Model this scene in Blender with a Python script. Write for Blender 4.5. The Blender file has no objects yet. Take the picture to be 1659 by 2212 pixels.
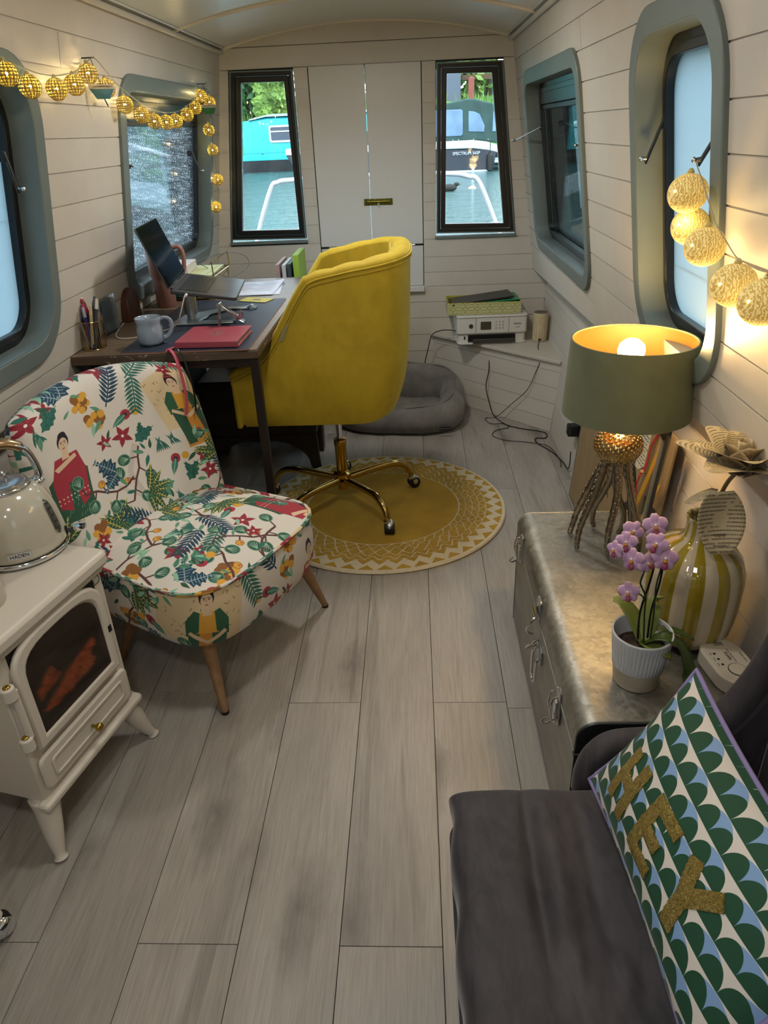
import bpy, bmesh, math, random
import numpy as np
from mathutils import Matrix, Vector
PI = math.pi
random.seed(7)
C = bpy.context.scene.collection
S = bpy.context.scene

# ------------------------------------------------------------------ camera
def cam_axes(pitch, yaw, roll):
    cy, sy = math.cos(yaw), math.sin(yaw)
    f = Vector((sy*math.cos(pitch), cy*math.cos(pitch), -math.sin(pitch)))
    r = Vector((cy, -sy, 0)); u = r.cross(f)
    c, s = math.cos(roll), math.sin(roll)
    return c*r+s*u, -s*r+c*u, f
_r, _u, _f = cam_axes(.4926, -.0545, -.0449)
cam_d = bpy.data.cameras.new('camera'); cam = bpy.data.objects.new('camera', cam_d); C.objects.link(cam)
cam.matrix_world = Matrix(((_r.x, _u.x, -_f.x, 0), (_r.y, _u.y, -_f.y, 0), (_r.z, _u.z, -_f.z, 1.42), (0, 0, 0, 1)))
cam_d.sensor_fit = 'VERTICAL'; cam_d.sensor_height = 24; cam_d.lens = 24*1534/2212
cam_d.clip_start = .02; cam_d.clip_end = 300
S.camera = cam

# ------------------------------------------------------------------ world, light, exposure
S.view_settings.view_transform = 'Standard'; S.view_settings.look = 'None'
S.view_settings.gamma = 1; S.view_settings.use_curve_mapping = False
S.view_settings.exposure = 0.0
S.cycles.max_bounces = 10; S.cycles.diffuse_bounces = 5; S.cycles.glossy_bounces = 4
S.cycles.transparent_max_bounces = 12; S.cycles.transmission_bounces = 6
S.cycles.caustics_reflective = False; S.cycles.caustics_refractive = False
S.cycles.sample_clamp_indirect = 4; S.cycles.use_denoising = True
W = bpy.data.worlds.new('sky'); S.world = W; W.use_nodes = True
wn = W.node_tree.nodes; wl = W.node_tree.links
bg = wn['Background']
tc = wn.new('ShaderNodeTexCoord'); sx = wn.new('ShaderNodeSeparateXYZ'); wr = wn.new('ShaderNodeValToRGB')
wl.new(tc.outputs['Generated'], sx.inputs[0]); wl.new(sx.outputs['Z'], wr.inputs[0]); wl.new(wr.outputs[0], bg.inputs[0])
wr.color_ramp.elements[0].position = 0; wr.color_ramp.elements[0].color = (.84, .89, .93, 1)
wr.color_ramp.elements[1].position = .7; wr.color_ramp.elements[1].color = (.68, .80, .96, 1)
bg.inputs[1].default_value = 6.0
sun_d = bpy.data.lights.new('sun', 'SUN'); sun_d.energy = 1.5; sun_d.angle = math.radians(25); sun_d.color = (1, .96, .9)
sun = bpy.data.objects.new('sun', sun_d); C.objects.link(sun); sun.rotation_euler = (math.radians(48), 0, math.radians(18))
def area_light(name, loc, rot, sx_, sy_, power, col, portal=False, shape='RECTANGLE'):
    d = bpy.data.lights.new(name, 'AREA'); d.shape = shape; d.size = sx_; d.size_y = sy_; d.energy = power; d.color = col
    o = bpy.data.objects.new(name, d); C.objects.link(o); o.location = loc; o.rotation_euler = rot
    if portal: d.cycles.is_portal = True
    return o
# sky portals standing in the window openings
area_light('window_portal', (-1.09, 3.31, 1.25), (0, math.radians(-90), 0), .75, 1.25, 1, (1, 1, 1), True)
area_light('window_portal', (-1.09, 1.78, 1.25), (0, math.radians(-90), 0), .75, .66, 1, (1, 1, 1), True)
area_light('window_portal', (.68, 3.23, 1.25), (0, math.radians(90), 0), .75, 1.25, 1, (1, 1, 1), True)
area_light('window_portal', (.68, 1.74, 1.25), (0, math.radians(90), 0), .75, .66, 1, (1, 1, 1), True)
area_light('window_portal', (-.78, 4.16, 1.31), (math.radians(-90), 0, 0), .46, .8, 1, (1, 1, 1), True)
area_light('window_portal', (.33, 4.16, 1.31), (math.radians(-90), 0, 0), .46, .8, 1, (1, 1, 1), True)
# fill lamps added unseen under the ceiling (fittings built below at the same places)
FILL_LAMPS = [(-.22, 2.72), (-.22, 1.40), (-.22, .15), (-.22, -1.05)]
for cx_, cy_ in FILL_LAMPS:
    area_light('ceiling_fill_light', (cx_, cy_, 1.845), (0, 0, 0), .17, .17, 10.5 if cy_ > 2 else 6.0, (1, .95, .88), False, 'DISK')

# ------------------------------------------------------------------ materials
def lin(c):
    if isinstance(c, str):
        c = c.lstrip('#'); c = [int(c[i:i+2], 16)/255 for i in (0, 2, 4)]
    return tuple((x/12.92 if x <= .04045 else ((x+.055)/1.055)**2.4) for x in c[:3])+(1,)
def setin(b, k, v):
    if k in b.inputs: b.inputs[k].default_value = v
class NT:
    def __init__(s, m): s.m = m; s.t = m.node_tree; s.n = s.t.nodes; s.l = s.t.links; s.b = s.n['Principled BSDF']
    def new(s, ty, **k):
        n = s.n.new(ty)
        for a, v in k.items(): setattr(n, a, v)
        return n
    def link(s, a, b): s.l.new(a, b)
    def coords(s, kind='Object', scale=(1, 1, 1), loc=(0, 0, 0)):
        t = s.new('ShaderNodeTexCoord'); m = s.new('ShaderNodeMapping')
        m.inputs['Scale'].default_value = scale; m.inputs['Location'].default_value = loc
        s.link(t.outputs[kind], m.inputs[0]); return m.outputs[0]
    def noise(s, co, scale, detail=3, rough=.5, dist=0):
        n = s.new('ShaderNodeTexNoise'); n.inputs['Scale'].default_value = scale; n.inputs['Detail'].default_value = detail
        n.inputs['Roughness'].default_value = rough; n.inputs['Distortion'].default_value = dist
        s.link(co, n.inputs['Vector']); return n
    def ramp(s, fac, stops, interp='LINEAR'):
        r = s.new('ShaderNodeValToRGB'); cr = r.color_ramp; cr.interpolation = interp
        while len(cr.elements) < len(stops): cr.elements.new(.5)
        for e, (p, c) in zip(cr.elements, stops): e.position = p; e.color = lin(c) if not (isinstance(c, tuple) and len(c) == 4) else c
        s.link(fac, r.inputs[0]); return r.outputs[0]
    def mix(s, fac, a, b, mode='MIX'):
        m = s.new('ShaderNodeMix', data_type='RGBA', blend_type=mode)
        for i, x in ((0, fac), (6, a), (7, b)):
            if hasattr(x, 'is_linked') or hasattr(x, 'links'): s.link(x, m.inputs[i])
            else: m.inputs[i].default_value = x if i == 0 else (lin(x) if isinstance(x, str) else x)
        return m.outputs[2]
    def math(s, op, a, b=None, clamp=False):
        m = s.new('ShaderNodeMath', operation=op, use_clamp=clamp)
        for i, x in enumerate((a, b)):
            if x is None: continue
            if hasattr(x, 'links'): s.link(x, m.inputs[i])
            else: m.inputs[i].default_value = x
        return m.outputs[0]
    def bump(s, h, strength=.2, dist=.01):
        b = s.new('ShaderNodeBump'); b.inputs['Strength'].default_value = strength; b.inputs['Distance'].default_value = dist
        s.link(h, b.inputs['Height']); s.link(b.outputs[0], s.b.inputs['Normal']); return b
_M = {}
def mat(name, col='#808080', rough=.5, metal=0, var=0, vscale=8, bump=0, bscale=60, bdist=.002, sheen=0, coat=0, spec=.5, emit=None, estr=0, alpha=1, trans=0, ior=1.45, fn=None):
    if name in _M: return _M[name]
    m = bpy.data.materials.new(name); m.use_nodes = True; t = NT(m); b = t.b
    b.inputs['Base Color'].default_value = lin(col); b.inputs['Roughness'].default_value = rough; b.inputs['Metallic'].default_value = metal
    setin(b, 'Specular IOR Level', spec); setin(b, 'Sheen Weight', sheen); setin(b, 'Sheen Roughness', .4); setin(b, 'Coat Weight', coat); setin(b, 'Coat Roughness', .08)
    setin(b, 'Transmission Weight', trans); setin(b, 'IOR', ior); setin(b, 'Alpha', alpha)
    if emit: setin(b, 'Emission Color', lin(emit)); setin(b, 'Emission Strength', estr)
    if sheen and 'Sheen Tint' in b.inputs:
        c = lin(col); b.inputs['Sheen Tint'].default_value = (min(1, c[0]*1.6+.2), min(1, c[1]*1.6+.2), min(1, c[2]*1.6+.2), 1)
    if var:
        co = t.coords(); n = t.noise(co, vscale, 4)
        c = lin(col); a = tuple(max(0, x*(1-var)) for x in c[:3])+(1,); d = tuple(min(1, x*(1+var)) for x in c[:3])+(1,)
        t.link(t.ramp(n.outputs[0], [(.3, a), (.7, d)]), b.inputs['Base Color'])
    if bump:
        co = t.coords(); n = t.noise(co, bscale, 4); t.bump(n.outputs[0], bump, bdist)
    if fn: fn(t)
    _M[name] = m; return m

# ------------------------------------------------------------------ mesh builder
class MB:
    def __init__(s, T=None): s.v = []; s.f = []; s.uv = []; s.T = T
    def add(s, vs, fs, uv=None):
        n = len(s.v)
        if s.T is not None: vs = [s.T @ Vector(v) for v in vs]
        s.v += [tuple(v) for v in vs]; s.f += [tuple(i+n for i in f) for f in fs]
        s.uv += list(uv) if uv else [(0, 0)]*len(vs); return s
    def bx(s, x0, x1, y0, y1, z0, z1):
        v = [(x, y, z) for z in (z0, z1) for y in (y0, y1) for x in (x0, x1)]
        return s.add(v, [(0, 2, 3, 1), (4, 5, 7, 6), (0, 1, 5, 4), (2, 6, 7, 3), (0, 4, 6, 2), (1, 3, 7, 5)])
    def box(s, c, d, R=None):
        v = [Vector((x*d[0]/2, y*d[1]/2, z*d[2]/2)) for z in (-1, 1) for y in (-1, 1) for x in (-1, 1)]
        if R is not None: v = [R @ p for p in v]
        v = [p+Vector(c) for p in v]
        return s.add(v, [(0, 2, 3, 1), (4, 5, 7, 6), (0, 1, 5, 4), (2, 6, 7, 3), (0, 4, 6, 2), (1, 3, 7, 5)])
    def prism(s, poly, d0, d1, P=lambda a, b, d: (a, b, d)):
        n = len(poly)
        v = [P(a, b, d0) for a, b in poly]+[P(a, b, d1) for a, b in poly]
        f = [tuple(range(n-1, -1, -1)), tuple(range(n, 2*n))]+[(i, (i+1) % n, n+(i+1) % n, n+i) for i in range(n)]
        return s.add(v, f)
    def ring(s, o, i, d0, d1, P=lambda a, b, d: (a, b, d)):
        n = len(o); v = [P(a, b, d) for d in (d0, d1) for L in (o, i) for a, b in L]; f = []
        for k in range(n):
            k2 = (k+1) % n
            f += [(k, n+k, n+k2, k2), (2*n+k, 2*n+k2, 3*n+k2, 3*n+k), (k, k2, 2*n+k2, 2*n+k), (n+k, 3*n+k, 3*n+k2, n+k2)]
        return s.add(v, f)
    def grid(s, fn, nu, nv, cu=False, cv=False, uvf=None):
        v = []; uv = []
        for i in range(nu):
            for j in range(nv):
                a = i/(nu if cu else nu-1); b = j/(nv if cv else nv-1)
                v.append(fn(a, b)); uv.append(uvf(a, b) if uvf else (a, b))
        f = []
        for i in range(nu if cu else nu-1):
            for j in range(nv if cv else nv-1):
                i2 = (i+1) % nu; j2 = (j+1) % nv
                f.append((i*nv+j, i2*nv+j, i2*nv+j2, i*nv+j2))
        return s.add(v, f, uv)
    def lathe(s, prof, n=32, c=(0, 0, 0), cap=True, R=None):
        c = Vector(c); v = []
        for r, z in prof:
            for k in range(n):
                a = 2*PI*k/n; p = Vector((r*math.cos(a), r*math.sin(a), z))
                v.append((R @ p if R is not None else p)+c)
        f = [(i*n+k, i*n+(k+1) % n, (i+1)*n+(k+1) % n, (i+1)*n+k) for i in range(len(prof)-1) for k in range(n)]
        if cap:
            f.append(tuple(range(n-1, -1, -1))); m = (len(prof)-1)*n; f.append(tuple(range(m, m+n)))
        return s.add(v, f)
    def cyl(s, p0, p1, r0, r1=None, n=16):
        p0, p1 = Vector(p0), Vector(p1); r1 = r0 if r1 is None else r1
        d = p1-p0; q = d.to_track_quat('Z', 'Y').to_matrix()
        return s.lathe([(r0, 0), (r1, d.length)], n, p0, True, q)
    def sphere(s, c, r, n=16, m=10, sc=(1, 1, 1), R=None):
        pr = [(max(1e-5, math.sin(PI*j/m)), -math.cos(PI*j/m)) for j in range(m+1)]
        c = Vector(c); v = []
        for a, z in pr:
            for k in range(n):
                t = 2*PI*k/n; p = Vector((r*sc[0]*a*math.cos(t), r*sc[1]*a*math.sin(t), r*sc[2]*z))
                v.append((R @ p if R is not None else p)+c)
        return s.add(v, [(i*n+k, i*n+(k+1) % n, (i+1)*n+(k+1) % n, (i+1)*n+k) for i in range(m) for k in range(n)])
    def tube(s, pts, r, n=8, closed=False, flat=1, up=None, sub=0):
        P = [Vector(p) for p in pts]
        if sub: P = spline(P, sub, closed)
        m = len(P); rr = r if callable(r) else (lambda t: r)
        t0 = (P[1]-P[0]).normalized(); nrm = Vector(up) if up else t0.orthogonal()
        nrm = (nrm-t0*nrm.dot(t0)).normalized(); v = []
        for i, p in enumerate(P):
            a = P[(i-1) % m] if (closed or i > 0) else p; b = P[(i+1) % m] if (closed or i < m-1) else p
            t = (b-a).normalized(); nrm = nrm-t*nrm.dot(t)
            nrm = nrm.normalized() if nrm.length > 1e-6 else t.orthogonal(); bi = t.cross(nrm); R = rr(i/(m-1))
            for k in range(n):
                q = 2*PI*k/n; v.append(p+nrm*(R*math.cos(q))+bi*(R*flat*math.sin(q)))
        f = [(i*n+k, i*n+(k+1) % n, ((i+1) % m)*n+(k+1) % n, ((i+1) % m)*n+k) for i in range(m if closed else m-1) for k in range(n)]
        if not closed: f += [tuple(range(n-1, -1, -1)), tuple(range((m-1)*n, m*n))]
        return s.add(v, f)
def spline(P, k, closed=False):
    P = [Vector(p) for p in P]; n = len(P); out = []
    for i in range(n if closed else n-1):
        p1, p2 = P[i], P[(i+1) % n]
        p0 = P[(i-1) % n] if (closed or i > 0) else p1*2-p2; p3 = P[(i+2) % n] if (closed or i < n-2) else p2*2-p1
        for j in range(k):
            t = j/k; out.append(.5*((2*p1)+(-p0+p2)*t+(2*p0-5*p1+4*p2-p3)*t*t+(-p0+3*p1-3*p2+p3)*t**3))
    if not closed: out.append(P[-1])
    return out
WL = {}
def wloc(o): return WL.get(o.name, Vector((0, 0, 0)))
def obj(name, mb, m, parent=None, bevel=0, seg=2, angle=38, sub=0, label=None, origin=None, solid=0):
    if parent is not None: org = wloc(parent)
    elif origin is not None: org = Vector(origin)
    else:
        a = np.array(mb.v); lo, hi = a.min(0), a.max(0); org = Vector(((lo[0]+hi[0])/2, (lo[1]+hi[1])/2, lo[2]))
    me = bpy.data.meshes.new(name)
    me.from_pydata([tuple(Vector(v)-org) for v in mb.v], [], mb.f); me.update()
    if any(u != (0, 0) for u in mb.uv[:50]):
        ul = me.uv_layers.new(name='UVMap'); vi = np.zeros(len(me.loops), dtype=np.int32); me.loops.foreach_get('vertex_index', vi)
        ul.data.foreach_set('uv', np.array(mb.uv, dtype=np.float32)[vi].ravel())
    bm = bmesh.new(); bm.from_mesh(me); bmesh.ops.recalc_face_normals(bm, faces=bm.faces); bm.to_mesh(me); bm.free()
    if angle:
        me.shade_smooth()
        if angle < 180: me.set_sharp_from_angle(angle=math.radians(angle))
    me.materials.append(m)
    o = bpy.data.objects.new(name, me); C.objects.link(o)
    if parent is not None: o.parent = parent
    else: o.location = org
    WL[o.name] = org.copy()
    if solid: k = o.modifiers.new('s', 'SOLIDIFY'); k.thickness = solid; k.offset = 0
    if bevel:
        k = o.modifiers.new('b', 'BEVEL'); k.width = bevel; k.segments = seg; k.limit_method = 'ANGLE'; k.angle_limit = math.radians(40)
    if sub: k = o.modifiers.new('u', 'SUBSURF'); k.levels = sub; k.render_levels = sub
    if label: o['label'] = label
    return o
def tag(o, label=None, cat=None, group=None, kind=None):
    if label: o['label'] = label
    if cat: o['category'] = cat
    if group: o['group'] = group
    if kind: o['kind'] = kind
    return o
def thing(name, label, cat, loc, group=None):
    o = bpy.data.objects.new(name, None); C.objects.link(o); o.location = loc; o.empty_display_size = .05
    WL[o.name] = Vector(loc); return tag(o, label, cat, group)
def struct(name, loc=(0, 0, 0), label=None):
    o = bpy.data.objects.new(name, None); C.objects.link(o); o.location = loc; WL[o.name] = Vector(loc); o['kind'] = 'structure'
    if label: o['label'] = label
    return o
def dup(o, loc, label=None, parent=None):
    c = o.copy(); C.objects.link(c)
    if parent is None:
        c.location = loc; WL[c.name] = Vector(loc)
        if label: c['label'] = label
    else: c.parent = parent; WL[c.name] = wloc(parent)
    for ch in list(o.children): dup(ch, None, None, c)
    return c
def text(name, body, size, M4, m, parent=None, extrude=.0004, align='CENTER', shear=0, sp=1):
    d = bpy.data.curves.new(name, 'FONT'); d.body = body; d.size = size; d.extrude = extrude; d.align_x = align; d.align_y = 'CENTER'; d.shear = shear; d.space_character = sp
    d.resolution_u = 3; d.materials.append(m)
    tmp = bpy.data.objects.new('tmp', d); me = bpy.data.meshes.new_from_object(tmp); bpy.data.objects.remove(tmp); bpy.data.curves.remove(d)
    me.materials.clear(); me.materials.append(m); org = wloc(parent); me.transform(Matrix.Translation(-org) @ M4)
    o = bpy.data.objects.new(name, me); C.objects.link(o); o.parent = parent; WL[o.name] = org.copy(); return o
def frame(o, x, y, z=None):     # matrix with given x and y directions at o
    x = Vector(x).normalized(); y = Vector(y); y = (y-x*y.dot(x)).normalized(); z = x.cross(y)
    return Matrix(((x.x, y.x, z.x, o[0]), (x.y, y.y, z.y, o[1]), (x.z, y.z, z.z, o[2]), (0, 0, 0, 1)))
def rr(u0, u1, v0, v1, r, n=8):
    out = []
    for cu, cv, a0 in ((u1-r, v1-r, 0), (u0+r, v1-r, 90), (u0+r, v0+r, 180), (u1-r, v0+r, 270)):
        for k in range(n+1):
            a = math.radians(a0+90*k/n); out.append((cu+r*math.cos(a), cv+r*math.sin(a)))
    return out
def pillow(mb, fn, nx=24, ny=24, T=.1, p=4, q=.5, k=.3, uvs=(1, 1), both=True):
    """closed cushion: fn(x, y, h) -> point, x and y in -1..1, h the offset along its normal"""
    def sq(a, b):
        x, y = 2*a-1, 2*b-1; x = math.copysign(abs(math.sin(x*PI/2)), x); y = math.copysign(abs(math.sin(y*PI/2)), y)
        return x*math.sqrt(1-k*y*y/2), y*math.sqrt(1-k*x*x/2), (max(0, 1-abs(x)**p)*max(0, 1-abs(y)**p))**q
    for sgn in ((1, -1) if both else (1,)):
        def g(a, b):
            x, y, h = sq(a, b); return fn(x, y, sgn*h*T/2)
        def uvf(a, b):
            x, y, h = sq(a, b); return (x*uvs[0], y*uvs[1]+(0 if sgn > 0 else 3.3))
        mb.grid(g, nx, ny, uvf=uvf)
    return mb
# ------------------------------------------------------------------ room shell
YF = 4.109; YB = -2.3; CXB = -.217
ZG = .7127
def xl(z): return -.930-.165*(1.795-z)/1.0823
def xr(z): return .4955+.1635*(1.81-z)/1.0973
def zgr(y): return .715+(4.11-y)*.034          # gunwale line rises slightly towards the stern
def zgl(y): return .715+(4.11-y)*.02
def paint(t):
    co = t.coords('Object', (1, 1, 1)); info = t.new('ShaderNodeObjectInfo')
    n = t.noise(co, 6, 4, .6); c = t.ramp(n.outputs[0], [(.3, '#c8c1b6'), (.7, '#cec8be')])
    r = t.ramp(info.outputs['Random'], [(0, (.94, .94, .94, 1)), (1, (1, 1, 1, 1))])
    t.link(t.mix(1.0, c, r, 'MULTIPLY'), t.b.inputs['Base Color'])
    g = t.coords('Object', (3, .5, 9)); n2 = t.noise(g, 14, 6, .6, .6); t.bump(n2.outputs[0], .12, .002)
m_wall = mat('painted boarding', '#c9c0b4', .42, fn=paint)
m_wallf = mat('painted far boarding', '#c9c0b4', .45, fn=paint)
m_trim = mat('white bead', '#d8cfc0', .4)
m_door = mat('white painted door', '#d2d0cc', .38, bump=.05, bscale=200)
m_ring = mat('grey green window trim', '#6a7573', .42, var=.05)
m_black = mat('black window frame', '#0b0c0d', .28)
m_rubber = mat('black rubber', '#08090a', .6)
m_frameglow = mat('black frame painted with lamp glow', '#1e1812', .35)  # black frame; the lamp's brown reflection is put into its colour
m_steel = mat('brushed steel', '#b9bcc0', .25, 1)
m_chrome = mat('chrome', '#dadde0', .08, 1)
m_dark = mat('dark void', '#0a0908', .8)
m_white = mat('white plastic', '#dcdad4', .35)

def clip_piece(ya, yb, z0f, z1f, holes, n=10):
    """outline pieces (y, z) of a board between ya and yb minus convex window openings"""
    hs = [h for h in holes if h['y0'] < yb and h['y1'] > ya and h['z0'] < z1f(0) and h['z1'] > z0f(0)]
    pieces = []; left = ('end', ya)
    def bound(h, side, z):
        c = (h['y0']+h['y1'])/2
        if z <= h['z0'] or z >= h['z1']: return c
        r = h['r']; dz = 0
        if z > h['z1']-r: dz = z-(h['z1']-r)
        if z < h['z0']+r: dz = (h['z0']+r)-z
        e = r-math.sqrt(max(0, r*r-dz*dz)) if dz > 0 else 0
        return h['y0']+e if side == 0 else h['y1']-e
    hs.sort(key=lambda h: h['y0'])
    for h in hs+[None]:
        right = ('end', yb) if h is None else ('hole', h)
        poly = []
        def edge(kind, v, side):
            if kind == 'end': return [(v, z0f(v)), (v, z1f(v))]
            za, zb = z0f(v['y0']), z1f(v['y0']); zs = [za+(zb-za)*i/n for i in range(n+1)]
            for s_ in (v['z0'], v['z1']):
                if za < s_ < zb: zs += [s_-1e-4, s_+1e-4]
            return [(bound(v, side, z), z) for z in sorted(zs)]
        L = edge(left[0], left[1], 1); R = edge(right[0], right[1], 0)
        pieces.append(L[::-1]+R) if False else pieces.append(R+L[::-1])
        left = ('hole', h)
    return pieces
def wall_boards(root, xf, sgn, rows, holes, ends, joints, m):
    """sgn: +1 right wall, -1 left wall (outward in x)"""
    for ri, (z0, z1, zf) in enumerate(rows):
        segs = [ends[0]]+joints.get(ri, [])+[ends[1]]
        for a, b in zip(segs, segs[1:]):
            f0 = zf if zf else (lambda y, z0=z0: z0)
            f1 = lambda y, z1=z1: z1
            back = clip_piece(a, b, f0, f1, holes); g = .0020
            fb = clip_piece(a+(g if a != ends[0] else 0), b-(g if b != ends[1] else 0), lambda y: f0(y)+g, lambda y: f1(y)-g, holes)
            full = (z0 < min([h['z1'] for h in holes]) and z1 > max([h['z0'] for h in holes]) and (z1-.0 < holes[0]['z1']-.01) and z0 > holes[0]['z0']+.01)
            def P(y, z, d): return (xf(z)+sgn*d, y, z)
            if full:
                for p, q in zip(back, fb):
                    mb = MB(); mb.prism(p, .004, .014, P); mb.prism(q, 0, .004, P); obj('board', mb, m, root)
            else:
                mb = MB()
                for p, q in zip(back, fb): mb.prism(p, .004, .014, P); mb.prism(q, 0, .004, P)
                obj('board', mb, m, root)
OUT = .022     # how far the opening lies inside the trim ring's outer edge
WIN = dict(
 w1=dict(side=-1, y0=2.68, y1=3.935, z0=.875, z1=1.625, r=.13),
 w0=dict(side=-1, y0=1.44, y1=2.105, z0=.875, z1=1.625, r=.17),
 wb=dict(side=-1, y0=-1.9, y1=-.6, z0=.875, z1=1.625, r=.13),
 w3=dict(side=1, y0=2.613, y1=3.84, z0=.87, z1=1.63, r=.12),
 w4=dict(side=1, y0=1.435, y1=2.035, z0=.885, z1=1.635, r=.17),
 wc=dict(side=1, y0=-1.9, y1=-.6, z0=.875, z1=1.625, r=.13))
def hole(w, e=OUT): return dict(y0=w['y0']+e, y1=w['y1']-e, z0=w['z0']+e, z1=w['z1']-e, r=max(.02, w['r']-e))
def rows(js, zf, top): return [(js[i+1], js[i], zf if i == len(js)-2 else None) for i in range(len(js)-1)]
wl_ = struct('wall_left'); wr_ = struct('wall_right')
jl = [1.80]+[1.692-.0857*i for i in range(11)]+[.70]
jr = [1.81]+[1.698-.0848*i for i in range(11)]+[.70]
wall_boards(wl_, xl, -1, rows(jl, zgl, 0), [hole(WIN['w0']), hole(WIN['w1']), hole(WIN['wb'])], (YB, YF), {1: [2.27], 11: [2.9], 5: [.4]}, m_wall)
wall_boards(wr_, xr, 1, rows(jr, zgr, 0), [hole(WIN['w4']), hole(WIN['w3']), hole(WIN['wc'])], (YB, YF), {1: [2.6], 11: [1.2], 4: [.2]}, m_wall)
# hull sides below the gunwale: recessed, leaning in towards the floor
def hull(root, sgn, xg, zg):
    def xh(z): return (.697+.043*z/.66) if sgn > 0 else -1.131-.043*z/.66
    zz = [.68, .6, .512, .424, .336, .248, .16, .072, -.002]
    for a, b in zip(zz, zz[1:]):
        for ya, yb in ((YB, .9), (.9, YF)):
            mb = MB(); P = lambda y, z, d: (xh(z)+sgn*d, y, z); g = .0012
            mb.prism([(ya, b), (yb, b), (yb, a), (ya, a)], .004, .014, P); mb.prism([(ya, b+g), (yb, b+g), (yb, a-g), (ya, a-g)], 0, .004, P)
            obj('board', mb, m_wall, root)
    # sloping soffit from the upper wall out to the hull side
    mb = MB(); xs = lambda z: (xr(z) if sgn > 0 else xl(z)); zg_ = zgr if sgn > 0 else zgl
    v = []
    for y in (YB, YF):
        v += [(xs(zg_(y))+sgn*.001, y, zg_(y)+.001), (xh(.66)+sgn*.012, y, .675), (xh(.66)+sgn*.012, y, zg_(y)+.03), (xs(zg_(y))+sgn*.001, y, zg_(y)+.013)]
    mb.add(v, [(0, 1, 5, 4), (1, 2, 6, 5), (2, 3, 7, 6), (3, 0, 4, 7), (0, 3, 2, 1), (4, 5, 6, 7)]); obj('soffit', mb, m_wall, root)
hull(wr_, 1, 0, 0); hull(wl_, -1, 0, 0)

def window(n, w, hopper=True, gl=None):
    sgn = w['side']; xf = xr if sgn > 0 else xl
    root = struct('window_%d' % n, (xf(1.25), (w['y0']+w['y1'])/2, w['z0']))
    P = lambda y, z, d: (xf(z)+sgn*d, y, z)
    def O(e, r=None): return rr(w['y0']+e, w['y1']-e, w['z0']+e, w['z1']-e, max(.02, (w['r']-e) if r is None else r), 10)
    mb = MB(); mb.ring(O(0), O(.052), -.012, .003, P); obj('trim_ring', mb, m_ring, root, .003)
    mb = MB(); mb.ring(O(.048), O(.054), -.011, .088, P); obj('reveal', mb, m_ring, root)
    mb = MB(); mb.ring(O(.050), O(.078), .055, .085, P); mb.ring(O(.072), O(.092), .047, .07, P); obj('frame', mb, m_black, root, .002)
    if hopper:
        mb = MB(); mb.prism([(w['y0']+.07, w['z1']-.135), (w['y1']-.07, w['z1']-.135), (w['y1']-.07, w['z1']-.09), (w['y0']+.07, w['z1']-.09)], .048, .07, P)
        mb.prism([(w['y0']+.09, w['z1']-.155), (w['y1']-.09, w['z1']-.155), (w['y1']-.09, w['z1']-.137), (w['y0']+.09, w['z1']-.137)], .053, .07, P)
        obj('top_rail', mb, m_black, root, .002)
    mb = MB(); mb.ring(O(.03), O(.085), .089, .110, P); obj('outer_flange', mb, m_black, root)
    mb = MB(); mb.prism(O(.078), .072, .076, P); obj('glass', mb, gl, root)
    return root
def glassfn(col, frost, drops, dscale=120, thr=.35, rough=.02, dcol='#e8f2f6', low=None):
    def fn(t):
        t.n.remove(t.b); out = [n for n in t.n if n.type == 'OUTPUT_MATERIAL'][0]
        tr = t.new('ShaderNodeBsdfTransparent'); tr.inputs[0].default_value = lin(col)
        gl = t.new('ShaderNodeBsdfGlossy'); gl.inputs['Roughness'].default_value = rough; gl.inputs[0].default_value = (.9, .9, .9, 1)
        lw = t.new('ShaderNodeFresnel'); lw.inputs[0].default_value = 1.4
        m1 = t.new('ShaderNodeMixShader'); t.link(t.math('MULTIPLY', lw.outputs[0], .9), m1.inputs[0]); t.link(tr.outputs[0], m1.inputs[1]); t.link(gl.outputs[0], m1.inputs[2])
        last = m1.outputs[0]
        if frost or drops:
            tl = t.new('ShaderNodeBsdfTranslucent'); tl.inputs[0].default_value = lin(dcol)
            df = t.new('ShaderNodeBsdfDiffuse'); df.inputs[0].default_value = lin(dcol)
            ms = t.new('ShaderNodeMixShader'); ms.inputs[0].default_value = .18; t.link(tl.outputs[0], ms.inputs[1]); t.link(df.outputs[0], ms.inputs[2])
            m2 = t.new('ShaderNodeMixShader'); t.link(last, m2.inputs[1]); t.link(ms.outputs[0], m2.inputs[2])
            if drops:
                co = t.coords('Object', (1, 1, .75)); v = t.new('ShaderNodeTexVoronoi'); v.inputs['Scale'].default_value = dscale; t.link(co, v.inputs['Vector'])
                v2 = t.new('ShaderNodeSeparateColor'); t.link(v.outputs['Color'], v2.inputs[0])
                size = t.math('MULTIPLY', v2.outputs[0], thr)
                d = t.math('LESS_THAN', v.outputs['Distance'], size)
                big = t.noise(t.coords('Object'), 4, 3, .6)
                den = t.math('GREATER_THAN', t.math('ADD', v2.outputs[1], t.math('MULTIPLY', big.outputs[0], .9)), .72)
                d = t.math('MULTIPLY', d, den); f = t.math('ADD', t.math('MULTIPLY', d, .8), frost, True)
                t.link(f, m2.inputs[0])
            else: m2.inputs[0].default_value = frost
            last = m2.outputs[0]
        t.link(last, out.inputs[0])
    return fn
g_clear = mat('clear window glass', fn=glassfn('#f2f8f8', 0, 0))
g_rain = mat('rain spotted glass', fn=glassfn('#dfe9ee', .02, 1, 150, .36))
g_wet = mat('lightly wet glass', fn=glassfn('#cfd9d8', .0, 1, 170, .12))
g_frost = mat('misted glass', fn=glassfn('#dfe9f2', .9, 0, dcol='#a9babf'))
window(1, WIN['w1'], True, g_rain)
window(2, WIN['w0'], False, g_frost)
window(3, WIN['w3'], True, g_wet)
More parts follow.
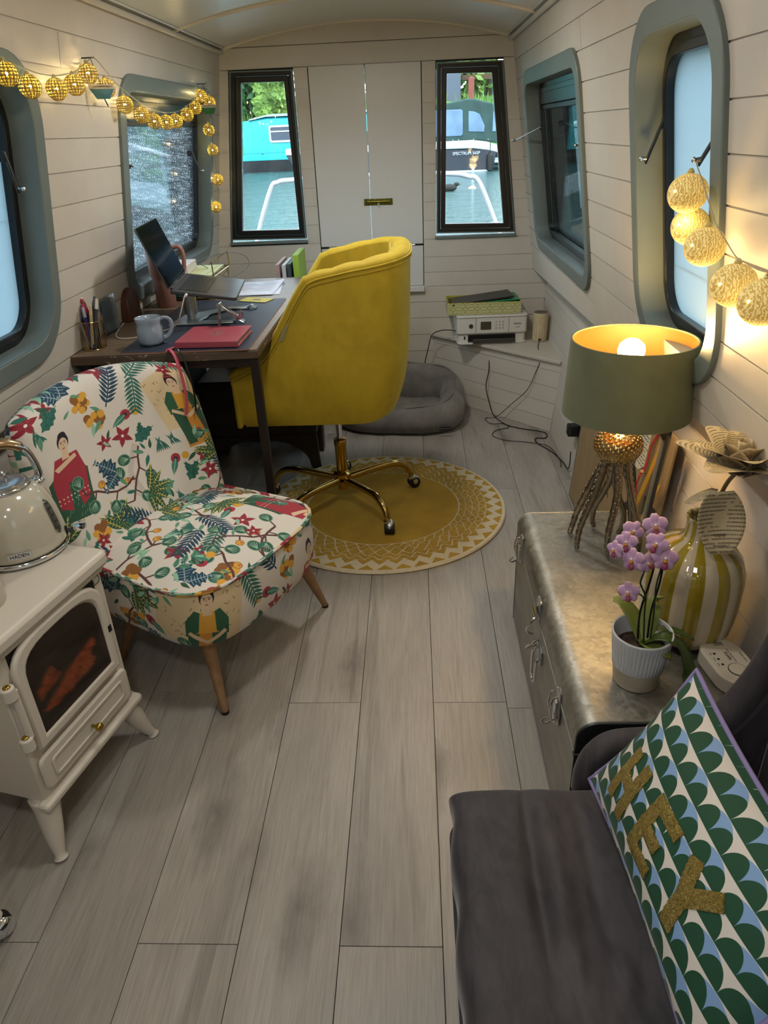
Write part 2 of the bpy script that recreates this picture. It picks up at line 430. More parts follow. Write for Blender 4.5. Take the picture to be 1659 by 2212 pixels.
window(4, WIN['w4'], False, g_frost)
window(7, WIN['wb'], True, g_clear)
window(8, WIN['wc'], True, g_clear)
def stay(sgn, a, b, n, d0=.030, d1=.004):
    """black window stay arm from a to b ((y, z) pairs) with a chrome knob"""
    xf = xr if sgn > 0 else xl
    root = [o for o in C.objects if o.name == 'window_%d' % n][0]
    A = Vector((xf(a[1])+sgn*d0, a[0], a[1])); B = Vector((xf(b[1])+sgn*d1, b[0], b[1])); u = (B-A).normalized()
    s = obj('stay_arm', MB().tube([A-u*.01, A, B, B+u*.01], .0085, 8, flat=.35, up=(0, 1, 0)), m_black, root)
    mb = MB(); mb.cyl(B, B+Vector((-sgn*.012, 0, 0)), .006, .004, 10); mb.sphere(B+Vector((-sgn*.014, 0, 0)), .006, 10, 6); obj('knob', mb, m_chrome, s)
    obj('bracket', MB().bx(min(A.x, A.x+sgn*.022), max(A.x, A.x+sgn*.022), A.y-.010, A.y+.010, A.z-.012, A.z+.012), m_black, s)
STAYS = [(2, -1, (1.968, 1.40), (1.958, 1.325)), (1, -1, (3.70, 1.36), (3.735, 1.285)), (1, -1, (2.752, 1.405), (2.768, 1.345)), (3, 1, (2.695, 1.415), (2.712, 1.35)), (4, 1, (1.905, 1.41), (1.94, 1.335)), (4, 1, (1.53, 1.41), (1.575, 1.345))]
for n, sgn, a, b in STAYS: stay(sgn, a, b, n)
stay(1, (3.62, 1.405), (3.80, 1.355), 3, .02, -.07)

# ceiling: shallow arch of satin panels with cream beads across it
def zc(x):
    t = (x-CXB)/.70; return 1.893-.09*t*t
m_ceil = mat('satin white ceiling', '#d9dbd8', .3, coat=.15)
cl = struct('ceiling')
ys = [YB, -1.5, -.7, .1, .9, 1.7, 2.5, 3.325, YF+.02]
NX = 24; XA, XB = -.935, .505
for a, b in zip(ys, ys[1:]):
    mb = MB(); pts = [(XA+(XB-XA)*i/NX) for i in range(NX+1)]
    o_ = [(x, zc(x)) for x in pts]+[(x, zc(x)+.012) for x in reversed(pts)]
    mb.prism(o_, a+.001, b-.001, lambda x, z, d: (x, d, z)); obj('panel', mb, m_ceil, cl)
for k, y in enumerate(ys[1:-1]+[YF-.008]):
    pts = [(XA+.012+(XB-XA-.024)*i/NX) for i in range(NX+1)]
    obj('trim_%d' % (k+1), MB().tube([(x, y, zc(x)-.002) for x in pts], .009, 8), m_trim, cl)
for k, (xf, sg) in enumerate(((xl, 1), (xr, -1))):
    t = struct('trim_%d' % (k+20))
    x0 = xf(1.795); obj('bead', MB().tube([(x0+sg*.010, YB, 1.786), (x0+sg*.010, YF, 1.786)], .010, 8), m_wall, t)
    obj('cable', MB().tube([(x0+sg*.028, YB, 1.802), (x0+sg*.028, 1.5, 1.800), (x0+sg*.026, 2.8, 1.803), (x0+sg*.028, YF-.01, 1.801)], .0035, 6), m_white, t)
# roof above, back wall
rf = struct('roof')
mb = MB(); o_ = [(x, zc(x)+.03) for x in pts]+[(x, zc(x)+.05) for x in reversed(pts)]
o_ = [(-1.02, 1.80)]+o_[:NX+1]+[(.60, 1.80), (.60, 1.83)]+o_[NX+1:]+[(-1.02, 1.83)]
mb.prism(o_, YB-.05, YF+.06, lambda x, z, d: (x, d, z)); obj('roof_skin', mb, mat('black roof paint', '#151618', .5), rf)
wb = struct('wall_back')
mb = MB().prism([(-1.3, -.01), (.85, -.01), (.85, 1.85), (-1.3, 1.85)], YB-.03, YB, lambda x, z, d: (x, d, z)); obj('panel', mb, m_wall, wb)
for k, (cx_, cy_) in enumerate(FILL_LAMPS):  # fittings for the added fill lamps, all out of view
    t = thing('ceiling_fill_lamp', 'added round white ceiling fill lamp, out of view, on the centre line, %s' % ('above the rug', 'above the stove and trunk', 'above the sofa', 'farthest astern')[k], 'ceiling lamp', (cx_, cy_, 1.85))
    z = zc(cx_)
    obj('body', MB().lathe([(.1, z-.002), (.1, z-.03), (.095, z-.036), (.090, z-.03)], 32, (cx_, cy_, 0), False), m_white, t)

# ------------------------------------------------------------------ far wall
wf = struct('wall_far')
jf = [1.803, 1.711, 1.62, 1.533, 1.443, 1.350, 1.257, 1.165, 1.075, .983, .888, .796, .715, .64, .555, .466, .372, .276, .18, .09, 0]
def PF(x, z, d): return (x, YF+d, z)
def fboard(poly, poly2=None):
    mb = MB(); mb.prism(poly, .004, .016, PF); mb.prism(poly2 or poly, 0, .004, PF); obj('board', mb, m_wallf, wf)
def fb(xa, xb, z0, z1, g=.0024, ja=0, jb=0):
    A = xa if callable(xa) else (lambda z: xa); B = xb if callable(xb) else (lambda z: xb)
    fboard([(A(z0), z0), (B(z0), z0), (B(z1), z1), (A(z1), z1)], [(A(z0+g)+ja, z0+g), (B(z0+g)-jb, z0+g), (B(z1-g)-jb, z1-g), (A(z1-g)+ja, z1-g)])
# gable above the header
pts = [(XA+(XB-XA)*i/NX) for i in range(NX+1)]
pts = [x for x in pts if -.925 < x < .49]
top = [(x, zc(x)) for x in pts]
fboard([(-.929, 1.806), (.495, 1.806)]+top[::-1]); fb(xl, xr, 1.713, 1.804)
w1o = lambda z: -.900-.100*(1.712-z)/.80; w2o = lambda z: .460+.094*(1.705-z)/.80
for z1, z0 in zip(jf[1:], jf[2:]):
    if z0 >= .90:
        fb(xl, w1o, z0, z1); fb(-.575, -.507, z0, z1); fb(.059, .126, z0, z1); fb(w2o, xr, z0, z1)
    elif z0 > .88:
        for a, b in ((xl, w1o), (-.575, -.507), (.059, .126), (w2o, xr)): fb(a, b, z0, z1)
    elif z0 > .6:
        xL = (lambda z: xl(max(z, .72)) if z > .716 else -1.17); xR = (lambda z: xr(z) if z > .716 else .737)
        fb(xL, -.507, z0, z1); fb(.059, xR, z0, z1)
    else: fb(-1.165, .7395 if z0 > .5 else .73, z0, z1)
# the two tall windows of the far wall
def farwin(n, q, g, m, sill):
    root = struct('window_%d' % n, (sum(p[0] for p in q)/4, YF, q[2][1]))
    def ins(q, e):
        c = [sum(p[i] for p in q)/4 for i in (0, 1)]
        return [(p[0]-math.copysign(e, p[0]-c[0]), p[1]-math.copysign(e, p[1]-c[1])) for p in q]
    mb = MB(); mb.ring(ins(q, -.004), ins(q, .010), -.006, .02, PF); obj('lining', mb, m_ring, root)
    mid = [((a[0]+b[0])/2, (a[1]+b[1])/2) for a, b in zip(q, g)]
    mb = MB(); mb.ring(ins(q, .005), mid, -.002, .045, PF); obj('frame', mb, m, root, .002)
    mb = MB(); mb.ring(ins(mid, -.002), g, .004, .04, PF); obj('sash', mb, m, root, .003)
    mb = MB(); mb.prism(ins(g, -.004), .018, .022, PF); obj('glass', mb, g_clear, root)
    mb = MB(); mb.bx(q[3][0]-.004, q[2][0]+.004, YF-.014, YF+.01, q[2][1]-.016, q[2][1]-.002); obj('window_sill', mb, m_ring, root, .002)
farwin(5, [(-.897, 1.712), (-.577, 1.708), (-.577, .912), (-.998, .918)], [(-.845, 1.658), (-.627, 1.655), (-.617, .963), (-.930, .968)], mat('near black window frame', '#0c0c0c', .4), 1)
farwin(6, [(.128, 1.706), (.460, 1.704), (.553, .906), (.124, .914)], [(.182, 1.656), (.404, 1.651), (.488, .957), (.176, .963)], m_frameglow, 1)
# double doors with a bolt, lower flaps and ledge
d = struct('door_1', (-.224, YF, .62), 'white painted double doors of the far wall, bolted shut')
mb = MB(); mb.bx(-.503, -.2255, YF+.004, YF+.028, .868, 1.712); obj('door_leaf', mb, m_door, d, .002)
mb = MB(); mb.bx(-.2215, .055, YF+.004, YF+.028, .868, 1.712); obj('door_leaf', mb, m_door, d, .002)
mb = MB(); mb.bx(-.503, -.2255, YF+.006, YF+.028, .648, .858); obj('lower_flap', mb, m_door, d, .002)
mb = MB(); mb.bx(-.2215, .055, YF+.006, YF+.028, .648, .858); obj('lower_flap', mb, m_door, d, .002)
mb = MB(); mb.bx(-.503, .055, YF+.010, YF+.022, .856, .870); obj('hinge_strip', mb, m_dark, d)
for xx in (-.43, -.30, -.13, -.02):
    mb = MB(); mb.cyl((xx-.03, YF+.006, .863), (xx+.03, YF+.006, .863), .004, n=8); obj('hinge', mb, m_steel, d)
mb = MB(); mb.bx(-.51, .060, YF-.028, YF+.03, .618, .646); obj('ledge', mb, m_door, d, .003)
m_brass = mat('aged brass', '#6e6a2c', .3, 1)
mb = MB(); mb.bx(-.198, -.104, YF+.000, YF+.004, 1.070, 1.102); mb.bx(-.256, -.200, YF+.000, YF+.004, 1.070, 1.103)
lt = obj('latch', mb, m_brass, d, .0015)
mb = MB(); mb.cyl((-.24, YF-.006, 1.088), (-.118, YF-.006, 1.088), .0065, n=12); obj('latch_bolt', mb, m_brass, lt)
for xx in (-.246, -.228, -.206, -.150, -.122):
    mb = MB(); mb.bx(xx-.004, xx+.004, YF-.012, YF+.003, 1.077, 1.099); obj('latch_loop', mb, m_brass, lt, .002)
mb = MB(); mb.cyl((-.178, YF-.005, 1.086), (-.178, YF-.022, 1.078), .004, n=10); mb.sphere((-.178, YF-.024, 1.077), .006, 10, 8); obj('latch_knob', mb, m_chrome, lt)

# ------------------------------------------------------------------ floor of grey oak planks
def woodfloor(t):
    info = t.new('ShaderNodeObjectInfo'); tcn = t.new('ShaderNodeTexCoord')
    off = t.new('ShaderNodeVectorMath', operation='SCALE'); cmb = t.new('ShaderNodeCombineXYZ')
    for i in range(3): t.link(info.outputs['Random'], cmb.inputs[i])
    t.link(cmb.outputs[0], off.inputs[0]); off.inputs['Scale'].default_value = 37
    add = t.new('ShaderNodeVectorMath', operation='ADD'); t.link(tcn.outputs['Object'], add.inputs[0]); t.link(off.outputs[0], add.inputs[1])
    def mp(sc):
        m = t.new('ShaderNodeMapping'); m.inputs['Scale'].default_value = sc; t.link(add.outputs[0], m.inputs[0]); return m.outputs[0]
    base = t.noise(mp((5, .9, 1)), 1.5, 3, .55, .5); grain = t.noise(mp((60, 2.2, 1)), 2.2, 7, .65, .4); fine = t.noise(mp((260, 9, 1)), 1.2, 4, .6)
    c = t.ramp(base.outputs[0], [(.25, '#99948d'), (.5, '#a9a49d'), (.75, '#b4b0a9')])
    g = t.ramp(grain.outputs[0], [(.28, '#8a837b'), (.5, '#c8c6c2'), (.72, '#e2e0dd')]); c = t.mix(.30, c, g, 'MULTIPLY')
    c = t.mix(.25, c, t.ramp(fine.outputs[0], [(.35, '#9a958e'), (.6, '#ffffff')]), 'MULTIPLY')
    kn = t.new('ShaderNodeTexVoronoi', voronoi_dimensions='2D'); kn.inputs['Scale'].default_value = 1
    wob = t.noise(mp((9, 4, 1)), 1.5, 4, .6); wv = t.new('ShaderNodeVectorMath', operation='MULTIPLY_ADD')
    t.link(wob.outputs['Color'], wv.inputs[0]); wv.inputs[1].default_value = (.5, .5, 0); t.link(mp((4.2, 1.7, 1)), wv.inputs[2]); t.link(wv.outputs[0], kn.inputs['Vector'])
    k = t.ramp(kn.outputs['Distance'], [(.0, (1, 1, 1, 1)), (.05, (.75, .75, .75, 1)), (.26, (0, 0, 0, 1))])
    sc = t.new('ShaderNodeSeparateColor'); t.link(kn.outputs['Color'], sc.inputs[0]); kk = t.math('MULTIPLY', k, t.math('GREATER_THAN', sc.outputs[0], .50))
    c = t.mix(t.math('MULTIPLY', kk, .7), c, '#554e47')
    streak = t.noise(mp((11, .55, 1)), 1.4, 3, .5, 1.2); c = t.mix(.45, c, t.ramp(streak.outputs[0], [(.28, '#a8a4a0'), (.40, '#ffffff')]), 'MULTIPLY')
    c = t.mix(1.0, c, t.ramp(info.outputs['Random'], [(0, (.93, .93, .93, 1)), (1, (1.0, 1.0, 1.0, 1))]), 'MULTIPLY')
    t.link(c, t.b.inputs['Base Color']); t.bump(grain.outputs[0], .12, .001)
m_floor = mat('grey oak laminate', '#a8a29a', .42, fn=woodfloor)
fr = struct('floor')
PW = .2042; x0 = .0324-PW*7
PH = {0: 1.1, 1: .83, 2: .30, 3: .829, 4: 1.508, 5: .828, 6: 1.506, 7: .12+1.357*2, 8: 1.0, 9: .6, 10: .2}
COLX = [(x0+PW*(i), x0+PW*(i+1)) for i in range(11)]
for i, (xa, xb) in enumerate(COLX):
    # column index counted so that joints fall where the photo shows them
    mid = (xa+xb)/2; k = round((mid-(.0324+PW/2))/PW)        # k=0: column from .0324 to .2365
    ph = {-4: .829, -3: .25, -2: .829, -1: .828, 0: 1.506, 1: 2.84, 2: .9, 3: .2}.get(k, .5)
    if k == -2: ph = 1.508
    if k == -3: ph = .829
    if k == -5: ph = .829
    if k == -4: ph = .2
    xa_, xb_ = max(xa, -1.165), min(xb, .733)
    if xb_-xa_ < .02: continue
    n0 = math.floor((YB-ph)/1.357)
    y = ph+n0*1.357
    while y < YF:
        ya, yb = max(y, YB), min(y+1.357, YF)
        if yb-ya > .03:
            mb = MB(); g = .0007; mb.bx(xa_+g, xb_-g, ya+g, yb-g, -.012, 0)
            o = obj('plank', mb, m_floor, fr, .0005, 1)
        y += 1.357
mb = MB().bx(-1.2, .77, YB, YF, -.03, -.012); obj('subfloor', mb, m_dark, fr)
# unseen backing added behind the lining to keep daylight out of the joints
m_hull = mat('dark hull steel', '#1b2226', .6)
bk = struct('light_seal')
mb = MB()
Pb = lambda x, z, d: (x, YF+d, z)
for poly in ([(-1.3, 1.706), (.8, 1.706), (.8, 1.9), (-1.3, 1.9)], [(-1.3, -.05), (.8, -.05), (.8, .640), (-1.3, .640)],
             [(-1.3, .63), (-.500, .63), (-.500, .909), (-1.3, .909)], [(.052, .63), (.8, .63), (.8, .903), (.052, .903)],
             [(-1.3, .9), (-.997, .9), (-.896, 1.71), (-1.3, 1.71)], [(-.578, .9), (-.500, .9), (-.502, 1.71), (-.578, 1.71)],
             [(.052, .9), (.126, .9), (.130, 1.71), (.052, 1.71)], [(.552, .9), (.8, .9), (.8, 1.71), (.459, 1.71)]):
    mb.prism(poly, .020, .034, Pb)
obj('seal_panel', mb, m_hull, bk)
mb = MB()
mb.bx(-1.30, -1.20, YB, YF+.03, -.05, .80); mb.bx(.76, .86, YB, YF+.03, -.05, .86)
obj('side_seal', mb, m_hull, bk)
mb = MB(); mb.bx(-1.3, .86, YB-.05, YF+.03, -.06, -.031); obj('bottom_seal', mb, m_hull, bk)
# ------------------------------------------------------------------ painted fabric image (flat print), made here in code
class Paint:
    def __init__(s, n, bg): s.n = n; s.a = np.zeros((n, n, 4), np.float32); s.a[:] = bg
    def poly(s, pts, col, wrap=True):
        n = s.n; P = np.array(pts, float)*n; lo = np.floor(P.min(0)).astype(int); hi = np.ceil(P.max(0)).astype(int)+1
        X, Y = np.meshgrid(np.arange(lo[0], hi[0])+.5, np.arange(lo[1], hi[1])+.5)
        m = np.zeros(X.shape, bool); x1, y1 = P[-1]
        for x2, y2 in P:
            if y1 != y2:
                c = ((Y < y1) != (Y < y2)) & (X < (x2-x1)*(Y-y1)/(y2-y1)+x1); m ^= c
            x1, y1 = x2, y2
        yy, xx = np.nonzero(m); s.a[(yy+lo[1]) % n, (xx+lo[0]) % n, :3] = col[:3]
    def ell(s, x, y, rx, ry, ang, col, k=20):
        c, d = math.cos(ang), math.sin(ang)
        s.poly([(x+rx*math.cos(t)*c-ry*math.sin(t)*d, y+rx*math.cos(t)*d+ry*math.sin(t)*c) for t in [2*PI*i/k for i in range(k)]], col)
    def line(s, pts, w, col):
        for (x1, y1), (x2, y2) in zip(pts, pts[1:]):
            L = math.hypot(x2-x1, y2-y1) or 1; nx, ny = -(y2-y1)/L*w/2, (x2-x1)/L*w/2
            s.poly([(x1+nx, y1+ny), (x2+nx, y2+ny), (x2-nx, y2-ny), (x1-nx, y1-ny)], col)
    def leaf(s, x, y, ang, L, w, col, vein=None, k=9, curve=0, jag=0):
        ax, ay = math.cos(ang), math.sin(ang); up, dn, mid = [], [], []
        for i in range(k+1):
            t = i/k; h = w*math.sin(PI*t**.8)*(1-.25*t); b = curve*L*t*t; j = (jag*w if i % 2 else 0)
            mid.append((x+ax*L*t-ay*b, y+ay*L*t+ax*b)); up.append((x+ax*L*t-ay*(b+h-j), y+ay*L*t+ax*(b+h-j))); dn.append((x+ax*L*t-ay*(b-h+j), y+ay*L*t+ax*(b-h+j)))
        s.poly(up+dn[::-1], col)
        if vein is not None:
            s.line(mid, .0022, vein)
            for i in range(1, k):
                m = mid[i]; s.line([m, ((up[i][0]*.7+m[0]*.3)+ax*L*.04, (up[i][1]*.7+m[1]*.3)+ay*L*.04)], .0016, vein); s.line([m, ((dn[i][0]*.7+m[0]*.3)+ax*L*.04, (dn[i][1]*.7+m[1]*.3)+ay*L*.04)], .0016, vein)
    def image(s, name):
        im = bpy.data.images.new(name, s.n, s.n); im.pixels.foreach_set(s.a[:, :, :].ravel()); im.update(); im.pack(); return im
def H(c): c = c.lstrip('#'); return tuple(int(c[i:i+2], 16)/255 for i in (0, 2, 4))
def floral():
    R = random.Random(11); p = Paint(1536, (*H('#d9d2c8'), 1))
    teal, green, lgreen, navy, red, dred, brown, skin, gold, beige, hair, grey = [H(c) for c in ('#2f6a5e', '#2c5540', '#5d9478', '#1d4258', '#a2323f', '#7a2430', '#5b3a38', '#dcbf9e', '#d9a23c', '#d8c39b', '#26202a', '#c9bfb6')]
    yel = H('#d8c766'); mint = H('#8fc0a4')
    def fern(x, y, a, L, col, n=9, w=.012, gap=.85):
        cx, cy = math.cos(a), math.sin(a); p.line([(x, y), (x+cx*L, y+cy*L)], .004, col)
        for i in range(1, n+1):
            t = i/(n+.5); l = L*.34*(1-.6*abs(t-.45))
            for sg in (1, -1): p.leaf(x+cx*L*t, y+cy*L*t, a+sg*gap, l, w*.42, col, k=6)
    def star(x, y, r, a0=0):
        for k in range(5): p.leaf(x, y, a0+k*2*PI/5, r, r*.28, red, dred, k=6)
        p.ell(x, y, r*.13, r*.13, 0, H('#efe6dc'))
    def rleaf(x, y, r, a):
        p.ell(x, y, r, r*.9, a, H('#6f9a80')); p.ell(x, y, r*.88, r*.78, a, H('#2f5a49'))
        for k in range(-2, 3): p.line([(x-math.cos(a)*r*.7, y-math.sin(a)*r*.7), (x+math.cos(a+k*.5)*r*.7, y+math.sin(a+k*.5)*r*.7)], .0022, H('#8fb39c'))
    def branch(x, y, a):
        q = [(x, y)]
        for k in range(5): a += R.uniform(-.5, .5); x += math.cos(a)*.035; y += math.sin(a)*.035; q.append((x, y))
        p.line(q, .0065, brown)
        for k, (bx_, by_) in enumerate(q[1:]):
            b = a+(1.2 if k % 2 else -1.2); tx, ty = bx_+math.cos(b)*.03, by_+math.sin(b)*.03; p.line([(bx_, by_), (tx, ty)], .0045, brown)
            if k % 3 == 2: p.ell(tx, ty, .012, .012, 0, H('#8a5a30')); p.ell(tx, ty, .010, .010, 0, gold); p.ell(tx+.003, ty+.003, .004, .004, 0, H('#c46a4e'))
            else: rleaf(tx+math.cos(b)*.016, ty+math.sin(b)*.016, .021, b)
    def plant(x, y, a, n=7, L=.09, col=green, vein=yel, w=.014):
        for k in range(n): p.leaf(x, y, a+(k-(n-1)/2)*.42, L*R.uniform(.8, 1.1), w, col, vein, k=8, curve=R.uniform(-.2, .2))
    def blades(x, y, a, n=7, L=.055, col=teal):
        for k in range(n): p.leaf(x+(k-n/2)*.008, y, a+(k-(n-1)/2)*.13, L*R.uniform(.7, 1.1), .0035, col, k=6, curve=R.uniform(-.3, .3))
    def cactus(x, y, a, L, col):
        p.leaf(x, y, a, L, L*.30, col, k=10, jag=.25)
        for k in range(14): u, v = R.uniform(.15, .8), R.uniform(-.5, .5); cx = x+math.cos(a)*L*u-math.sin(a)*L*.25*v; cy = y+math.sin(a)*L*u+math.cos(a)*L*.25*v; p.line([(cx, cy), (cx+.006*math.cos(a), cy+.006*math.sin(a))], .002, H('#1f4a3c'))
    def holly(x, y, a, L): p.leaf(x, y, a, L, L*.42, navy, H('#9fb7bb'), k=9, jag=.35)
    def woman(x, y, a, red_=True):
        c, s_ = math.cos(a), math.sin(a); T = lambda u, v: (x+u*c-v*s_, y+u*s_+v*c)
        def q(pts, col): p.poly([T(*w) for w in pts], col)
        if red_:
            q([(-.05, -.13), (.05, -.14), (.06, .0), (.0, .05), (-.06, 0)], green)
            for k in range(60): u, v = R.uniform(-.045, .045), R.uniform(-.13, -.01); p.line([T(u, v), T(u+.004, v+.008)], .0015, H('#6e9a80'))
            q([(-.035, .06), (.038, .06), (.055, .0), (.045, -.085), (.015, -.10), (.008, -.02), (-.008, -.02), (-.015, -.10), (-.045, -.08), (-.05, .0)], red)
            for k in range(-4, 5): p.ell(*T(k*.011, -.055), .0022, .0022, 0, H('#e8d6c8')); p.ell(*T(k*.011, -.068), .0018, .0018, 0, H('#e8d6c8'))
            q([(-.04, .035), (.03, .055), (.034, .043), (-.03, .022)], skin)
        else:
            q([(-.04, .0), (.045, .0), (.06, -.15), (-.05, -.15)], H('#c98a35'))
            q([(-.05, -.01), (-.01, .0), (-.015, -.14), (-.045, -.14)], green); q([(.02, 0), (.05, -.01), (.05, -.12), (.03, -.12)], green)
            p.ell(*T(.005, -.10), .012, .012, 0, red); p.ell(*T(.005, -.10), .004, .004, 0, hair)
            q([(-.03, .06), (.03, .06), (.028, -.005), (-.028, -.005)], gold)
            q([(-.032, .065), (-.018, .06), (-.022, .0), (-.055, -.02), (-.055, .03)], H('#2f5d42')); q([(.032, .065), (.018, .06), (.022, .0), (.055, -.02), (.055, .03)], H('#2f5d42'))
            q([(-.05, -.01), (-.043, .0), (.0, -.03), (.043, .0), (.05, -.01), (.0, -.045)], skin)
        q([(-.012, .05), (.012, .05), (.009, .085), (-.009, .085)], skin); p.ell(*T(0, .10), .019, .024, a, hair); p.ell(*T(0, .117), .014, .011, a, hair)
        p.ell(*T(0, .092), .015, .020, a, skin)
        for u in (-.006, .006): p.ell(*T(u, .096), .0022, .0013, a, hair); p.line([T(u-.004, .1005), T(u+.004, .1005)], .0016, hair)
        p.line([T(0, .095), T(.0015, .087)], .0010, H('#9a7458')); p.line([T(-.004, .081), T(.004, .081)], .0022, dred)
        for k in range(-1, 2): p.ell(*T(k*.009, .119), .0045, .004, 0, red if not red_ else hair)
    # beige drawn patches and pale trunks first
    for x, y, a in ((.72, .62, .3), (.22, .1, -.2)):
        c, s_ = math.cos(a), math.sin(a)
        p.poly([(x+u*c-v*s_, y+u*s_+v*c) for u, v in ((-.11, -.09), (.02, -.12), (.13, -.08), (.14, .07), (.05, .12), (-.09, .09))], beige)
        for k in range(46): u, v = R.uniform(-.09, .11), R.uniform(-.08, .08); q0 = (x+u*c-v*s_, y+u*s_+v*c); p.line([q0, (q0[0]+R.uniform(-.01, .01), q0[1]+.008)], .0013, brown)
    for x, y in ((.46, .2), (.9, .9)): p.line([(x, y), (x+.03, y+.12), (x+.01, y+.22), (x+.06, y+.3)], .018, grey); p.line([(x+.03, y+.12), (x-.04, y+.2)], .01, grey)
    occ = [(.30, .52, .15), (.72, .60, .15), (.30, .42, .1), (.72, .48, .1)]
    woman(.30, .52, -.15, True); woman(.72, .58, .12, False)
    kinds = ['plant', 'star', 'fern', 'branch', 'blades', 'cactus', 'holly', 'star', 'fern', 'branch', 'leafy', 'fruit', 'star', 'poppy']
    pts = []; tries = 0
    while len(pts) < 150 and tries < 9000:
        tries += 1; x, y = R.random(), R.random()
        def far(ax, ay, d): dx = abs(x-ax); dy = abs(y-ay); dx = min(dx, 1-dx); dy = min(dy, 1-dy); return dx*dx+dy*dy > d*d
        if all(far(a, b, d) for a, b, d in occ) and all(far(a, b, .060) for a, b in pts): pts.append((x, y))
    for i, (x, y) in enumerate(pts):
        k = kinds[i % len(kinds)]; a = R.uniform(0, 2*PI)
        if k == 'plant': plant(x, y, a)
        elif k == 'star': star(x, y, .036, a); star(x+.06*math.cos(a), y+.06*math.sin(a), .026, a+1)
        elif k == 'fern': fern(x-.05*math.cos(a), y-.05*math.sin(a), a, .13, R.choice([navy, teal]))
        elif k == 'branch': branch(x-.06*math.cos(a), y-.06*math.sin(a), a)
        elif k == 'blades': blades(x, y-.02, PI/2); blades(x+.05, y-.01, PI/2+.3, 5)
        elif k == 'cactus': cactus(x-.03*math.cos(a), y-.03*math.sin(a), a, .085, R.choice([teal, lgreen])); cactus(x, y, a+1, .05, teal)
        elif k == 'holly': holly(x, y, a, .085); holly(x, y, a+1.4, .07)
        elif k == 'leafy':
            for q in range(6): p.leaf(x+q*.012*math.cos(a), y+q*.012*math.sin(a), a+(.9 if q % 2 else -.9), .036, .009, lgreen, teal, k=6)
        elif k == 'fruit':
            for q in range(7): p.ell(x+R.uniform(-.026, .026), y+R.uniform(-.02, .02), .0125, .0125, 0, H('#8a5a2c')); p.ell(x+R.uniform(-.026, .026), y+R.uniform(-.02, .02), .011, .011, 0, gold)
        else: p.ell(x, y, .018, .016, a, red); p.ell(x, y, .006, .006, 0, hair); p.ell(x+.035, y, .013, .013, 0, gold); p.leaf(x, y, a, .06, .012, teal, mint)
    for x, y, r_ in [(R.random(), R.random(), R.uniform(.010, .018)) for _ in range(220)]:
        a = R.uniform(0, 6.28)
        if all((x-b)**2+(y-c)**2 > (d*.8)**2 for b, c, d in occ[:2]): p.leaf(x, y, a, r_*2.6, r_*.45, R.choice([teal, lgreen, green, mint]), None, k=6)
    return p.image('floral print')
def imgmat(name, im, rough=.8, scale=(1, 1), weave=True, sheen=.1):
    def fn(t):
        tc_ = t.new('ShaderNodeTexCoord'); m = t.new('ShaderNodeMapping'); m.inputs['Scale'].default_value = (scale[0], scale[1], 1); t.link(tc_.outputs['UV'], m.inputs[0])
        i = t.new('ShaderNodeTexImage'); i.image = im; t.link(m.outputs[0], i.inputs[0]); t.link(i.outputs[0], t.b.inputs['Base Color'])
        if weave: n = t.noise(t.coords(), 700, 2); t.bump(n.outputs[0], .25, .001)
    return mat(name, '#cccccc', rough, sheen=sheen, fn=fn)
m_floral = imgmat('floral print cotton', floral(), scale=(1/1.05, 1/1.05))

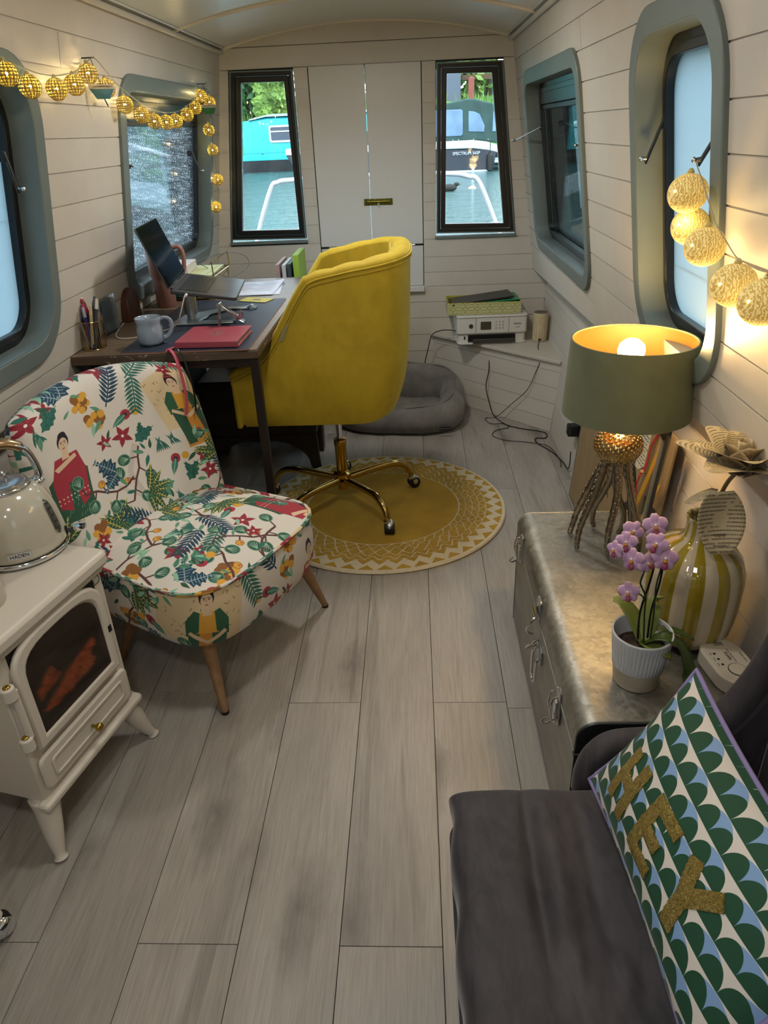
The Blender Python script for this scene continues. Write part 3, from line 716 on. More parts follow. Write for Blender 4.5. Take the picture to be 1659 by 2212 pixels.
# ------------------------------------------------------------------ low slipper chair in printed cotton
def slipper():
    O = Vector((-.445, 1.695, 0)); s = Vector((.455, .89, 0)).normalized(); f = Vector((s.y, -s.x, 0))
    L = lambda u, v, z: O+s*u+f*v+Vector((0, 0, z))
    t = thing('slipper_chair', 'low slipper chair in white fabric printed with leaves, red flowers and figures', 'chair', (O.x-.2, O.y+.1, 0))
    N = 72
    def foot(th, e=5, gu=.275, gv=.265, v0=-.245):
        c, d = math.cos(th), math.sin(th); w = (abs(c)**e+abs(d)**e)**(-1/e); x, y = c*w, d*w
        return x*gu*(1+.05*y)*(1 if y > 0 else 1), v0+y*gv+(.022*(1-x*x) if y > 0 else 0)
    mb = MB()
    def topf(a, b):
        th = 2*PI*a; u, v = foot(th); u0, v0 = 0, -.25; r = b**.8
        return L(u0+(u-u0)*r, v0+(v-v0)*r, .398+.045*(1-r**3))
    mb.grid(topf, N, 14, True, uvf=lambda a, b: (foot(2*PI*a)[0]*b**.8+.1, -.25+(foot(2*PI*a)[1]+.25)*b**.8+.6))
    obj('seat_cushion', mb, m_floral, t, angle=180)
    mb = MB(); prof = [(1.0, .400), (1.012, .385), (1.02, .35), (1.02, .30), (1.005, .255), (.97, .225), (.90, .207), (.6, .205), (.01, .205)]
    per = [0]
    for k in range(N): a_, b_ = foot(2*PI*k/N), foot(2*PI*(k+1)/N); per.append(per[-1]+math.hypot(a_[0]-b_[0], a_[1]-b_[1]))
    v, fs, uv = [], [], []
    for k in range(N+1):
        u_, v_ = foot(2*PI*k/N)
        for r, z in prof: v.append(L(u_*r, -.245+(v_+.245)*r, z)); uv.append((per[k], z+.33))
    m = len(prof); fs = [(k*m+j, (k+1)*m+j, (k+1)*m+j+1, k*m+j+1) for k in range(N) for j in range(m-1)]
    mb.add(v, fs, uv); obj('seat_side', mb, m_floral, t, angle=60)
    mb = MB(); mb.tube([L(foot(2*PI*k/N)[0]*1.01, -.245+(foot(2*PI*k/N)[1]+.245)*1.01, .400) for k in range(N)], .0055, 8, True)
    for i in range(len(mb.v)): mb.uv[i] = ((i//8)*.02, (i % 8)*.004)
    obj('piping', mb, m_floral, t, angle=180)
    mb = MB()
    def bf(x, y, h):
        yy = (y+1)/2; z = .30+yy*(.550-(.030 if x < 0 else .045)*x*x); w = .275+.042*math.sin(PI*min(1, yy*.95))+(.045*yy if x < 0 else 0)
        v_ = -.395-.16*yy+.085*x*x*(.4+.6*yy)-.02*math.sin(PI*yy)
        nx = -.30*x; n = Vector((nx, 1, .25)).normalized()
        return L(x*w+n.x*h, v_+n.y*h, z+n.z*h)
    pillow(mb, bf, 40, 34, .125, 7, .42, .05, (.30, .33)); mb.uv = [(a_+.525, b_+.47) for a_, b_ in mb.uv]; obj('backrest', mb, m_floral, t, angle=180)
    wood = mat('oak leg', '#8a6a4a', .5, var=.2, vscale=30)
    for a, b in (((-.59, 1.543, .215), (-.55, 1.47, .006)), ((-.375, 1.905, .215), (-.322, 1.97, .006))):
        lg = obj('leg', MB().cyl(b, a, .010, .021, 18), wood, t); obj('foot_pad', MB().cyl((b[0], b[1], 0), (b[0], b[1], .009), .011, n=14), m_rubber, lg)
    for sg in (-1, 1):
        p0, p1 = L(.17*sg, -.36, .215), L(.21*sg, -.44, .0)
        obj('leg', MB().cyl(p1, p0, .010, .021, 18), wood, t)
slipper()

# ------------------------------------------------------------------ yellow velvet office chair
def velvet(base, dark, light):
    def fn(t):
        co = t.coords(); n = t.noise(co, 5, 4, .6, .8); n2 = t.noise(t.coords('Object', (1, 1, .4)), 22, 3, .6)
        c = t.ramp(n.outputs[0], [(.3, dark), (.7, light)]); c = t.mix(.2, c, t.ramp(n2.outputs[0], [(.4, dark), (.6, light)]))
        t.link(c, t.b.inputs['Base Color']); w = t.noise(co, 400, 2); t.bump(w.outputs[0], .1, .0005)
    return fn
m_yel = mat('yellow velvet', '#c9a21c', .75, sheen=.45, fn=velvet('#b39a22', '#a38a14', '#c0a628'))
m_gold = mat('gold plated steel', '#b89a58', .12, 1)
def office_chair():
    c = Vector((-.315, 2.70, 0)); t = thing('office_chair', 'yellow velvet tub chair with channelled back on a gold swivel base', 'chair', (c.x, c.y, .013))
    A, B = .40, .285; cx = -.255
    # plan curve of the shell, from the near front round the back to the far front
    def plan(s, off):
        n1 = .28; ex = 3.2; ax, by = .245-off, .285-off; L1 = .40
        if s < n1: return Vector((-.655+(s/n1)*L1, 2.70-by, 0))
        if s > 1-n1: return Vector((-.655+((1-s)/n1)*L1, 2.70+by, 0))
        th = -PI/2+PI*(s-n1)/(1-2*n1); q, r = math.cos(th), math.sin(th); w = (abs(q)**ex+abs(r)**ex)**(-1/ex)
        return Vector((cx+ax*q*w, 2.70+by*r*w, 0))
    xs = [-.66, -.62, -.575, -.53, -.49, -.44, -.40, -.375, -.36, -.33, -.20, -.05, 0]; zs = [.668, .682, .705, .737, .782, .86, .925, .962, .985, 1.0, 1.025, 1.045, 1.052]
    def top(x): return float(np.interp(x, xs, zs))
    def bot(x): return .462+.035*max(0, (x+.2)/.2)**2
    NS = 150
    def ss(a): return a
    def shell(off, zt, name, ribs=False, flare=0):
        mb = MB()
        def g(a, b):
            p = plan(a, off); x = p.x; z0 = bot(x) if zt is None else zt; z1 = top(plan(a, 0).x)
            z = z0+(z1-z0)*b; o_ = 0
            if ribs: o_ = .013*abs(math.sin(a*PI*15))*min(1, b*3)
            if zt is None:      # outer skin: narrows towards the bottom
                k = (1-b)**5; o_ = .05*k+.012*(1-b)
            q = plan(a, off+o_-(.0)); return (q.x if x > -.6 else q.x+.02*(1-b)*(zt is None), q.y, z)
        mb.grid(g, NS, 26); return obj(name, mb, m_yel, t, angle=180)
    shell(0, None, 'outer_shell'); shell(.055, .56, 'inner_back', True)
    # rolled rim between outer and inner skins, and front edges
    mb = MB()
    def rim(a, b):
        p, q = plan(a, 0), plan(a, .055+.013*abs(math.sin(a*PI*15))); z = top(p.x); th = PI*b
        m_, h = (p+q)/2, (p-q)/2
        d = m_+h*math.cos(th); r = .018 if -.64 < p.x else .01
        puff = .72+.28*abs(math.sin(a*PI*15))**.5
        return (d.x-(.012*math.sin(th) if top(p.x) < .99 else 0), d.y, z+r*math.sin(th)*puff)
    mb.grid(rim, NS, 9); obj('rim', mb, m_yel, t, angle=180)
    for off, dz in ((-.003, -.006), (-.002, -.020)):
        mb = MB(); pts = [plan(k/90, off) for k in range(91)]; pts = [Vector((p.x, p.y, top(p.x)+dz)) for p in pts]; mb.tube(pts, .0035, 6); obj('piping', mb, m_yel, t, angle=180)
    # front faces of the two sides
    for sg in (-1, 1):
        mb = MB(); y0 = 2.70+sg*.285; y1 = 2.70+sg*.23; mb.prism([(min(y0, y1), .476), (max(y0, y1), .476), (max(y0, y1), .668), (min(y0, y1), .668)], -.656, -.636, lambda y, z, d: (d, y, z)); obj('side_front', mb, m_yel, t, .008)
    mb = MB(); mb.bx(-.640, -.14, 2.50, 2.90, .472, .53); obj('seat_base', mb, m_yel, t, .02)
    mb = MB()
    pillow(mb, lambda x, y, h: (-.365+x*.285, 2.70+y*.224, .575+h), 20, 20, .11, 6, .4, .1); obj('seat_cushion', mb, m_yel, t, angle=180)
    # base, leading outward from the hub
    mb = MB(); mb.cyl((c.x, c.y, .30), (c.x, c.y, .465), .012, n=16); obj('gas_lift', mb, m_chrome, t)
    mb = MB(); mb.lathe([(.020, .16), (.0235, .165), (.0235, .285), (.026, .29), (.026, .315), (.018, .318)], 24, (c.x, c.y, 0)); obj('lift_sleeve', mb, m_gold, t)
    mb = MB(); mb.lathe([(.018, .085), (.022, .088), (.022, .135), (.036, .145), (.036, .162), (.026, .17)], 24, (c.x, c.y, 0)); obj('hub', mb, m_gold, t)
    mb = MB(); mb.bx(c.x-.09, c.x+.09, c.y-.06, c.y+.06, .452, .464); obj('tilt_plate', mb, m_black, t, .004)
    for k in range(5):
        a = math.radians(-53+72*k+(8 if k == 1 else (3 if k == 2 else 0))); e = Vector((math.cos(a), math.sin(a), 0))
        P = lambda r, z: (c.x+e.x*r, c.y+e.y*r, z)
        mb = MB(); mb.tube([P(.02, .135), P(.10, .142), P(.20, .150), P(.255, .146), P(.295, .125), P(.318, .092), P(.325, .066)], lambda q: .0165-.004*q, 12, sub=5); lg = obj('leg', mb, m_gold, t, angle=180)
        w = Vector(P(.335, .0402)); ax = Vector((-e.y, e.x, 0)) if k % 2 else Vector((e.x*.6-e.y*.8, e.y*.6+e.x*.8, 0))
        mb = MB(); mb.cyl(w-ax*.020, w+ax*.020, .0245, n=22); cs = obj('caster_wheel', mb, m_rubber, t, .004)
        mb = MB(); mb.sphere(w+Vector((0, 0, .006)), .026, 16, 10, (.9, .9, 1)); obj('caster_hood', mb, m_chrome, cs)
        mb = MB(); mb.lathe([(.012, .060), (.019, .062), (.019, .070), (.013, .074)], 16, (P(.326, 0)[0], P(.326, 0)[1], 0)); obj('collar', mb, m_chrome, cs)
    # small sewn label on the near side's front edge
    mb = MB(); F = frame((-.447, 2.4115, .825), (.42, 0, .9), (.9, 0, -.42)); mb.T = F; mb.box((0, 0, 0), (.062, .014, .0012)); lb = obj('sewn_label', mb, mat('grey label', '#8c8a80', .6), t)
    text('label_lettering', 'VELVOR', .011, frame((-.447, 2.4105, .825), (.42, 0, .9), (-.9, 0, .42)), m_dark, lb, .0003) if False else None
office_chair()

# ------------------------------------------------------------------ round rug
def rug():
    cx, cy = -.152, 2.676; R0 = .52
    m_wool = mat('cream wool', '#c8bda3', .95, var=.06, vscale=40, bump=.5, bscale=500, bdist=.002, sheen=.2)
    m_must = mat('mustard wool', '#a8862a', .95, var=.16, vscale=9, bump=.5, bscale=420, bdist=.002, sheen=.3)
    t = thing('rug', 'round mustard and cream wool rug with rings of triangles under the office chair', 'rug', (cx, cy, 0))
    obj('pile', MB().lathe([(R0-.006, .0), (R0, .006), (R0-.004, .0125), (R0-.012, .0135), (.001, .0135)], 128, (cx, cy, 0)), m_wool, t)
    obj('centre_disc', MB().lathe([(.322, .012), (.322, .0145), (.001, .0145)], 96, (cx, cy, 0)), m_must, t, angle=20)
    mb = MB(); Rr = random.Random(3)
    for ring, (ra, rb, n, dn, ph) in enumerate(((.329, .352, 44, 0, 0), (.355, .380, 45, 1, .5), (.383, .408, 46, 0, .2), (.411, .436, 46, 1, .6), (.440, .468, 46, 0, .1), (.474, .504, 46, 1, .4))):
        for k in range(n):
            a0 = 2*PI*(k+ph)/n; w = 2*PI/n
            def pt(a, r): return (cx+r*math.cos(a), cy+r*math.sin(a))
            j = Rr.uniform(-.05, .05)*w
            tris = [[pt(a0+.06*w+j, ra), pt(a0+.94*w, ra), pt(a0+.5*w+j, rb)]] if ring % 2 == 0 else [[pt(a0+.08*w, rb), pt(a0+.92*w+j, rb), pt(a0+.5*w, ra)]]
            if ring < 4:
                o_ = .5*w
                tris.append([pt(a0+.12*w+o_+j, rb), pt(a0+.88*w+o_, rb), pt(a0+.5*w+o_, ra+.004)] if ring % 2 == 0 else [pt(a0+.12*w+o_, ra), pt(a0+.88*w+o_, ra), pt(a0+.5*w+o_, rb-.004)])
            for tr in tris: mb.prism(tr, .0130, .0148)
    o = obj('triangle', mb, m_must, t, angle=20); o['kind'] = 'stuff'
rug()
# ------------------------------------------------------------------ desk
ZD = .835
def deskwood(t):
    co = t.coords('Object', (3, 40, 3)); n = t.noise(co, 1.6, 6, .62, .5); c = t.ramp(n.outputs[0], [(.3, '#4a3b2e'), (.5, '#685646'), (.72, '#7e6b58')])
    b = t.noise(t.coords(), 3, 3); c = t.mix(.35, c, t.ramp(b.outputs[0], [(.35, '#4a4038'), (.65, '#8a7a68')]))
    t.link(c, t.b.inputs['Base Color']); t.bump(n.outputs[0], .15, .001)
m_dwood = mat('walnut stained board', '#5b4636', .42, fn=deskwood)
def edgewood(t):
    n = t.noise(t.coords('Object', (30, 2.2, 60)), 2.0, 4, .7); n2 = t.noise(t.coords('Object', (1, 1, 1)), 5, 2)
    f = t.math('MULTIPLY', t.math('GREATER_THAN', n.outputs[0], .60), t.math('GREATER_THAN', n2.outputs[0], .48))
    t.link(t.mix(f, '#4d3d30', '#b5a28c'), t.b.inputs['Base Color'])
m_edge = mat('worn board edge', '#4d3d30', .5, fn=edgewood)
m_iron = mat('black brown steel', '#231b18', .45, .4)
dk = thing('desk', 'dark wooden desk with worn front edge on a black steel frame', 'desk', (-.8, 2.8, 0))
mb = MB(); mb.prism([(-1.078, 2.150), (-.494, 2.178), (-.484, 3.415), (-1.078, 3.415)], ZD-.004, ZD); obj('desktop', mb, m_dwood, dk, .0015)
mb = MB(); mb.prism([(-1.079, 2.148), (-.492, 2.176), (-.482, 3.417), (-1.079, 3.417)], ZD-.030, ZD-.0035); obj('desktop_edge', mb, m_edge, dk, .003)
def post(x, y, z1=ZD-.03): mb = MB(); mb.bx(x-.0135, x+.0135, y-.0135, y+.0135, .006, z1); l = obj('leg', mb, m_iron, dk, .0015); obj('foot', MB().bx(x-.010, x+.010, y-.010, y+.010, 0, .007), m_rubber, l); return l
for x, y in ((-.508, 2.195), (-1.040, 2.175), (-.498, 3.398), (-1.05, 3.398)): post(x, y)
mb = MB(); mb.bx(-1.05, -.50, 2.184, 2.208, ZD-.058, ZD-.031); mb.bx(-1.05, -.50, 3.386, 3.41, ZD-.058, ZD-.031)
mb.bx(-.518, -.497, 2.19, 3.41, ZD-.058, ZD-.031); mb.bx(-1.062, -1.038, 2.17, 3.41, ZD-.058, ZD-.031); obj('frame_rail', mb, m_iron, dk, .001)
mb = MB(); mb.bx(-1.045, -1.035, 2.2, 3.39, .35, .78); obj('back_panel', mb, mat('black panel', '#0d0c0c', .7), dk)
# dark wooden box on arched feet under the desk
t = thing('footstool', 'dark wooden low cabinet on arched bracket feet under the desk', 'cabinet', (-.72, 3.2, 0))
m_dkw = mat('very dark wood', '#2a1d15', .4, var=.2, vscale=20)
mb = MB(); mb.bx(-1.0, -.47, 3.10, 3.37, .17, .44); obj('body', mb, m_dkw, t, .006)
ar = [(-1.0, .0), (-.96, .0)]+[(-.735+.225*math.cos(a), .02+.135*math.sin(a)) for a in [PI-PI*k/16 for k in range(17)]]+[(-.50, 0), (-.46, 0), (-.465, .06), (-.47, .172), (-1.0, .172)]
mb = MB(); mb.prism(ar, 3.098, 3.118, lambda x, z, d: (x, d, z)); obj('apron', mb, m_dkw, t, .002)
for x in (-.98, -.49): mb = MB(); mb.bx(x-.02, x+.02, 3.30, 3.37, 0, .172); obj('foot', mb, m_dkw, t, .004)
mb = MB(); mb.bx(-.99, -.48, 3.096, 3.101, .19, .42); obj('drawer_front', mb, m_dkw, t, .002)

# ------------------------------------------------------------------ things on the desk
m_navy = mat('navy leatherette', '#232b3c', .5, bump=.15, bscale=500, bdist=.0006)
t = tag(obj('desk_mat', MB().prism(rr(-.928, -.517, 2.168, 2.93, .012, 4), ZD+.0002, ZD+.0028), m_navy, origin=(-.7, 2.5, ZD)), 'large navy leatherette desk mat on the desk', 'desk mat')
obj('edge_band', MB().ring(rr(-.929, -.516, 2.167, 2.931, .012, 4), rr(-.927, -.518, 2.169, 2.929, .012, 4), ZD+.0001, ZD+.0022), mat('tan edge', '#a06a42', .6), t)
ZM = ZD+.003
# mug
cx, cy = -.855, 2.272; z0 = ZM
m_mug = mat('pale blue grey glaze', '#8f9cab', .12, var=.10, vscale=25, coat=.6)
t = thing('mug', 'pale blue glazed stoneware mug with handle on the desk mat', 'mug', (cx, cy, z0))
r0 = .0415
obj('cup', MB().lathe([(.030, 0), (.037, .003), (r0, .012), (r0+.001, .035), (r0-.001, .052), (r0-.004, .062), (r0-.0035, .070), (r0, .083), (r0-.001, .0855), (r0-.004, .083), (r0-.007, .068), (r0-.005, .03), (.02, .008), (.0005, .008)], 40, (cx, cy, z0), False), m_mug, t, angle=60)
hd = Vector((.95, .25, 0)).normalized(); P = lambda r, z: (cx+hd.x*r, cy+hd.y*r, z0+z)
obj('handle', MB().tube([P(.036, .075), P(.050, .080), P(.066, .074), P(.071, .055), P(.064, .034), P(.050, .020), P(.039, .017)], .0055, 10, flat=1.35, sub=5), m_mug, t, angle=180)
obj('coffee', MB().lathe([(.034, .0), (.0005, .0)], 32, (cx, cy, z0+.06), False), mat('tea', '#6f7f92', .1), t)
# pen pot of gold wire with pens
cx, cy = -1.036, 2.252; z0 = ZD+.0003
m_wire = mat('brass wire', '#b59b62', .2, 1)
t = thing('pen_pot', 'gold wire pen pot at the near wall end of the desk', 'pen pot', (cx, cy, z0))
mb = MB()
for k in range(38):
    a = 2*PI*k/38; mb.cyl((cx+.035*math.cos(a), cy+.035*math.sin(a), z0+.001), (cx+.0375*math.cos(a), cy+.0375*math.sin(a), z0+.088), .0007, n=5)
o = obj('wire', mb, m_wire, t); o['kind'] = 'stuff'
for z, r in ((.0015, .036), (.088, .038)): obj('hoop', MB().tube([(cx+r*math.cos(2*PI*k/40), cy+r*math.sin(2*PI*k/40), z0+z) for k in range(40)], .0014, 6, True), m_wire, t)
obj('base', MB().lathe([(.034, .0005), (.034, .002), (.001, .002)], 30, (cx, cy, z0)), m_wire, t)
pens = [('#23242a', .135, -.8, .28, 'grey capped pen', '#55585a'), ('#6a6f70', .15, -.5, .25, 'silver grey pen', '#8a8f90'), ('#1f2d7a', .128, -.2, .12, 'blue ballpoint pen', '#aab0c8'), ('#22262a', .13, .1, .05, 'black pen', '#3a3d40'),
        ('#b02a52', .135, .15, .10, 'pink felt pen', '#c04a68'), ('#101214', .135, .45, .16, 'glossy black marker', '#202226'), ('#d8cdb8', .145, .5, .2, 'white tipped pen', '#e6e0d4'), ('#3a4248', .165, .9, .38, 'long grey craft knife', '#5a6268'), ('#8d3a6a', .085, -.1, .02, 'purple pen low in the pot', '#a04a80'), ('#2b3f36', .125, -.65, .12, 'dark green pen', '#3b5a4c'), ('#4a5054', .155, .75, .33, 'slim grey pen with white cap', '#e0e0dc'),
        ('#1c2430', .14, -.35, -.1, 'dark blue pen at the left of the pot', '#2a3a5a'), ('#7a7f84', .132, -.75, -.05, 'dull silver pen leaning left', '#4a4e52'), ('#0e0f11', .142, .25, .22, 'matt black pen in the middle', '#1a1b1e'), ('#8a2338', .125, .05, -.2, 'dark red pen at the front', '#a83a4c'), ('#c9b48a', .138, .62, -.1, 'bare wooden pencil', '#d8c79a')]
for k, (col, L_, tx, ty, nm, c2) in enumerate(pens):
    a = 2.4*k; b = Vector((cx+.016*math.cos(a), cy+.016*math.sin(a), z0+.004)); d = Vector((tx*.30, ty*.2, 1)).normalized()
    rt = .030; e = b+d*L_
    h = (z0+.088-b.z)/d.z; q = b+d*h; v2 = Vector((q.x-cx, q.y-cy)); 
    if v2.length > rt: v2 = v2.normalized()*rt; d = (Vector((cx+v2.x, cy+v2.y, z0+.088))-b).normalized(); e = b+d*L_
    mm = mat('pen '+col, col, .3); m2 = mat('pen '+c2, c2, .3)
    p = obj('pen', MB().cyl(b, e-d*.03, .0052, n=10), mm); tag(p, nm+' standing in the gold wire pot', 'pen', 'pens in the wire pot')
    obj('cap', MB().cyl(e-d*.03, e, .0056, .0042, 10), m2, p)
t = obj('stapler', MB().box((cx-.012, cy+.018, z0+.115), (.016, .018, .085), Matrix.Rotation(-.25, 3, 'Y')), mat('white tool', '#bdb9b0', .4), bevel=.005); tag(t, 'white and red scissors handle standing in the wire pot', 'scissors')
obj('grip', MB().box((cx-.012+.004, cy+.012, z0+.125), (.009, .012, .06), Matrix.Rotation(-.25, 3, 'Y')), mat('red grip', '#9c1f30', .35), t, .003)
# acrylic photo stand
t = thing('photo_stand', 'clear acrylic block frame with a dark photo behind the pen pot', 'picture frame', (-1.06, 2.46, ZD))
m_acr = mat('acrylic', '#dfe6e6', .05, fn=glassfn('#e8eeee', .05, 0))
x0_, y0_, y1_ = -1.062, 2.405, 2.505
mb = MB(); mb.box((-1.050, 2.455, ZD+.062), (.004, .100, .124), Matrix.Rotation(-.1, 3, 'Z')); obj('front_sheet', mb, m_acr, t)
mb = MB(); mb.box((-1.056, 2.455, ZD+.062), (.002, .098, .120), Matrix.Rotation(-.1, 3, 'Z'))
def photofn(t):
    n = t.noise(t.coords('Object', (1, 14, 10)), 1.2, 3, .6); t.link(t.ramp(n.outputs[0], [(.3, '#1c2430'), (.48, '#3a4a5a'), (.56, '#b08d76'), (.64, '#5a3a4a'), (.75, '#20304a')]), t.b.inputs['Base Color'])
obj('photo', mb, mat('photo print', '#303a46', .3, fn=photofn), t)
mb = MB(); mb.box((-1.062, 2.455, ZD+.004), (.026, .102, .004), Matrix.Rotation(-.1, 3, 'Z')); obj('foot', mb, m_acr, t)
# wooden arch bookend
m_wal = mat('walnut block', '#4a2c1f', .35, var=.2, vscale=12)
t = obj('wooden_block', MB().prism([(2.598+0, ZD), (2.715, ZD), (2.715, ZD+.07)]+[(2.657+.058*math.cos(a), ZD+.062+.052*math.sin(a)) for a in [PI*k/14 for k in range(1, 14)]]+[(2.598, ZD+.07)], -1.073, -1.038, lambda y, z, d: (d, y, z)), m_wal, bevel=.004)
tag(t, 'brown wooden block with rounded top against the wall behind the pen pot', 'wood block')
# pink flask
cx, cy = -.985, 2.862; z0 = ZD+.0003
m_pink = mat('dusty pink enamel', '#936a5f', .4)
t = thing('flask', 'tall dusty pink tumbler with handle beneath the window', 'tumbler', (cx, cy, z0))
obj('body', MB().lathe([(.034, 0), (.037, .004), (.040, .10), (.0402, .108), (.046, .122), (.050, .22), (.050, .232)], 40, (cx, cy, z0)), m_pink, t, angle=50)
obj('lid', MB().lathe([(.0505, .231), (.0505, .240), (.046, .243), (.001, .243)], 40, (cx, cy, z0)), mat('dark lid', '#3a302e', .4), t)
obj('straw', MB().cyl((cx-.015, cy-.01, z0+.24), (cx-.022, cy-.01, z0+.285), .004, n=10), mat('red straw', '#7a3a34', .4), t)
obj('handle', MB().tube([(cx+.046, cy+.01, z0+.215), (cx+.075, cy+.014, z0+.222), (cx+.090, cy+.016, z0+.20), (cx+.088, cy+.016, z0+.15), (cx+.072, cy+.014, z0+.115), (cx+.040, cy+.01, z0+.105)], .0085, 10, sub=5), m_pink, t, angle=180)
# laptop stand and laptop
m_alu = mat('matte aluminium', '#a9b0b4', .32, .9); m_grey = mat('space grey aluminium', '#55565b', .35, .85)
st = thing('laptop_stand', 'aluminium laptop riser with forked foot and round column', 'laptop stand', (-.815, 2.62, ZM))
cxs, cys = -.815, 2.61
def fork(y0, y1, sgn):
    p = [(-.86, y0-.02), (-.80, y0), (-.62, y1), (-.60, y1), (-.60, y1+.035), (-.62, y1+.035), (-.80, y0+.045), (-.86, y0+.05)]
    return p
mb = MB(); mb.prism([(-.872, 2.50), (-.64, 2.515), (-.64, 2.548), (-.775, 2.555), (-.760, 2.60), (-.76, 2.66), (-.70, 2.735), (-.635, 2.742), (-.635, 2.775), (-.72, 2.768), (-.80, 2.70), (-.85, 2.68)], ZM+.0008, ZM+.0068); obj('foot_plate', mb, m_alu, st, .002)
for y in (2.531, 2.758):
    mb = MB(); mb.tube([(-.65, y, ZM+.004), (-.635, y, ZM+.010), (-.622, y, ZM+.012), (-.610, y, ZM+.006), (-.604, y, ZM+.003)], .0035, 8, flat=4.6, up=(0, 0, 1), sub=3); obj('foot_end', mb, m_alu, st)
obj('column', MB().lathe([(.017, .006), (.017, .018), (.0235, .020), (.0235, .098), (.019, .100)], 32, (cxs, cys, ZM)), m_alu, st, angle=40)
# laptop: hinge line and slopes
h0 = Vector((-.823, 2.44, .975)); h1 = Vector((-.865, 2.785, .975)); f0 = Vector((-.603, 2.43, .94))
ey = (h1-h0).normalized(); ex = (f0-h0); ex = (ex-ey*ex.dot(ey)).normalized(); ez = ex.cross(ey)
if ez.z < 0: ez = -ez
LW_, LD_ = (h1-h0).length, .222
FL = Matrix(((ex.x, ey.x, ez.x, h0.x), (ex.y, ey.y, ez.y, h0.y), (ex.z, ey.z, ez.z, h0.z), (0, 0, 0, 1)))
mb = MB(FL); mb.prism(rr(.05, .17, .07, .28, .01, 3), -.019, -.0145); obj('support_plate', mb, m_alu, st)
q = FL @ Vector((.05, .17, -.018)); obj('tilt_arm', MB().cyl((cxs, cys, ZM+.09), q, .012, n=14), m_alu, st)
lt = thing('laptop', 'open space grey laptop with dark screen raised on the aluminium stand', 'laptop', h0)
mb = MB(FL); mb.prism(rr(0, LD_, 0, LW_, .012, 5), -.0145, -.003); obj('base', mb, m_grey, lt, .002)
kb = mat('laptop well', '#1a1b1e', .5); mk = mat('black key', '#0c0d0f', .35)
mb = MB(FL); mb.prism(rr(.022, .120, .030, LW_-.030, .004, 3), -.0031, -.0026); obj('keyboard_well', mb, kb, lt)
key0 = None
for r_ in range(6):
    nk = 14 if r_ else 14; x0_ = .0245+r_*.0158; x1_ = x0_+.0138 if r_ else x0_+.010
    w = (LW_-.066)/14; cells = [(j*w, (j+1)*w) for j in range(14)] if r_ < 5 else [(0, w), (w, 2*w), (2*w, 3*w), (3*w, 4.2*w), (4.2*w, 9.4*w), (9.4*w, 10.6*w), (10.6*w, 11.6*w), (11.6*w, 12.8*w), (12.8*w, 14*w)]
    for a, b in cells:
        mb = MB(FL); mb.bx(x0_, x1_, .033+a+.001, .033+b-.001, -.0026, -.0014); obj('key', mb, mk, lt)
mb = MB(FL); mb.prism(rr(.131, .206, .10, LW_-.10, .004, 3), -.0031, -.0027); obj('trackpad', mb, mat('trackpad', '#4c4d52', .3, .6), lt)
sc = Vector((-.902, 2.462, 1.172)); su = sc-h0; su = (su-ey*su.dot(ey)); SH = su.length; su.normalize(); sn = ey.cross(su)
if sn.x < 0: sn = -sn
FS = Matrix(((su.x, ey.x, sn.x, h0.x), (su.y, ey.y, sn.y, h0.y), (su.z, ey.z, sn.z, h0.z), (0, 0, 0, 1)))
mb = MB(FS); mb.prism(rr(.004, SH, 0, LW_, .010, 5), -.006, -.001); lid = obj('lid', mb, m_grey, lt, .001)
mb = MB(FS); mb.prism(rr(.006, SH-.002, .002, LW_-.002, .009, 5), -.001, -.0004); obj('screen', mb, mat('dark glass screen', '#040405', .3, spec=0, coat=.12), lid)
obj('hinge', MB().cyl(h0+ey*.03+Vector((0, 0, -.004)), h1-ey*.03+Vector((0, 0, -.004)), .0055, n=10), kb, lt)
q = FL @ Vector((.055, -.002, -.009))
pts = [q, q+Vector((-.002, -.02, -.004)), (-.79, 2.405, .90), (-.815, 2.42, .862), (-.86, 2.44, ZM+.003), (-.90, 2.40, ZM+.003), (-.925, 2.36, ZM+.002), (-.96, 2.345, ZD+.004), (-1.0, 2.36, ZD+.003), (-1.03, 2.42, ZD+.003), (-1.05, 2.52, ZD+.003), (-1.06, 2.58, ZD+.003)]
t = tag(obj('charging_cable', MB().tube(pts, .0021, 8, sub=6), mat('white cable', '#c9c2b4', .45), angle=180), 'white charging cable looping from the laptop across the desk', 'cable')
obj('plug', MB().cyl(q, q+Vector((.001, -.016, -.002)), .0045, n=10), m_white, t)
# phone stand
t = thing('phone_stand', 'small bent aluminium phone stand behind the pink notebook', 'phone stand', (-.64, 2.42, ZM))
m_al2 = mat('polished aluminium', '#a5a6a8', .2, .95)
mb = MB(); mb.prism(rr(-.668, -.588, 2.395, 2.445, .008, 4), ZM+.0003, ZM+.004); obj('foot_plate', mb, m_al2, t, .001)
mb = MB(); mb.prism([(-.668, ZM+.002), (-.664, ZM+.002), (-.652, ZM+.088), (-.656, ZM+.088)], 2.398, 2.425, lambda x, z, d: (x, d, z)); obj('upright', mb, m_al2, t, .001)
obj('pivot', MB().cyl((-.654, 2.393, ZM+.088), (-.654, 2.430, ZM+.088), .0075, n=16), m_al2, t)
mb = MB(); mb.prism([(-.656, ZM+.086), (-.652, ZM+.092), (-.596, ZM+.052), (-.600, ZM+.047)], 2.400, 2.423, lambda x, z, d: (x, d, z)); obj('cradle', mb, m_al2, t, .001)
mb = MB(); mb.tube([(-.600, 2.411, ZM+.049), (-.594, 2.411, ZM+.046), (-.588, 2.411, ZM+.050), (-.587, 2.411, ZM+.060), (-.590, 2.411, ZM+.066)], .0024, 8, flat=4, up=(0, 1, 0), sub=3); obj('lip', mb, m_al2, t)
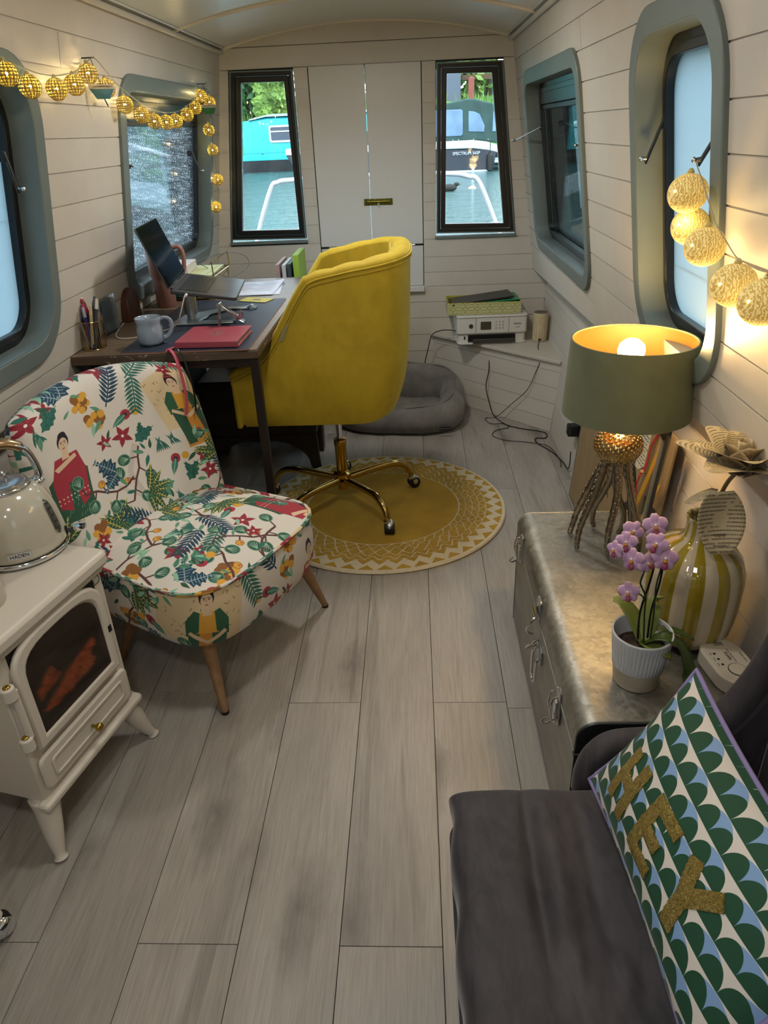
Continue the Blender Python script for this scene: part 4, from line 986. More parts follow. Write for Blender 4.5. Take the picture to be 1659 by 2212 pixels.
# pink notebook
FNB = frame((-.757, 2.20, ZM+.001), (.205, -.006, 0), (0, .2, 0))
t = thing('notebook', 'pink leatherette notebook with ribbon lying on the desk mat corner', 'notebook', (-.757, 2.20, ZM))
m_pk = mat('pink leatherette', '#97414f', .45, bump=.2, bscale=300, bdist=.0006)
mb = MB(FNB); mb.prism(rr(.003, .198, .003, .198, .006, 3), .002, .017); obj('pages', mb, mat('page edges', '#b9aa92', .8), t)
mb = MB(FNB); mb.prism(rr(0, .203, 0, .202, .008, 4), .017, .0195); obj('cover', mb, m_pk, t, .001)
mb = MB(FNB); mb.prism(rr(0, .203, 0, .202, .008, 4), 0, .002); obj('back_cover', mb, m_pk, t)
mb = MB(FNB); mb.bx(-.001, .203, -.003, .001, 0, .0195); obj('spine', mb, m_pk, t, .002)
m_silv = mat('silver foil', '#cfc4c4', .25, .8)
for k, (wd, y) in enumerate((('Make', .125), ('plans', .105), ('today', .085))):
    text('foil_lettering', wd, .020, FNB @ Matrix.Translation((.10+.006*k, y, .0197)), m_silv, t, .0003, shear=.3)
mb = MB(); mb.tube([(-.757, 2.205, ZM+.006), (-.775, 2.185, ZM+.002), (-.765, 2.150, ZD+.006), (-.745, 2.118, ZD+.022), (-.727, 2.100, .838), (-.715, 2.086, .795), (-.709, 2.080, .74), (-.709, 2.076, .70), (-.716, 2.068, .664)], .0055, 6, flat=.12, up=(1, 0, 0), sub=6); obj('ribbon', mb, mat('pink ribbon', '#b3485f', .6), t)
mb = MB(); mb.tube([(-.752, 2.205, ZM+.004), (-.765, 2.18, ZM+.002), (-.752, 2.150, ZD+.008), (-.728, 2.122, ZD+.026), (-.708, 2.108, .840), (-.695, 2.097, .80), (-.687, 2.092, .75), (-.686, 2.090, .71), (-.688, 2.084, .67)], .004, 6, flat=.2, up=(1, 0, 0), sub=6); obj('black_band', mb, m_black, t)
# papers, yellow card
m_pap = mat('white paper', '#cdd3e0', .8)
m_ink = mat('printed ink', '#6a6f7c', .8)
for k, (dx, a, lb) in enumerate(((.012, .12, 'lower white printed sheet at the far end of the desk'), (0, 0, 'upper white printed sheet with slits at the far end of the desk'))):
    F = Matrix.Translation((-.690+dx, 3.16, ZD+.0006+k*.0022)) @ Matrix.Rotation(a-.03, 4, 'Z')
    def sh(x, y, d, F=F, k=k): return F @ Vector((x, y, d+(.010*max(0, x/.10)**2*max(0, y/.16) if k else 0)))
    mb = MB(); mb.grid(lambda u, v: sh(-.105+.21*u, -.148+.297*v, .001), 12, 12); mb.grid(lambda u, v: sh(-.105+.21*u, -.148+.297*v, 0), 12, 12)
    p = obj('paper_sheet', mb, m_pap); tag(p, lb, 'paper', 'papers on the desk')
    mb = MB()
    if k:
        for r_ in range(7):
            y = .11-.028*r_
            for x0_, x1_ in ((-.085, -.02+.02*(r_ % 3)), (.01+.01*(r_ % 2), .08)): 
                q = [sh(x0_, y, .0014), sh(x1_, y, .0014), sh(x1_, y+.0035, .0014), sh(x0_, y+.0035, .0014)]; mb.add(q, [(0, 1, 2, 3)])
        obj('print_lines', mb, m_ink, p, angle=0)
t = tag(obj('yellow_card', MB(Matrix.Translation((-.635, 2.905, ZM+.0006)) @ Matrix.Rotation(-.35, 4, 'Z')).box((0, 0, .001), (.125, .075, .002)), mat('yellow card', '#b5ae55', .6)), 'yellow business card on the desk mat', 'card')
text('card_lettering', 'CARD\nSTUDIO', .013, Matrix.Translation((-.635, 2.905, ZM+.003)) @ Matrix.Rotation(-.35, 4, 'Z'), m_ink, t, .0002)
# wire letter trays with books and papers
t = thing('letter_tray', 'two tier gold wire letter tray by the window', 'letter tray', (-.93, 3.05, ZD))
def wire(p, r=.0018, cl=False, sub=0): return MB().tube(p, r, 6, cl, sub=sub)
for lvl, z in ((0, ZD+.012), (1, ZD+.085)):
    x0_, x1_, y0_, y1_ = -1.045, -.815, 2.94+.03*lvl, 3.24+.03*lvl
    obj('tray_frame', wire([(x0_, y0_, z), (x1_, y0_, z), (x1_, y1_, z), (x0_, y1_, z)], .0025, True), m_wire, t)
    mb = MB()
    for k in range(9): x = x0_+(x1_-x0_)*(k+.5)/9; mb.tube([(x, y0_, z), (x, y1_, z)], .0012, 5)
    obj('tray_wires', mb, m_wire, t)
    obj('side_rail', wire([(x0_, y0_+.01, z), (x0_, y0_+.01, z+.06), (x0_, y1_-.01, z+.06), (x0_, y1_-.01, z)], .0025), m_wire, t)
    obj('side_rail', wire([(x1_, y0_+.01, z), (x1_, y0_+.01, z+.06), (x1_, y1_-.01, z+.06), (x1_, y1_-.01, z)], .0025), m_wire, t)
for x, y in ((-1.045, 2.95), (-.815, 2.95), (-1.045, 3.23), (-.815, 3.23)): obj('post', wire([(x, y, ZD), (x, y, ZD+.085)], .0025), m_wire, t)
for k, (x, y, z, w, d, h, col, lb) in enumerate(((-.93, 3.09, ZD+.0152, .20, .27, .010, '#2b6a5c', 'green folder in the lower wire tray'), (-.935, 3.08, ZD+.026, .19, .25, .016, '#c2b8ae', 'cream notebook on the green folder in the lower tray'),
      (-.93, 3.11, ZD+.0885, .20, .26, .006, '#c9cf9c', 'pale green lined pad in the upper wire tray'), (-.985, 3.08, ZD+.0955, .115, .18, .036, '#cfc6c0', 'thick white patterned box in the upper tray'))):
    o = obj('folder' if k in (0, 2) else 'book', MB(Matrix.Translation((x, y, z)) @ Matrix.Rotation(.03*k-.03, 4, 'Z')).bx(-w/2, w/2, -d/2, d/2, 0, h), mat('book '+col, col, .6, var=.08, vscale=40), bevel=.0015); tag(o, lb, 'folder' if k in (0, 2) else 'book')
t = tag(obj('grey_cable', MB().tube([(-.90, 3.05, ZD+.136), (-.85, 3.10, ZD+.15), (-.79, 3.2, ZD+.148), (-.75, 3.3, ZD+.12), (-.74, 3.32, ZD+.08), (-.78, 3.3, ZD+.045), (-.83, 3.24, ZD+.042), (-.9, 3.12, ZD+.136-.02)], .0016, 6, sub=8), mat('grey cable', '#5c6266', .5), angle=180), 'thin grey cable looping out of the wire tray', 'cable')
# files standing at the far end behind the desk
for k, (x, col, h, lb) in enumerate(((-.655, '#a58a86', .075, 'pinkish folder standing behind the desk end'), (-.625, '#b9bcc0', .072, 'white file standing behind the desk end'), (-.600, '#39424a', .075, 'dark grey file standing behind the desk end'), (-.570, '#8fae3e', .115, 'lime green box file standing behind the desk end'))):
    w = .018 if k < 3 else .028
    o = obj('file', MB().bx(x, x+w, 3.50, 3.74, .60, ZD+h-.03), mat('file '+col, col, .6), bevel=.002); tag(o, lb, 'file', 'files behind the desk end')
t = thing('file_shelf', 'low dark cabinet behind the desk end carrying the files', 'cabinet', (-.7, 3.62, 0))
mb = MB(); mb.bx(-.95, -.52, 3.46, 3.78, .02, .598); obj('body', mb, m_dkw, t, .004)
mb = MB(); mb.bx(-.94, -.53, 3.45, 3.46, .05, .58); obj('door', mb, m_dkw, t, .002)
for x in (-.92, -.55): mb = MB(); mb.bx(x-.015, x+.015, 3.47, 3.5, 0, .02); obj('foot', mb, m_dkw, t)
# ------------------------------------------------------------------ corner cupboard with shelf top
cc = struct('partition_corner', (.4, 3.8, 0), 'white boarded corner cupboard with a shelf top, across the far right corner')
A0, B0 = Vector((.694, 3.490, 0)), Vector((.112, 4.108, 0)); e_ = (B0-A0).normalized(); n_ = Vector((e_.y, -e_.x, 0)); n_ = n_ if n_.y < 0 else -n_; n_ = Vector((-abs(e_.y), -abs(e_.x), 0)).normalized()
CL = (B0-A0).length
PC = lambda u, z, d: (A0.x+e_.x*u+n_.x*d, A0.y+e_.y*u+n_.y*d, z)
zc_ = [.368, .325, .240, .155, .070, 0]
for b, a in zip(zc_, zc_[1:]):
    r = lambda z: -.045*max(0, z)/.4
    mb = MB(); g = .0013; mb.prism([(r(a), a), (CL, a), (CL, b), (r(b), b)], -.014, -.004, PC); mb.prism([(r(a), a+g), (CL, a+g), (CL, b-g), (r(b), b-g)], -.004, 0, PC); obj('board', mb, m_wall, cc)
o_ = n_*.016
mb = MB(); mb.prism([(A0.x+.03+o_.x, A0.y-.028+o_.y), (.7225, 3.462), (.7225, 4.108), (B0.x-.02, 4.108), (B0.x+o_.x-.01, B0.y+o_.y-.004)], .368, .384)
obj('shelf_top', mb, mat('white board', '#bdb6aa', .45, var=.04), cc, .002)
ZS = .3845
# printer
pr = thing('printer', 'white inkjet printer with small screen on the corner shelf', 'printer', (.42, 3.95, ZS))
m_pw = mat('printer white', '#cfcdc6', .38); m_pd = mat('printer grey', '#3c3a36', .4)
def rotz(a, c): return Matrix.Translation(c) @ Matrix.Rotation(a, 4, 'Z')
FP = rotz(.03, (.415, 3.83, ZS))         # local: x across, y depth away from camera, z up
mb = MB(FP); mb.prism(rr(-.188, .188, .004, .27, .02, 5), .052, .138); obj('body', mb, m_pw, pr, .003)
mb = MB(FP); mb.prism(rr(-.182, .182, .012, .268, .02, 5), .002, .054); obj('lower_body', mb, m_pw, pr, .003)
mb = MB(FP); mb.prism(rr(-.190, .190, .0, .272, .022, 5), .138, .147); obj('scanner_lid', mb, m_pw, pr, .003)
mb = MB(FP); mb.prism(rr(-.186, .186, -.012, .20, .03, 5), .0, .006); obj('base_tray', mb, m_pw, pr, .002)
mb = MB(FP); mb.bx(-.128, .125, .006, .014, .010, .046); obj('paper_slot', mb, m_dark, pr)
mb = MB(FP); mb.bx(-.105, .122, -.020, .012, .012, .017); mb.bx(-.105, .122, -.022, -.018, .006, .030); obj('output_tray', mb, m_pd, pr, .002)
mb = MB(FP); mb.bx(-.062, -.006, .0015, .005, .074, .116); obj('screen', mb, mat('printer screen', '#4a4636', .2), pr, .001)
mb = MB(FP); mb.bx(-.150, -.142, .010, .013, .022, .038); obj('usb_port', mb, m_black, pr)
mb = MB(FP); mb.lathe([(.0115, 0), (.0115, .002), (.0100, .002), (.0100, .0012), (.0001, .0012)], 24, (-.113, .004, .094), False, Matrix.Rotation(PI/2, 3, 'X')); obj('power_button', mb, m_pd, pr)
mb = MB(FP)
for i in range(3):
    for j in range(3): mb.lathe([(.0042, 0), (.0042, .0006), (.0034, .0008), (.0034, 0)], 12, (.022+.018*i, .0035, .080+.0165*j), False, Matrix.Rotation(PI/2, 3, 'X'))
o = obj('buttons', mb, m_pd, pr); o['kind'] = 'stuff'
mb = MB(FP); mb.bx(-.088, -.0865, .003, .0045, .056, .137); mb.bx(.088, .0895, .003, .0045, .056, .137); mb.bx(-.188, .188, .003, .0045, .0535, .0545); obj('panel_seam', mb, m_pd, pr)
FT = FP @ Matrix.Rotation(PI/2, 4, 'X')
text('lettering', 'EPSON', .013, FP @ Matrix.Translation((.135, .003, .100)) @ Matrix.Rotation(PI/2, 4, 'X'), mat('dark lettering', '#4a463e', .5), pr, .0004)
text('lettering', 'XP-4100', .006, FP @ Matrix.Translation((.135, .003, .082)) @ Matrix.Rotation(PI/2, 4, 'X'), mat('dark lettering', '#4a463e', .5), pr, .0003)
# patterned box with folders
def boxfn(t):
    tcn = t.new('ShaderNodeTexCoord'); sp = t.new('ShaderNodeSeparateXYZ'); t.link(tcn.outputs['UV'], sp.inputs[0])
    u = t.math('MULTIPLY', sp.outputs[0], 6); v = t.math('MULTIPLY', sp.outputs[1], 2)
    # rows of wavy lines with ovals and dots
    def cell(x, y, cx, cy, rx, ry):
        a = t.math('DIVIDE', t.math('SUBTRACT', x, cx), rx); b = t.math('DIVIDE', t.math('SUBTRACT', y, cy), ry)
        return t.math('SQRT', t.math('ADD', t.math('POWER', a, 2), t.math('POWER', b, 2)))
    fu = t.math('FRACT', u); fv = t.math('FRACT', v)
    wave = t.math('MULTIPLY', t.math('COSINE', t.math('MULTIPLY', u, 2*PI)), .16)
    d1 = t.math('ABSOLUTE', t.math('SUBTRACT', fv, t.math('ADD', wave, .26))); d2 = t.math('ABSOLUTE', t.math('SUBTRACT', fv, t.math('SUBTRACT', .74, wave)))
    line = t.math('LESS_THAN', t.math('MINIMUM', d1, d2), .065)
    e1 = t.math('LESS_THAN', cell(fu, fv, .5, .5, .30, .14), 1); dt = t.math('LESS_THAN', cell(fu, fv, .5, .5, .14, .07), 1)
    e2 = t.math('LESS_THAN', t.math('MINIMUM', cell(fu, fv, 0, .0, .24, .16), t.math('MINIMUM', cell(fu, fv, 1, 0, .24, .16), t.math('MINIMUM', cell(fu, fv, 0, 1, .24, .16), cell(fu, fv, 1, 1, .24, .16)))), 1)
    w = t.math('MAXIMUM', line, t.math('MAXIMUM', e1, e2))
    c = t.mix(w, '#97962f', '#c9c6ae'); c = t.mix(t.math('MULTIPLY', dt, e1), c, '#97962f')
    t.link(c, t.b.inputs['Base Color'])
m_box = mat('olive and white patterned card', '#97962f', .7, fn=boxfn)
m_olive = mat('olive card', '#a5a23c', .7)
bt = thing('storage_box', 'open yellow green patterned box on top of the printer', 'box', (.37, 4.0, ZS+.148))
FB = rotz(.0, (.372, 3.862, ZS+.1478))
def wallq(mb, a, b, c, d, uv): mb.add([a, b, c, d], [(0, 1, 2, 3)], uv)
x0_, x1_, y0_, y1_, hh = -.195, .195, 0, .20, .062
mb = MB(FB)
for (xa, ya), (xb, yb), u1_ in (((x0_, y0_), (x1_, y0_), 1), ((x1_, y0_), (x1_, y1_), .5), ((x1_, y1_), (x0_, y1_), 1), ((x0_, y1_), (x0_, y0_), .5)):
    wallq(mb, (xa, ya, .001), (xb, yb, .001), (xb, yb, hh), (xa, ya, hh), [(0.01, 0.01), (u1_, 0.01), (u1_, 1), (.01, 1)])
obj('box_side', mb, m_box, bt, angle=0)
mb = MB(FB)
for a, b, c_, d_ in ((x0_+.002, x1_-.002, y0_+.0005, y0_+.004), (x0_+.002, x1_-.002, y1_-.004, y1_-.0005)): mb.bx(a, b, c_, d_, .003, hh+.0015)
for a, b in ((x0_+.0005, x0_+.004), (x1_-.004, x1_-.0005)): mb.bx(a, b, y0_+.001, y1_-.001, .003, hh+.0015)
obj('box_lining', mb, m_olive, bt)
obj('box_bottom', MB(FB).bx(x0_+.001, x1_-.001, y0_+.001, y1_-.001, .001, .003), m_olive, bt)
for k, (dx, z, tl, col, lb) in enumerate(((.012, .050, .03, '#8fae94', 'pale green papers in the patterned box'), (.020, .058, .07, '#2f8d62', 'bright green folder in the patterned box'), (-.01, .064, .11, '#22201d', 'black folder lying on top in the patterned box'))):
    F = FB @ Matrix.Translation((dx, .1, z)) @ Matrix.Rotation(-tl*.9, 4, 'Y') @ Matrix.Rotation(.04*k, 4, 'Z')
    o = obj('folder', MB(F).bx(-.165, .165, -.088, .088, 0, .004+.002*k), mat('folder '+col, col, .35)); tag(o, lb, 'folder')
# cylinder speaker
t = thing('speaker', 'fabric covered cylinder smart speaker at the right end of the corner shelf', 'speaker', (.675, 3.862, ZS))
def meshfn(t):
    n = t.noise(t.coords('Object', (60, 60, 4)), 5, 2); t.link(t.ramp(n.outputs[0], [(.35, '#a89878'), (.65, '#c9bb98')]), t.b.inputs['Base Color']); w = t.noise(t.coords(), 600, 1); t.bump(w.outputs[0], .3, .001)
c_ = (.675, 3.862, ZS)
obj('body', MB().lathe([(.036, 0), (.0395, .003), (.0395, .146), (.037, .150)], 40, c_), mat('beige speaker cloth', '#b5a684', .85, fn=meshfn), t)
obj('top_plate', MB().lathe([(.037, .150), (.036, .1515), (.0005, .1505)], 40, c_, False), mat('dark speaker top', '#4e4a42', .4), t)
mb = MB(); mb.box((c_[0]-.006, c_[1]-.0395, ZS+.014), (.016, .004, .011)); obj('socket', mb, m_pd, t, .002)
# cables
def cable(nm, pts, lb, r=.0026, sub=8): return tag(obj(nm, MB().tube(pts, r, 8, sub=sub), m_rubber, angle=180), lb, 'cable')
cable('power_cable', [(.44, 3.865, ZS-.004), (.405, 3.82, .34), (.40, 3.79, .25), (.385, 3.775, .16), (.405, 3.76, .07), (.43, 3.735, .006), (.478, 3.604, .004), (.55, 3.54, .004), (.63, 3.50, .004), (.672, 3.46, .004), (.655, 3.40, .004), (.61, 3.40, .004), (.605, 3.34, .004), (.66, 3.22, .004), (.688, 3.10, .005), (.690, 2.99, .02), (.685, 2.94, .07), (.682, 2.93, .13)], 'black cable running from the printer down to the floor and wall socket')
cable('speaker_cable', [(.669, 3.820, ZS+.012), (.655, 3.77, ZS+.003), (.645, 3.715, ZS+.002), (.635, 3.57, ZS-.02), (.615, 3.565, .30), (.58, 3.585, .2), (.51, 3.65, .1), (.44, 3.71, .008), (.38, 3.70, .004), (.40, 3.62, .004), (.46, 3.60, .0095), (.49, 3.56, .004), (.42, 3.52, .004), (.395, 3.45, .004), (.45, 3.385, .004), (.56, 3.35, .004), (.65, 3.28, .010), (.675, 3.12, .012), (.67, 3.04, .004)], 'thin black cable looping from the speaker across the floor', .0018)
cable('hanging_cable', [(.235, 3.90, ZS+.05), (.20, 3.92, ZS+.055), (.14, 3.955, ZS+.045), (.095, 3.985, ZS+.012), (.075, 4.0, .32), (.06, 4.0, .26), (.055, 4.0, .235)], 'black cable drooping from the left side of the printer', .0026)
# wall socket with plugs
t = thing('wall_socket', 'dark metal double wall socket with two black plugs low on the right hull side', 'socket', (.70, 2.945, .2))
mb = MB(); mb.box((.7085, 2.93, .245), (.006, .15, .088), Matrix.Rotation(.065, 3, 'Y')); obj('plate', mb, mat('brushed black nickel', '#5a544c', .3, .9), t, .002)
for y, z in ((2.955, .225), (2.905, .245)): mb = MB(); mb.box((.684, y, z), (.040, .044, .052)); p = obj('plug', mb, m_rubber, t, .006)

# ------------------------------------------------------------------ dog bed
def dogbed():
    m_bed = mat('grey woven plush', '#6d6a66', .95, sheen=.5, fn=velvet('#6d6a66', '#5d5a57', '#827f7a'))
    m_in = mat('grey plush inside', '#63605b', .95, sheen=.6, fn=velvet('#736f6a', '#585550', '#8d8982'))
    t = thing('dog_bed', 'grey bolstered dog bed on the floor by the corner cupboard', 'pet bed', (-.08, 3.72, 0))
    c = Vector((-.085, 3.715)); R = Matrix.Rotation(math.radians(-6), 2)
    def cen(a):      # centre line of the bolster
        th = 2*PI*a; q, r = math.cos(th), math.sin(th); ex = 3.4; w = (abs(q)**ex+abs(r)**ex)**(-1/ex); p = Vector((.285*q*w, .185*r*w))
        # cut the far right corner, where the cupboard stands
        return R @ p, th
    def height(th):   # higher at the back and sides, low at the front
        s_ = math.sin(th); return .185+.085*max(0, s_)**.7-.05*max(0, -s_)**2
    def ringpt(a, b, sh=1):
        p, th = cen(a); q, _ = cen(a+.002); tn = (q-p).normalized(); nm = Vector((tn.y, -tn.x)); h = height(th); phi = 2*PI*b
        wv = .006*math.sin(9*th)+.004*math.sin(17*th+1)
        rad = .068+wv*.6; x = nm*(rad*math.cos(phi)+(.012 if math.sin(phi) > 0 else .018)*(-1 if False else 1)*math.sin(phi)*.0)
        zz = h/2+(h/2)*math.sin(phi)
        return (c.x+p.x+x.x, c.y+p.y+x.y, max(.003, zz))
    mb = MB(); mb.grid(ringpt, 110, 22, True, True); obj('bolster', mb, m_bed, t, angle=180)
    mb = MB(); pts = []
    for k in range(110):
        p, th = cen(k/110); pts.append((c.x+p.x*1.02, c.y+p.y*1.02, height(th)+.001+.003*math.sin(9*th)))
    mb.tube(pts, .005, 8, True); obj('piping', mb, m_bed, t, angle=180)
    mb = MB(); pillow(mb, lambda x, y, h: (c.x+(R @ Vector((x*.26, y*.165))).x, c.y+(R @ Vector((x*.26, y*.165))).y, .055+h+.008*math.sin(6*x)*math.cos(5*y)), 26, 20, .09, 5, .4, .15); obj('cushion', mb, m_in, t, angle=180)
    mb = MB(); mb.box((.150, 3.4585-.010, .050), (.062, .003, .018), Matrix.Rotation(.02, 3, 'Z')); lb = obj('label_tab', mb, mat('black label', '#14110f', .6), t)
    text('lettering', 'RUFFTOWN', .010, frame((.150, 3.4465, .050), (1, .02, 0), (0, 0, 1)), m_steel, lb, .0003)
dogbed()

# ------------------------------------------------------------------ pin board and straps behind the trunk
XB_ = lambda z: .655+.075*z
t = thing('pin_board', 'brown hardboard panel with pinned cards leaning on the hull side behind the trunk', 'board', (.66, 2.3, 0))
PBd = lambda y, z, d: (XB_(z)-d, y, z)
m_hb = mat('hardboard', '#8f7a58', .8, var=.10, vscale=14)
mb = MB(); mb.prism([(1.935, .002), (2.76, .002), (2.76, .655), (1.80, .655), (1.80, .42), (1.935, .42)], -.004, .003, PBd); obj('panel', mb, m_hb, t, .001)
mb = MB(); mb.prism([(2.755, .0), (2.765, .0), (2.765, .657), (2.755, .657)], -.005, .004, PBd); obj('edge_strip', mb, m_steel, t)
mb = MB(); mb.prism([(1.94, 0), (2.76, 0), (2.76, .008), (1.94, .008)], -.005, .005, PBd); obj('bottom_strip', mb, m_steel, t)
m_card = mat('pinned paper', '#cbc4b0', .8); m_blk = mat('black card', '#17171a', .6)
def onb(nm, poly, m, d0=.0032, d1=.0042, lb=None): mb = MB(); mb.prism(poly, d0, d1, PBd); return obj(nm, mb, m, t, label=lb)
nt = onb('note', [(2.085, .62), (1.985, .62), (1.992, .49), (2.03, .462), (2.086, .456)], m_card, lb='white handwritten note')
mb = MB(); Rn = random.Random(2)
for k in range(11):
    z = .60-.012*k; y = 2.075
    while y > 2.0: l = Rn.uniform(.008, .018); mb.prism([(y, z), (y-l, z+.001), (y-l, z+.0035), (y, z+.0025)], .0043, .0046, PBd); y -= l+.005
obj('handwriting', mb, m_blk, nt)
onb('photo', [(2.17, .51), (2.115, .52), (2.10, .42), (2.16, .41)], mat('small photo', '#b8b6b4', .5), lb='small pale photo')
onb('black_triangle', [(2.10, .50), (2.085, .45), (1.995, .37), (2.0, .40), (2.065, .46), (2.075, .55)], m_blk)
onb('black_triangle', [(2.12, .44), (2.09, .455), (2.0, .365), (2.06, .30), (2.12, .27), (2.115, .29), (2.03, .365)], m_blk)
onb('black_line', [(2.30, .33), (2.10, .46), (2.10, .452), (2.30, .322)], m_blk)
onb('black_line', [(2.26, .25), (2.40, .40), (2.40, .393), (2.26, .243)], m_blk)
def strap(nm, pts, w, m, lb):      # a flat strap hanging down the board
    mb = MB(); L_, R_ = [], []
    for y, z, d in pts: L_.append((XB_(z)-d, y+w/2, z)); R_.append((XB_(z)-d, y-w/2, z))
    n = len(pts); v = L_+R_+[(a[0]-.0012, a[1], a[2]) for a in L_+R_]
    f = [(i, i+1, n+i+1, n+i) for i in range(n-1)]+[(2*n+i, 3*n+i, 3*n+i+1, 2*n+i+1) for i in range(n-1)]+[(i, 2*n+i, 2*n+i+1, i+1) for i in range(n-1)]+[(n+i, n+i+1, 3*n+i+1, 3*n+i) for i in range(n-1)]
    mb.add(v, f); return tag(obj(nm, mb, m, angle=20), lb, 'strap')
o = strap('ribbon', [(1.925, .63, .006), (1.95, .57, .012), (1.955, .52, .01), (1.962, .49, .012), (1.965, .47, .02), (1.985, .43, .015), (1.99, .395, .008)], .012, mat('red ribbon', '#a3241f', .5), 'red ribbon with a tan bead hanging on the hardboard panel')
obj('bead', MB().sphere((XB_(.485)-.014, 1.963, .485), .009, 12, 8, (1, 1, .7)), mat('tan bead', '#a07a52', .5), o)
strap('lanyard', [(1.87, .66, .012), (1.885, .58, .012), (1.915, .47, .016), (1.95, .36, .02), (1.955, .25, .02)], .024, mat('yellow strap', '#b58a1d', .6), 'yellow strap hanging beside the red ribbon')
strap('lanyard', [(1.838, .668, .02), (1.842, .58, .02), (1.855, .47, .022), (1.875, .36, .024), (1.88, .25, .024)], .016, mat('dark green strap', '#2e4a2a', .6), 'dark green strap between yellow strap and grey pole')
o = strap('lanyard', [(1.800, .52, .02), (1.81, .47, .028), (1.845, .38, .034), (1.87, .30, .036), (1.88, .22, .036)], .016, mat('ochre lanyard', '#b08d35', .6), 'narrow ochre lanyard with black print beside the grey pole')
t = thing('telescopic_pole', 'grey telescopic pole with black knuckle leaning by the hull side', 'pole', (.67, 1.84, .2))
p0, p1 = Vector((.640, 1.845, .10)), Vector((.648, 1.748, .700)); d_ = (p1-p0).normalized()
obj('pole', MB().cyl(p0, p1, .008, n=16), mat('grey pole', '#9a9c9e', .3, .6), t); obj('pole', MB().cyl(p0+Vector((.0, -.018, 0)), p1+Vector((.0, -.018, 0)), .005, n=12), mat('dark pole', '#4a4c4e', .3, .6), t)
obj('knuckle', MB().sphere(p1, .02, 16, 10, (.7, 1.1, 1.2)), m_rubber, t); obj('bolt', MB().cyl(p1-Vector((.016, 0, 0)), p1-Vector((.010, 0, 0)), .009, n=12), m_pd, t)

# ------------------------------------------------------------------ galvanised trunk
def galv(t):
    v = t.new('ShaderNodeTexVoronoi'); v.inputs['Scale'].default_value = 95; w = t.noise(t.coords(), 14, 4, .6); wv = t.new('ShaderNodeVectorMath', operation='MULTIPLY_ADD')
    t.link(w.outputs['Color'], wv.inputs[0]); wv.inputs[1].default_value = (.035, .035, .035); t.link(t.coords(), wv.inputs[2]); t.link(wv.outputs[0], v.inputs['Vector'])
    sc = t.new('ShaderNodeSeparateColor'); t.link(v.outputs['Color'], sc.inputs[0]); b = t.noise(t.coords(), 7, 4, .6)
    c = t.ramp(sc.outputs[0], [(0, '#7f7e78'), (1, '#a5a49c')]); c = t.mix(.5, c, t.ramp(b.outputs[0], [(.3, '#6e6d68'), (.7, '#b5b3aa')]), 'MIX')
    t.link(c, t.b.inputs['Base Color']); t.link(t.ramp(sc.outputs[1], [(0, (.38, .38, .38, 1)), (1, (.56, .56, .56, 1))]), t.b.inputs['Roughness'])
    n = t.noise(t.coords(), 160, 4, .65, 1); t.bump(n.outputs[0], .35, .0015)
def smoothgalv(t):
    b = t.noise(t.coords('Object', (1, 1, 3)), 6, 4, .6); t.link(t.ramp(b.outputs[0], [(.3, '#83847f'), (.7, '#a3a39c')]), t.b.inputs['Base Color']); n = t.noise(t.coords('Object', (1, 1, 2)), 20, 3); t.bump(n.outputs[0], .1, .003)
m_galv = mat('hammered galvanised steel', '#9a9890', .42, .85, fn=galv); m_galv2 = mat('smooth galvanised steel', '#93938d', .42, .8, fn=smoothgalv); m_gend = mat('galvanised end with painted shade', '#45484a', .4, .8, var=.15, vscale=6)  # shade on the near end is put into its darker base colour
TX0, TX1, TY0, TY1, TZ = .302, .690, 1.035, 1.893, .39
tr = thing('trunk', 'galvanised metal trunk with latches serving as a side table', 'trunk', ((TX0+TX1)/2, (TY0+TY1)/2, 0))
r = .042
arcL = [(TX0+r-r*math.cos(a), TZ-r+r*math.sin(a)) for a in [PI/2*k/8 for k in range(9)]]; arcR = [(TX1-r+r*math.sin(a), TZ-r+r*math.cos(a)) for a in [PI/2*k/8 for k in range(9)]]
lidp = [(TX0, .308)]+arcL+arcR+[(TX1, .308)]
mb = MB(); mb.prism(lidp, TY0+.002, TY1-.002, lambda x, z, d: (x, d, z)); obj('lid', mb, m_galv, tr, .0015, 1, 50)
mb = MB(); mb.bx(TX0+.002, TX1-.002, TY0+.003, TY1-.003, .0, .306); obj('body', mb, m_galv2, tr, .003)
mb = MB(); mb.bx(TX0-.0015, TX0+.004, TY0+.004, TY1-.004, .300, .310); obj('lid_rim', mb, m_galv2, tr, .001)
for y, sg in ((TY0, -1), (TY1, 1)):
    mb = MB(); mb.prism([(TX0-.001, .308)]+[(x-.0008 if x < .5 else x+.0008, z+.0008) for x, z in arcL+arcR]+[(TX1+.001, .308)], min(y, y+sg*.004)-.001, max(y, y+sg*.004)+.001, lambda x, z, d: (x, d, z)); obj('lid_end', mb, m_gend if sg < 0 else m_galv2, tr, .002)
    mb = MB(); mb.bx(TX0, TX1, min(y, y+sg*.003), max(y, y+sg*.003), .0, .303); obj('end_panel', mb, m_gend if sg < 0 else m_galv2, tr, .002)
    mb = MB(); mb.bx(TX0-.002, TX1+.002, min(y, y+sg*.006), max(y, y+sg*.006), .301, .309); obj('end_rim', mb, m_gend, tr, .002)
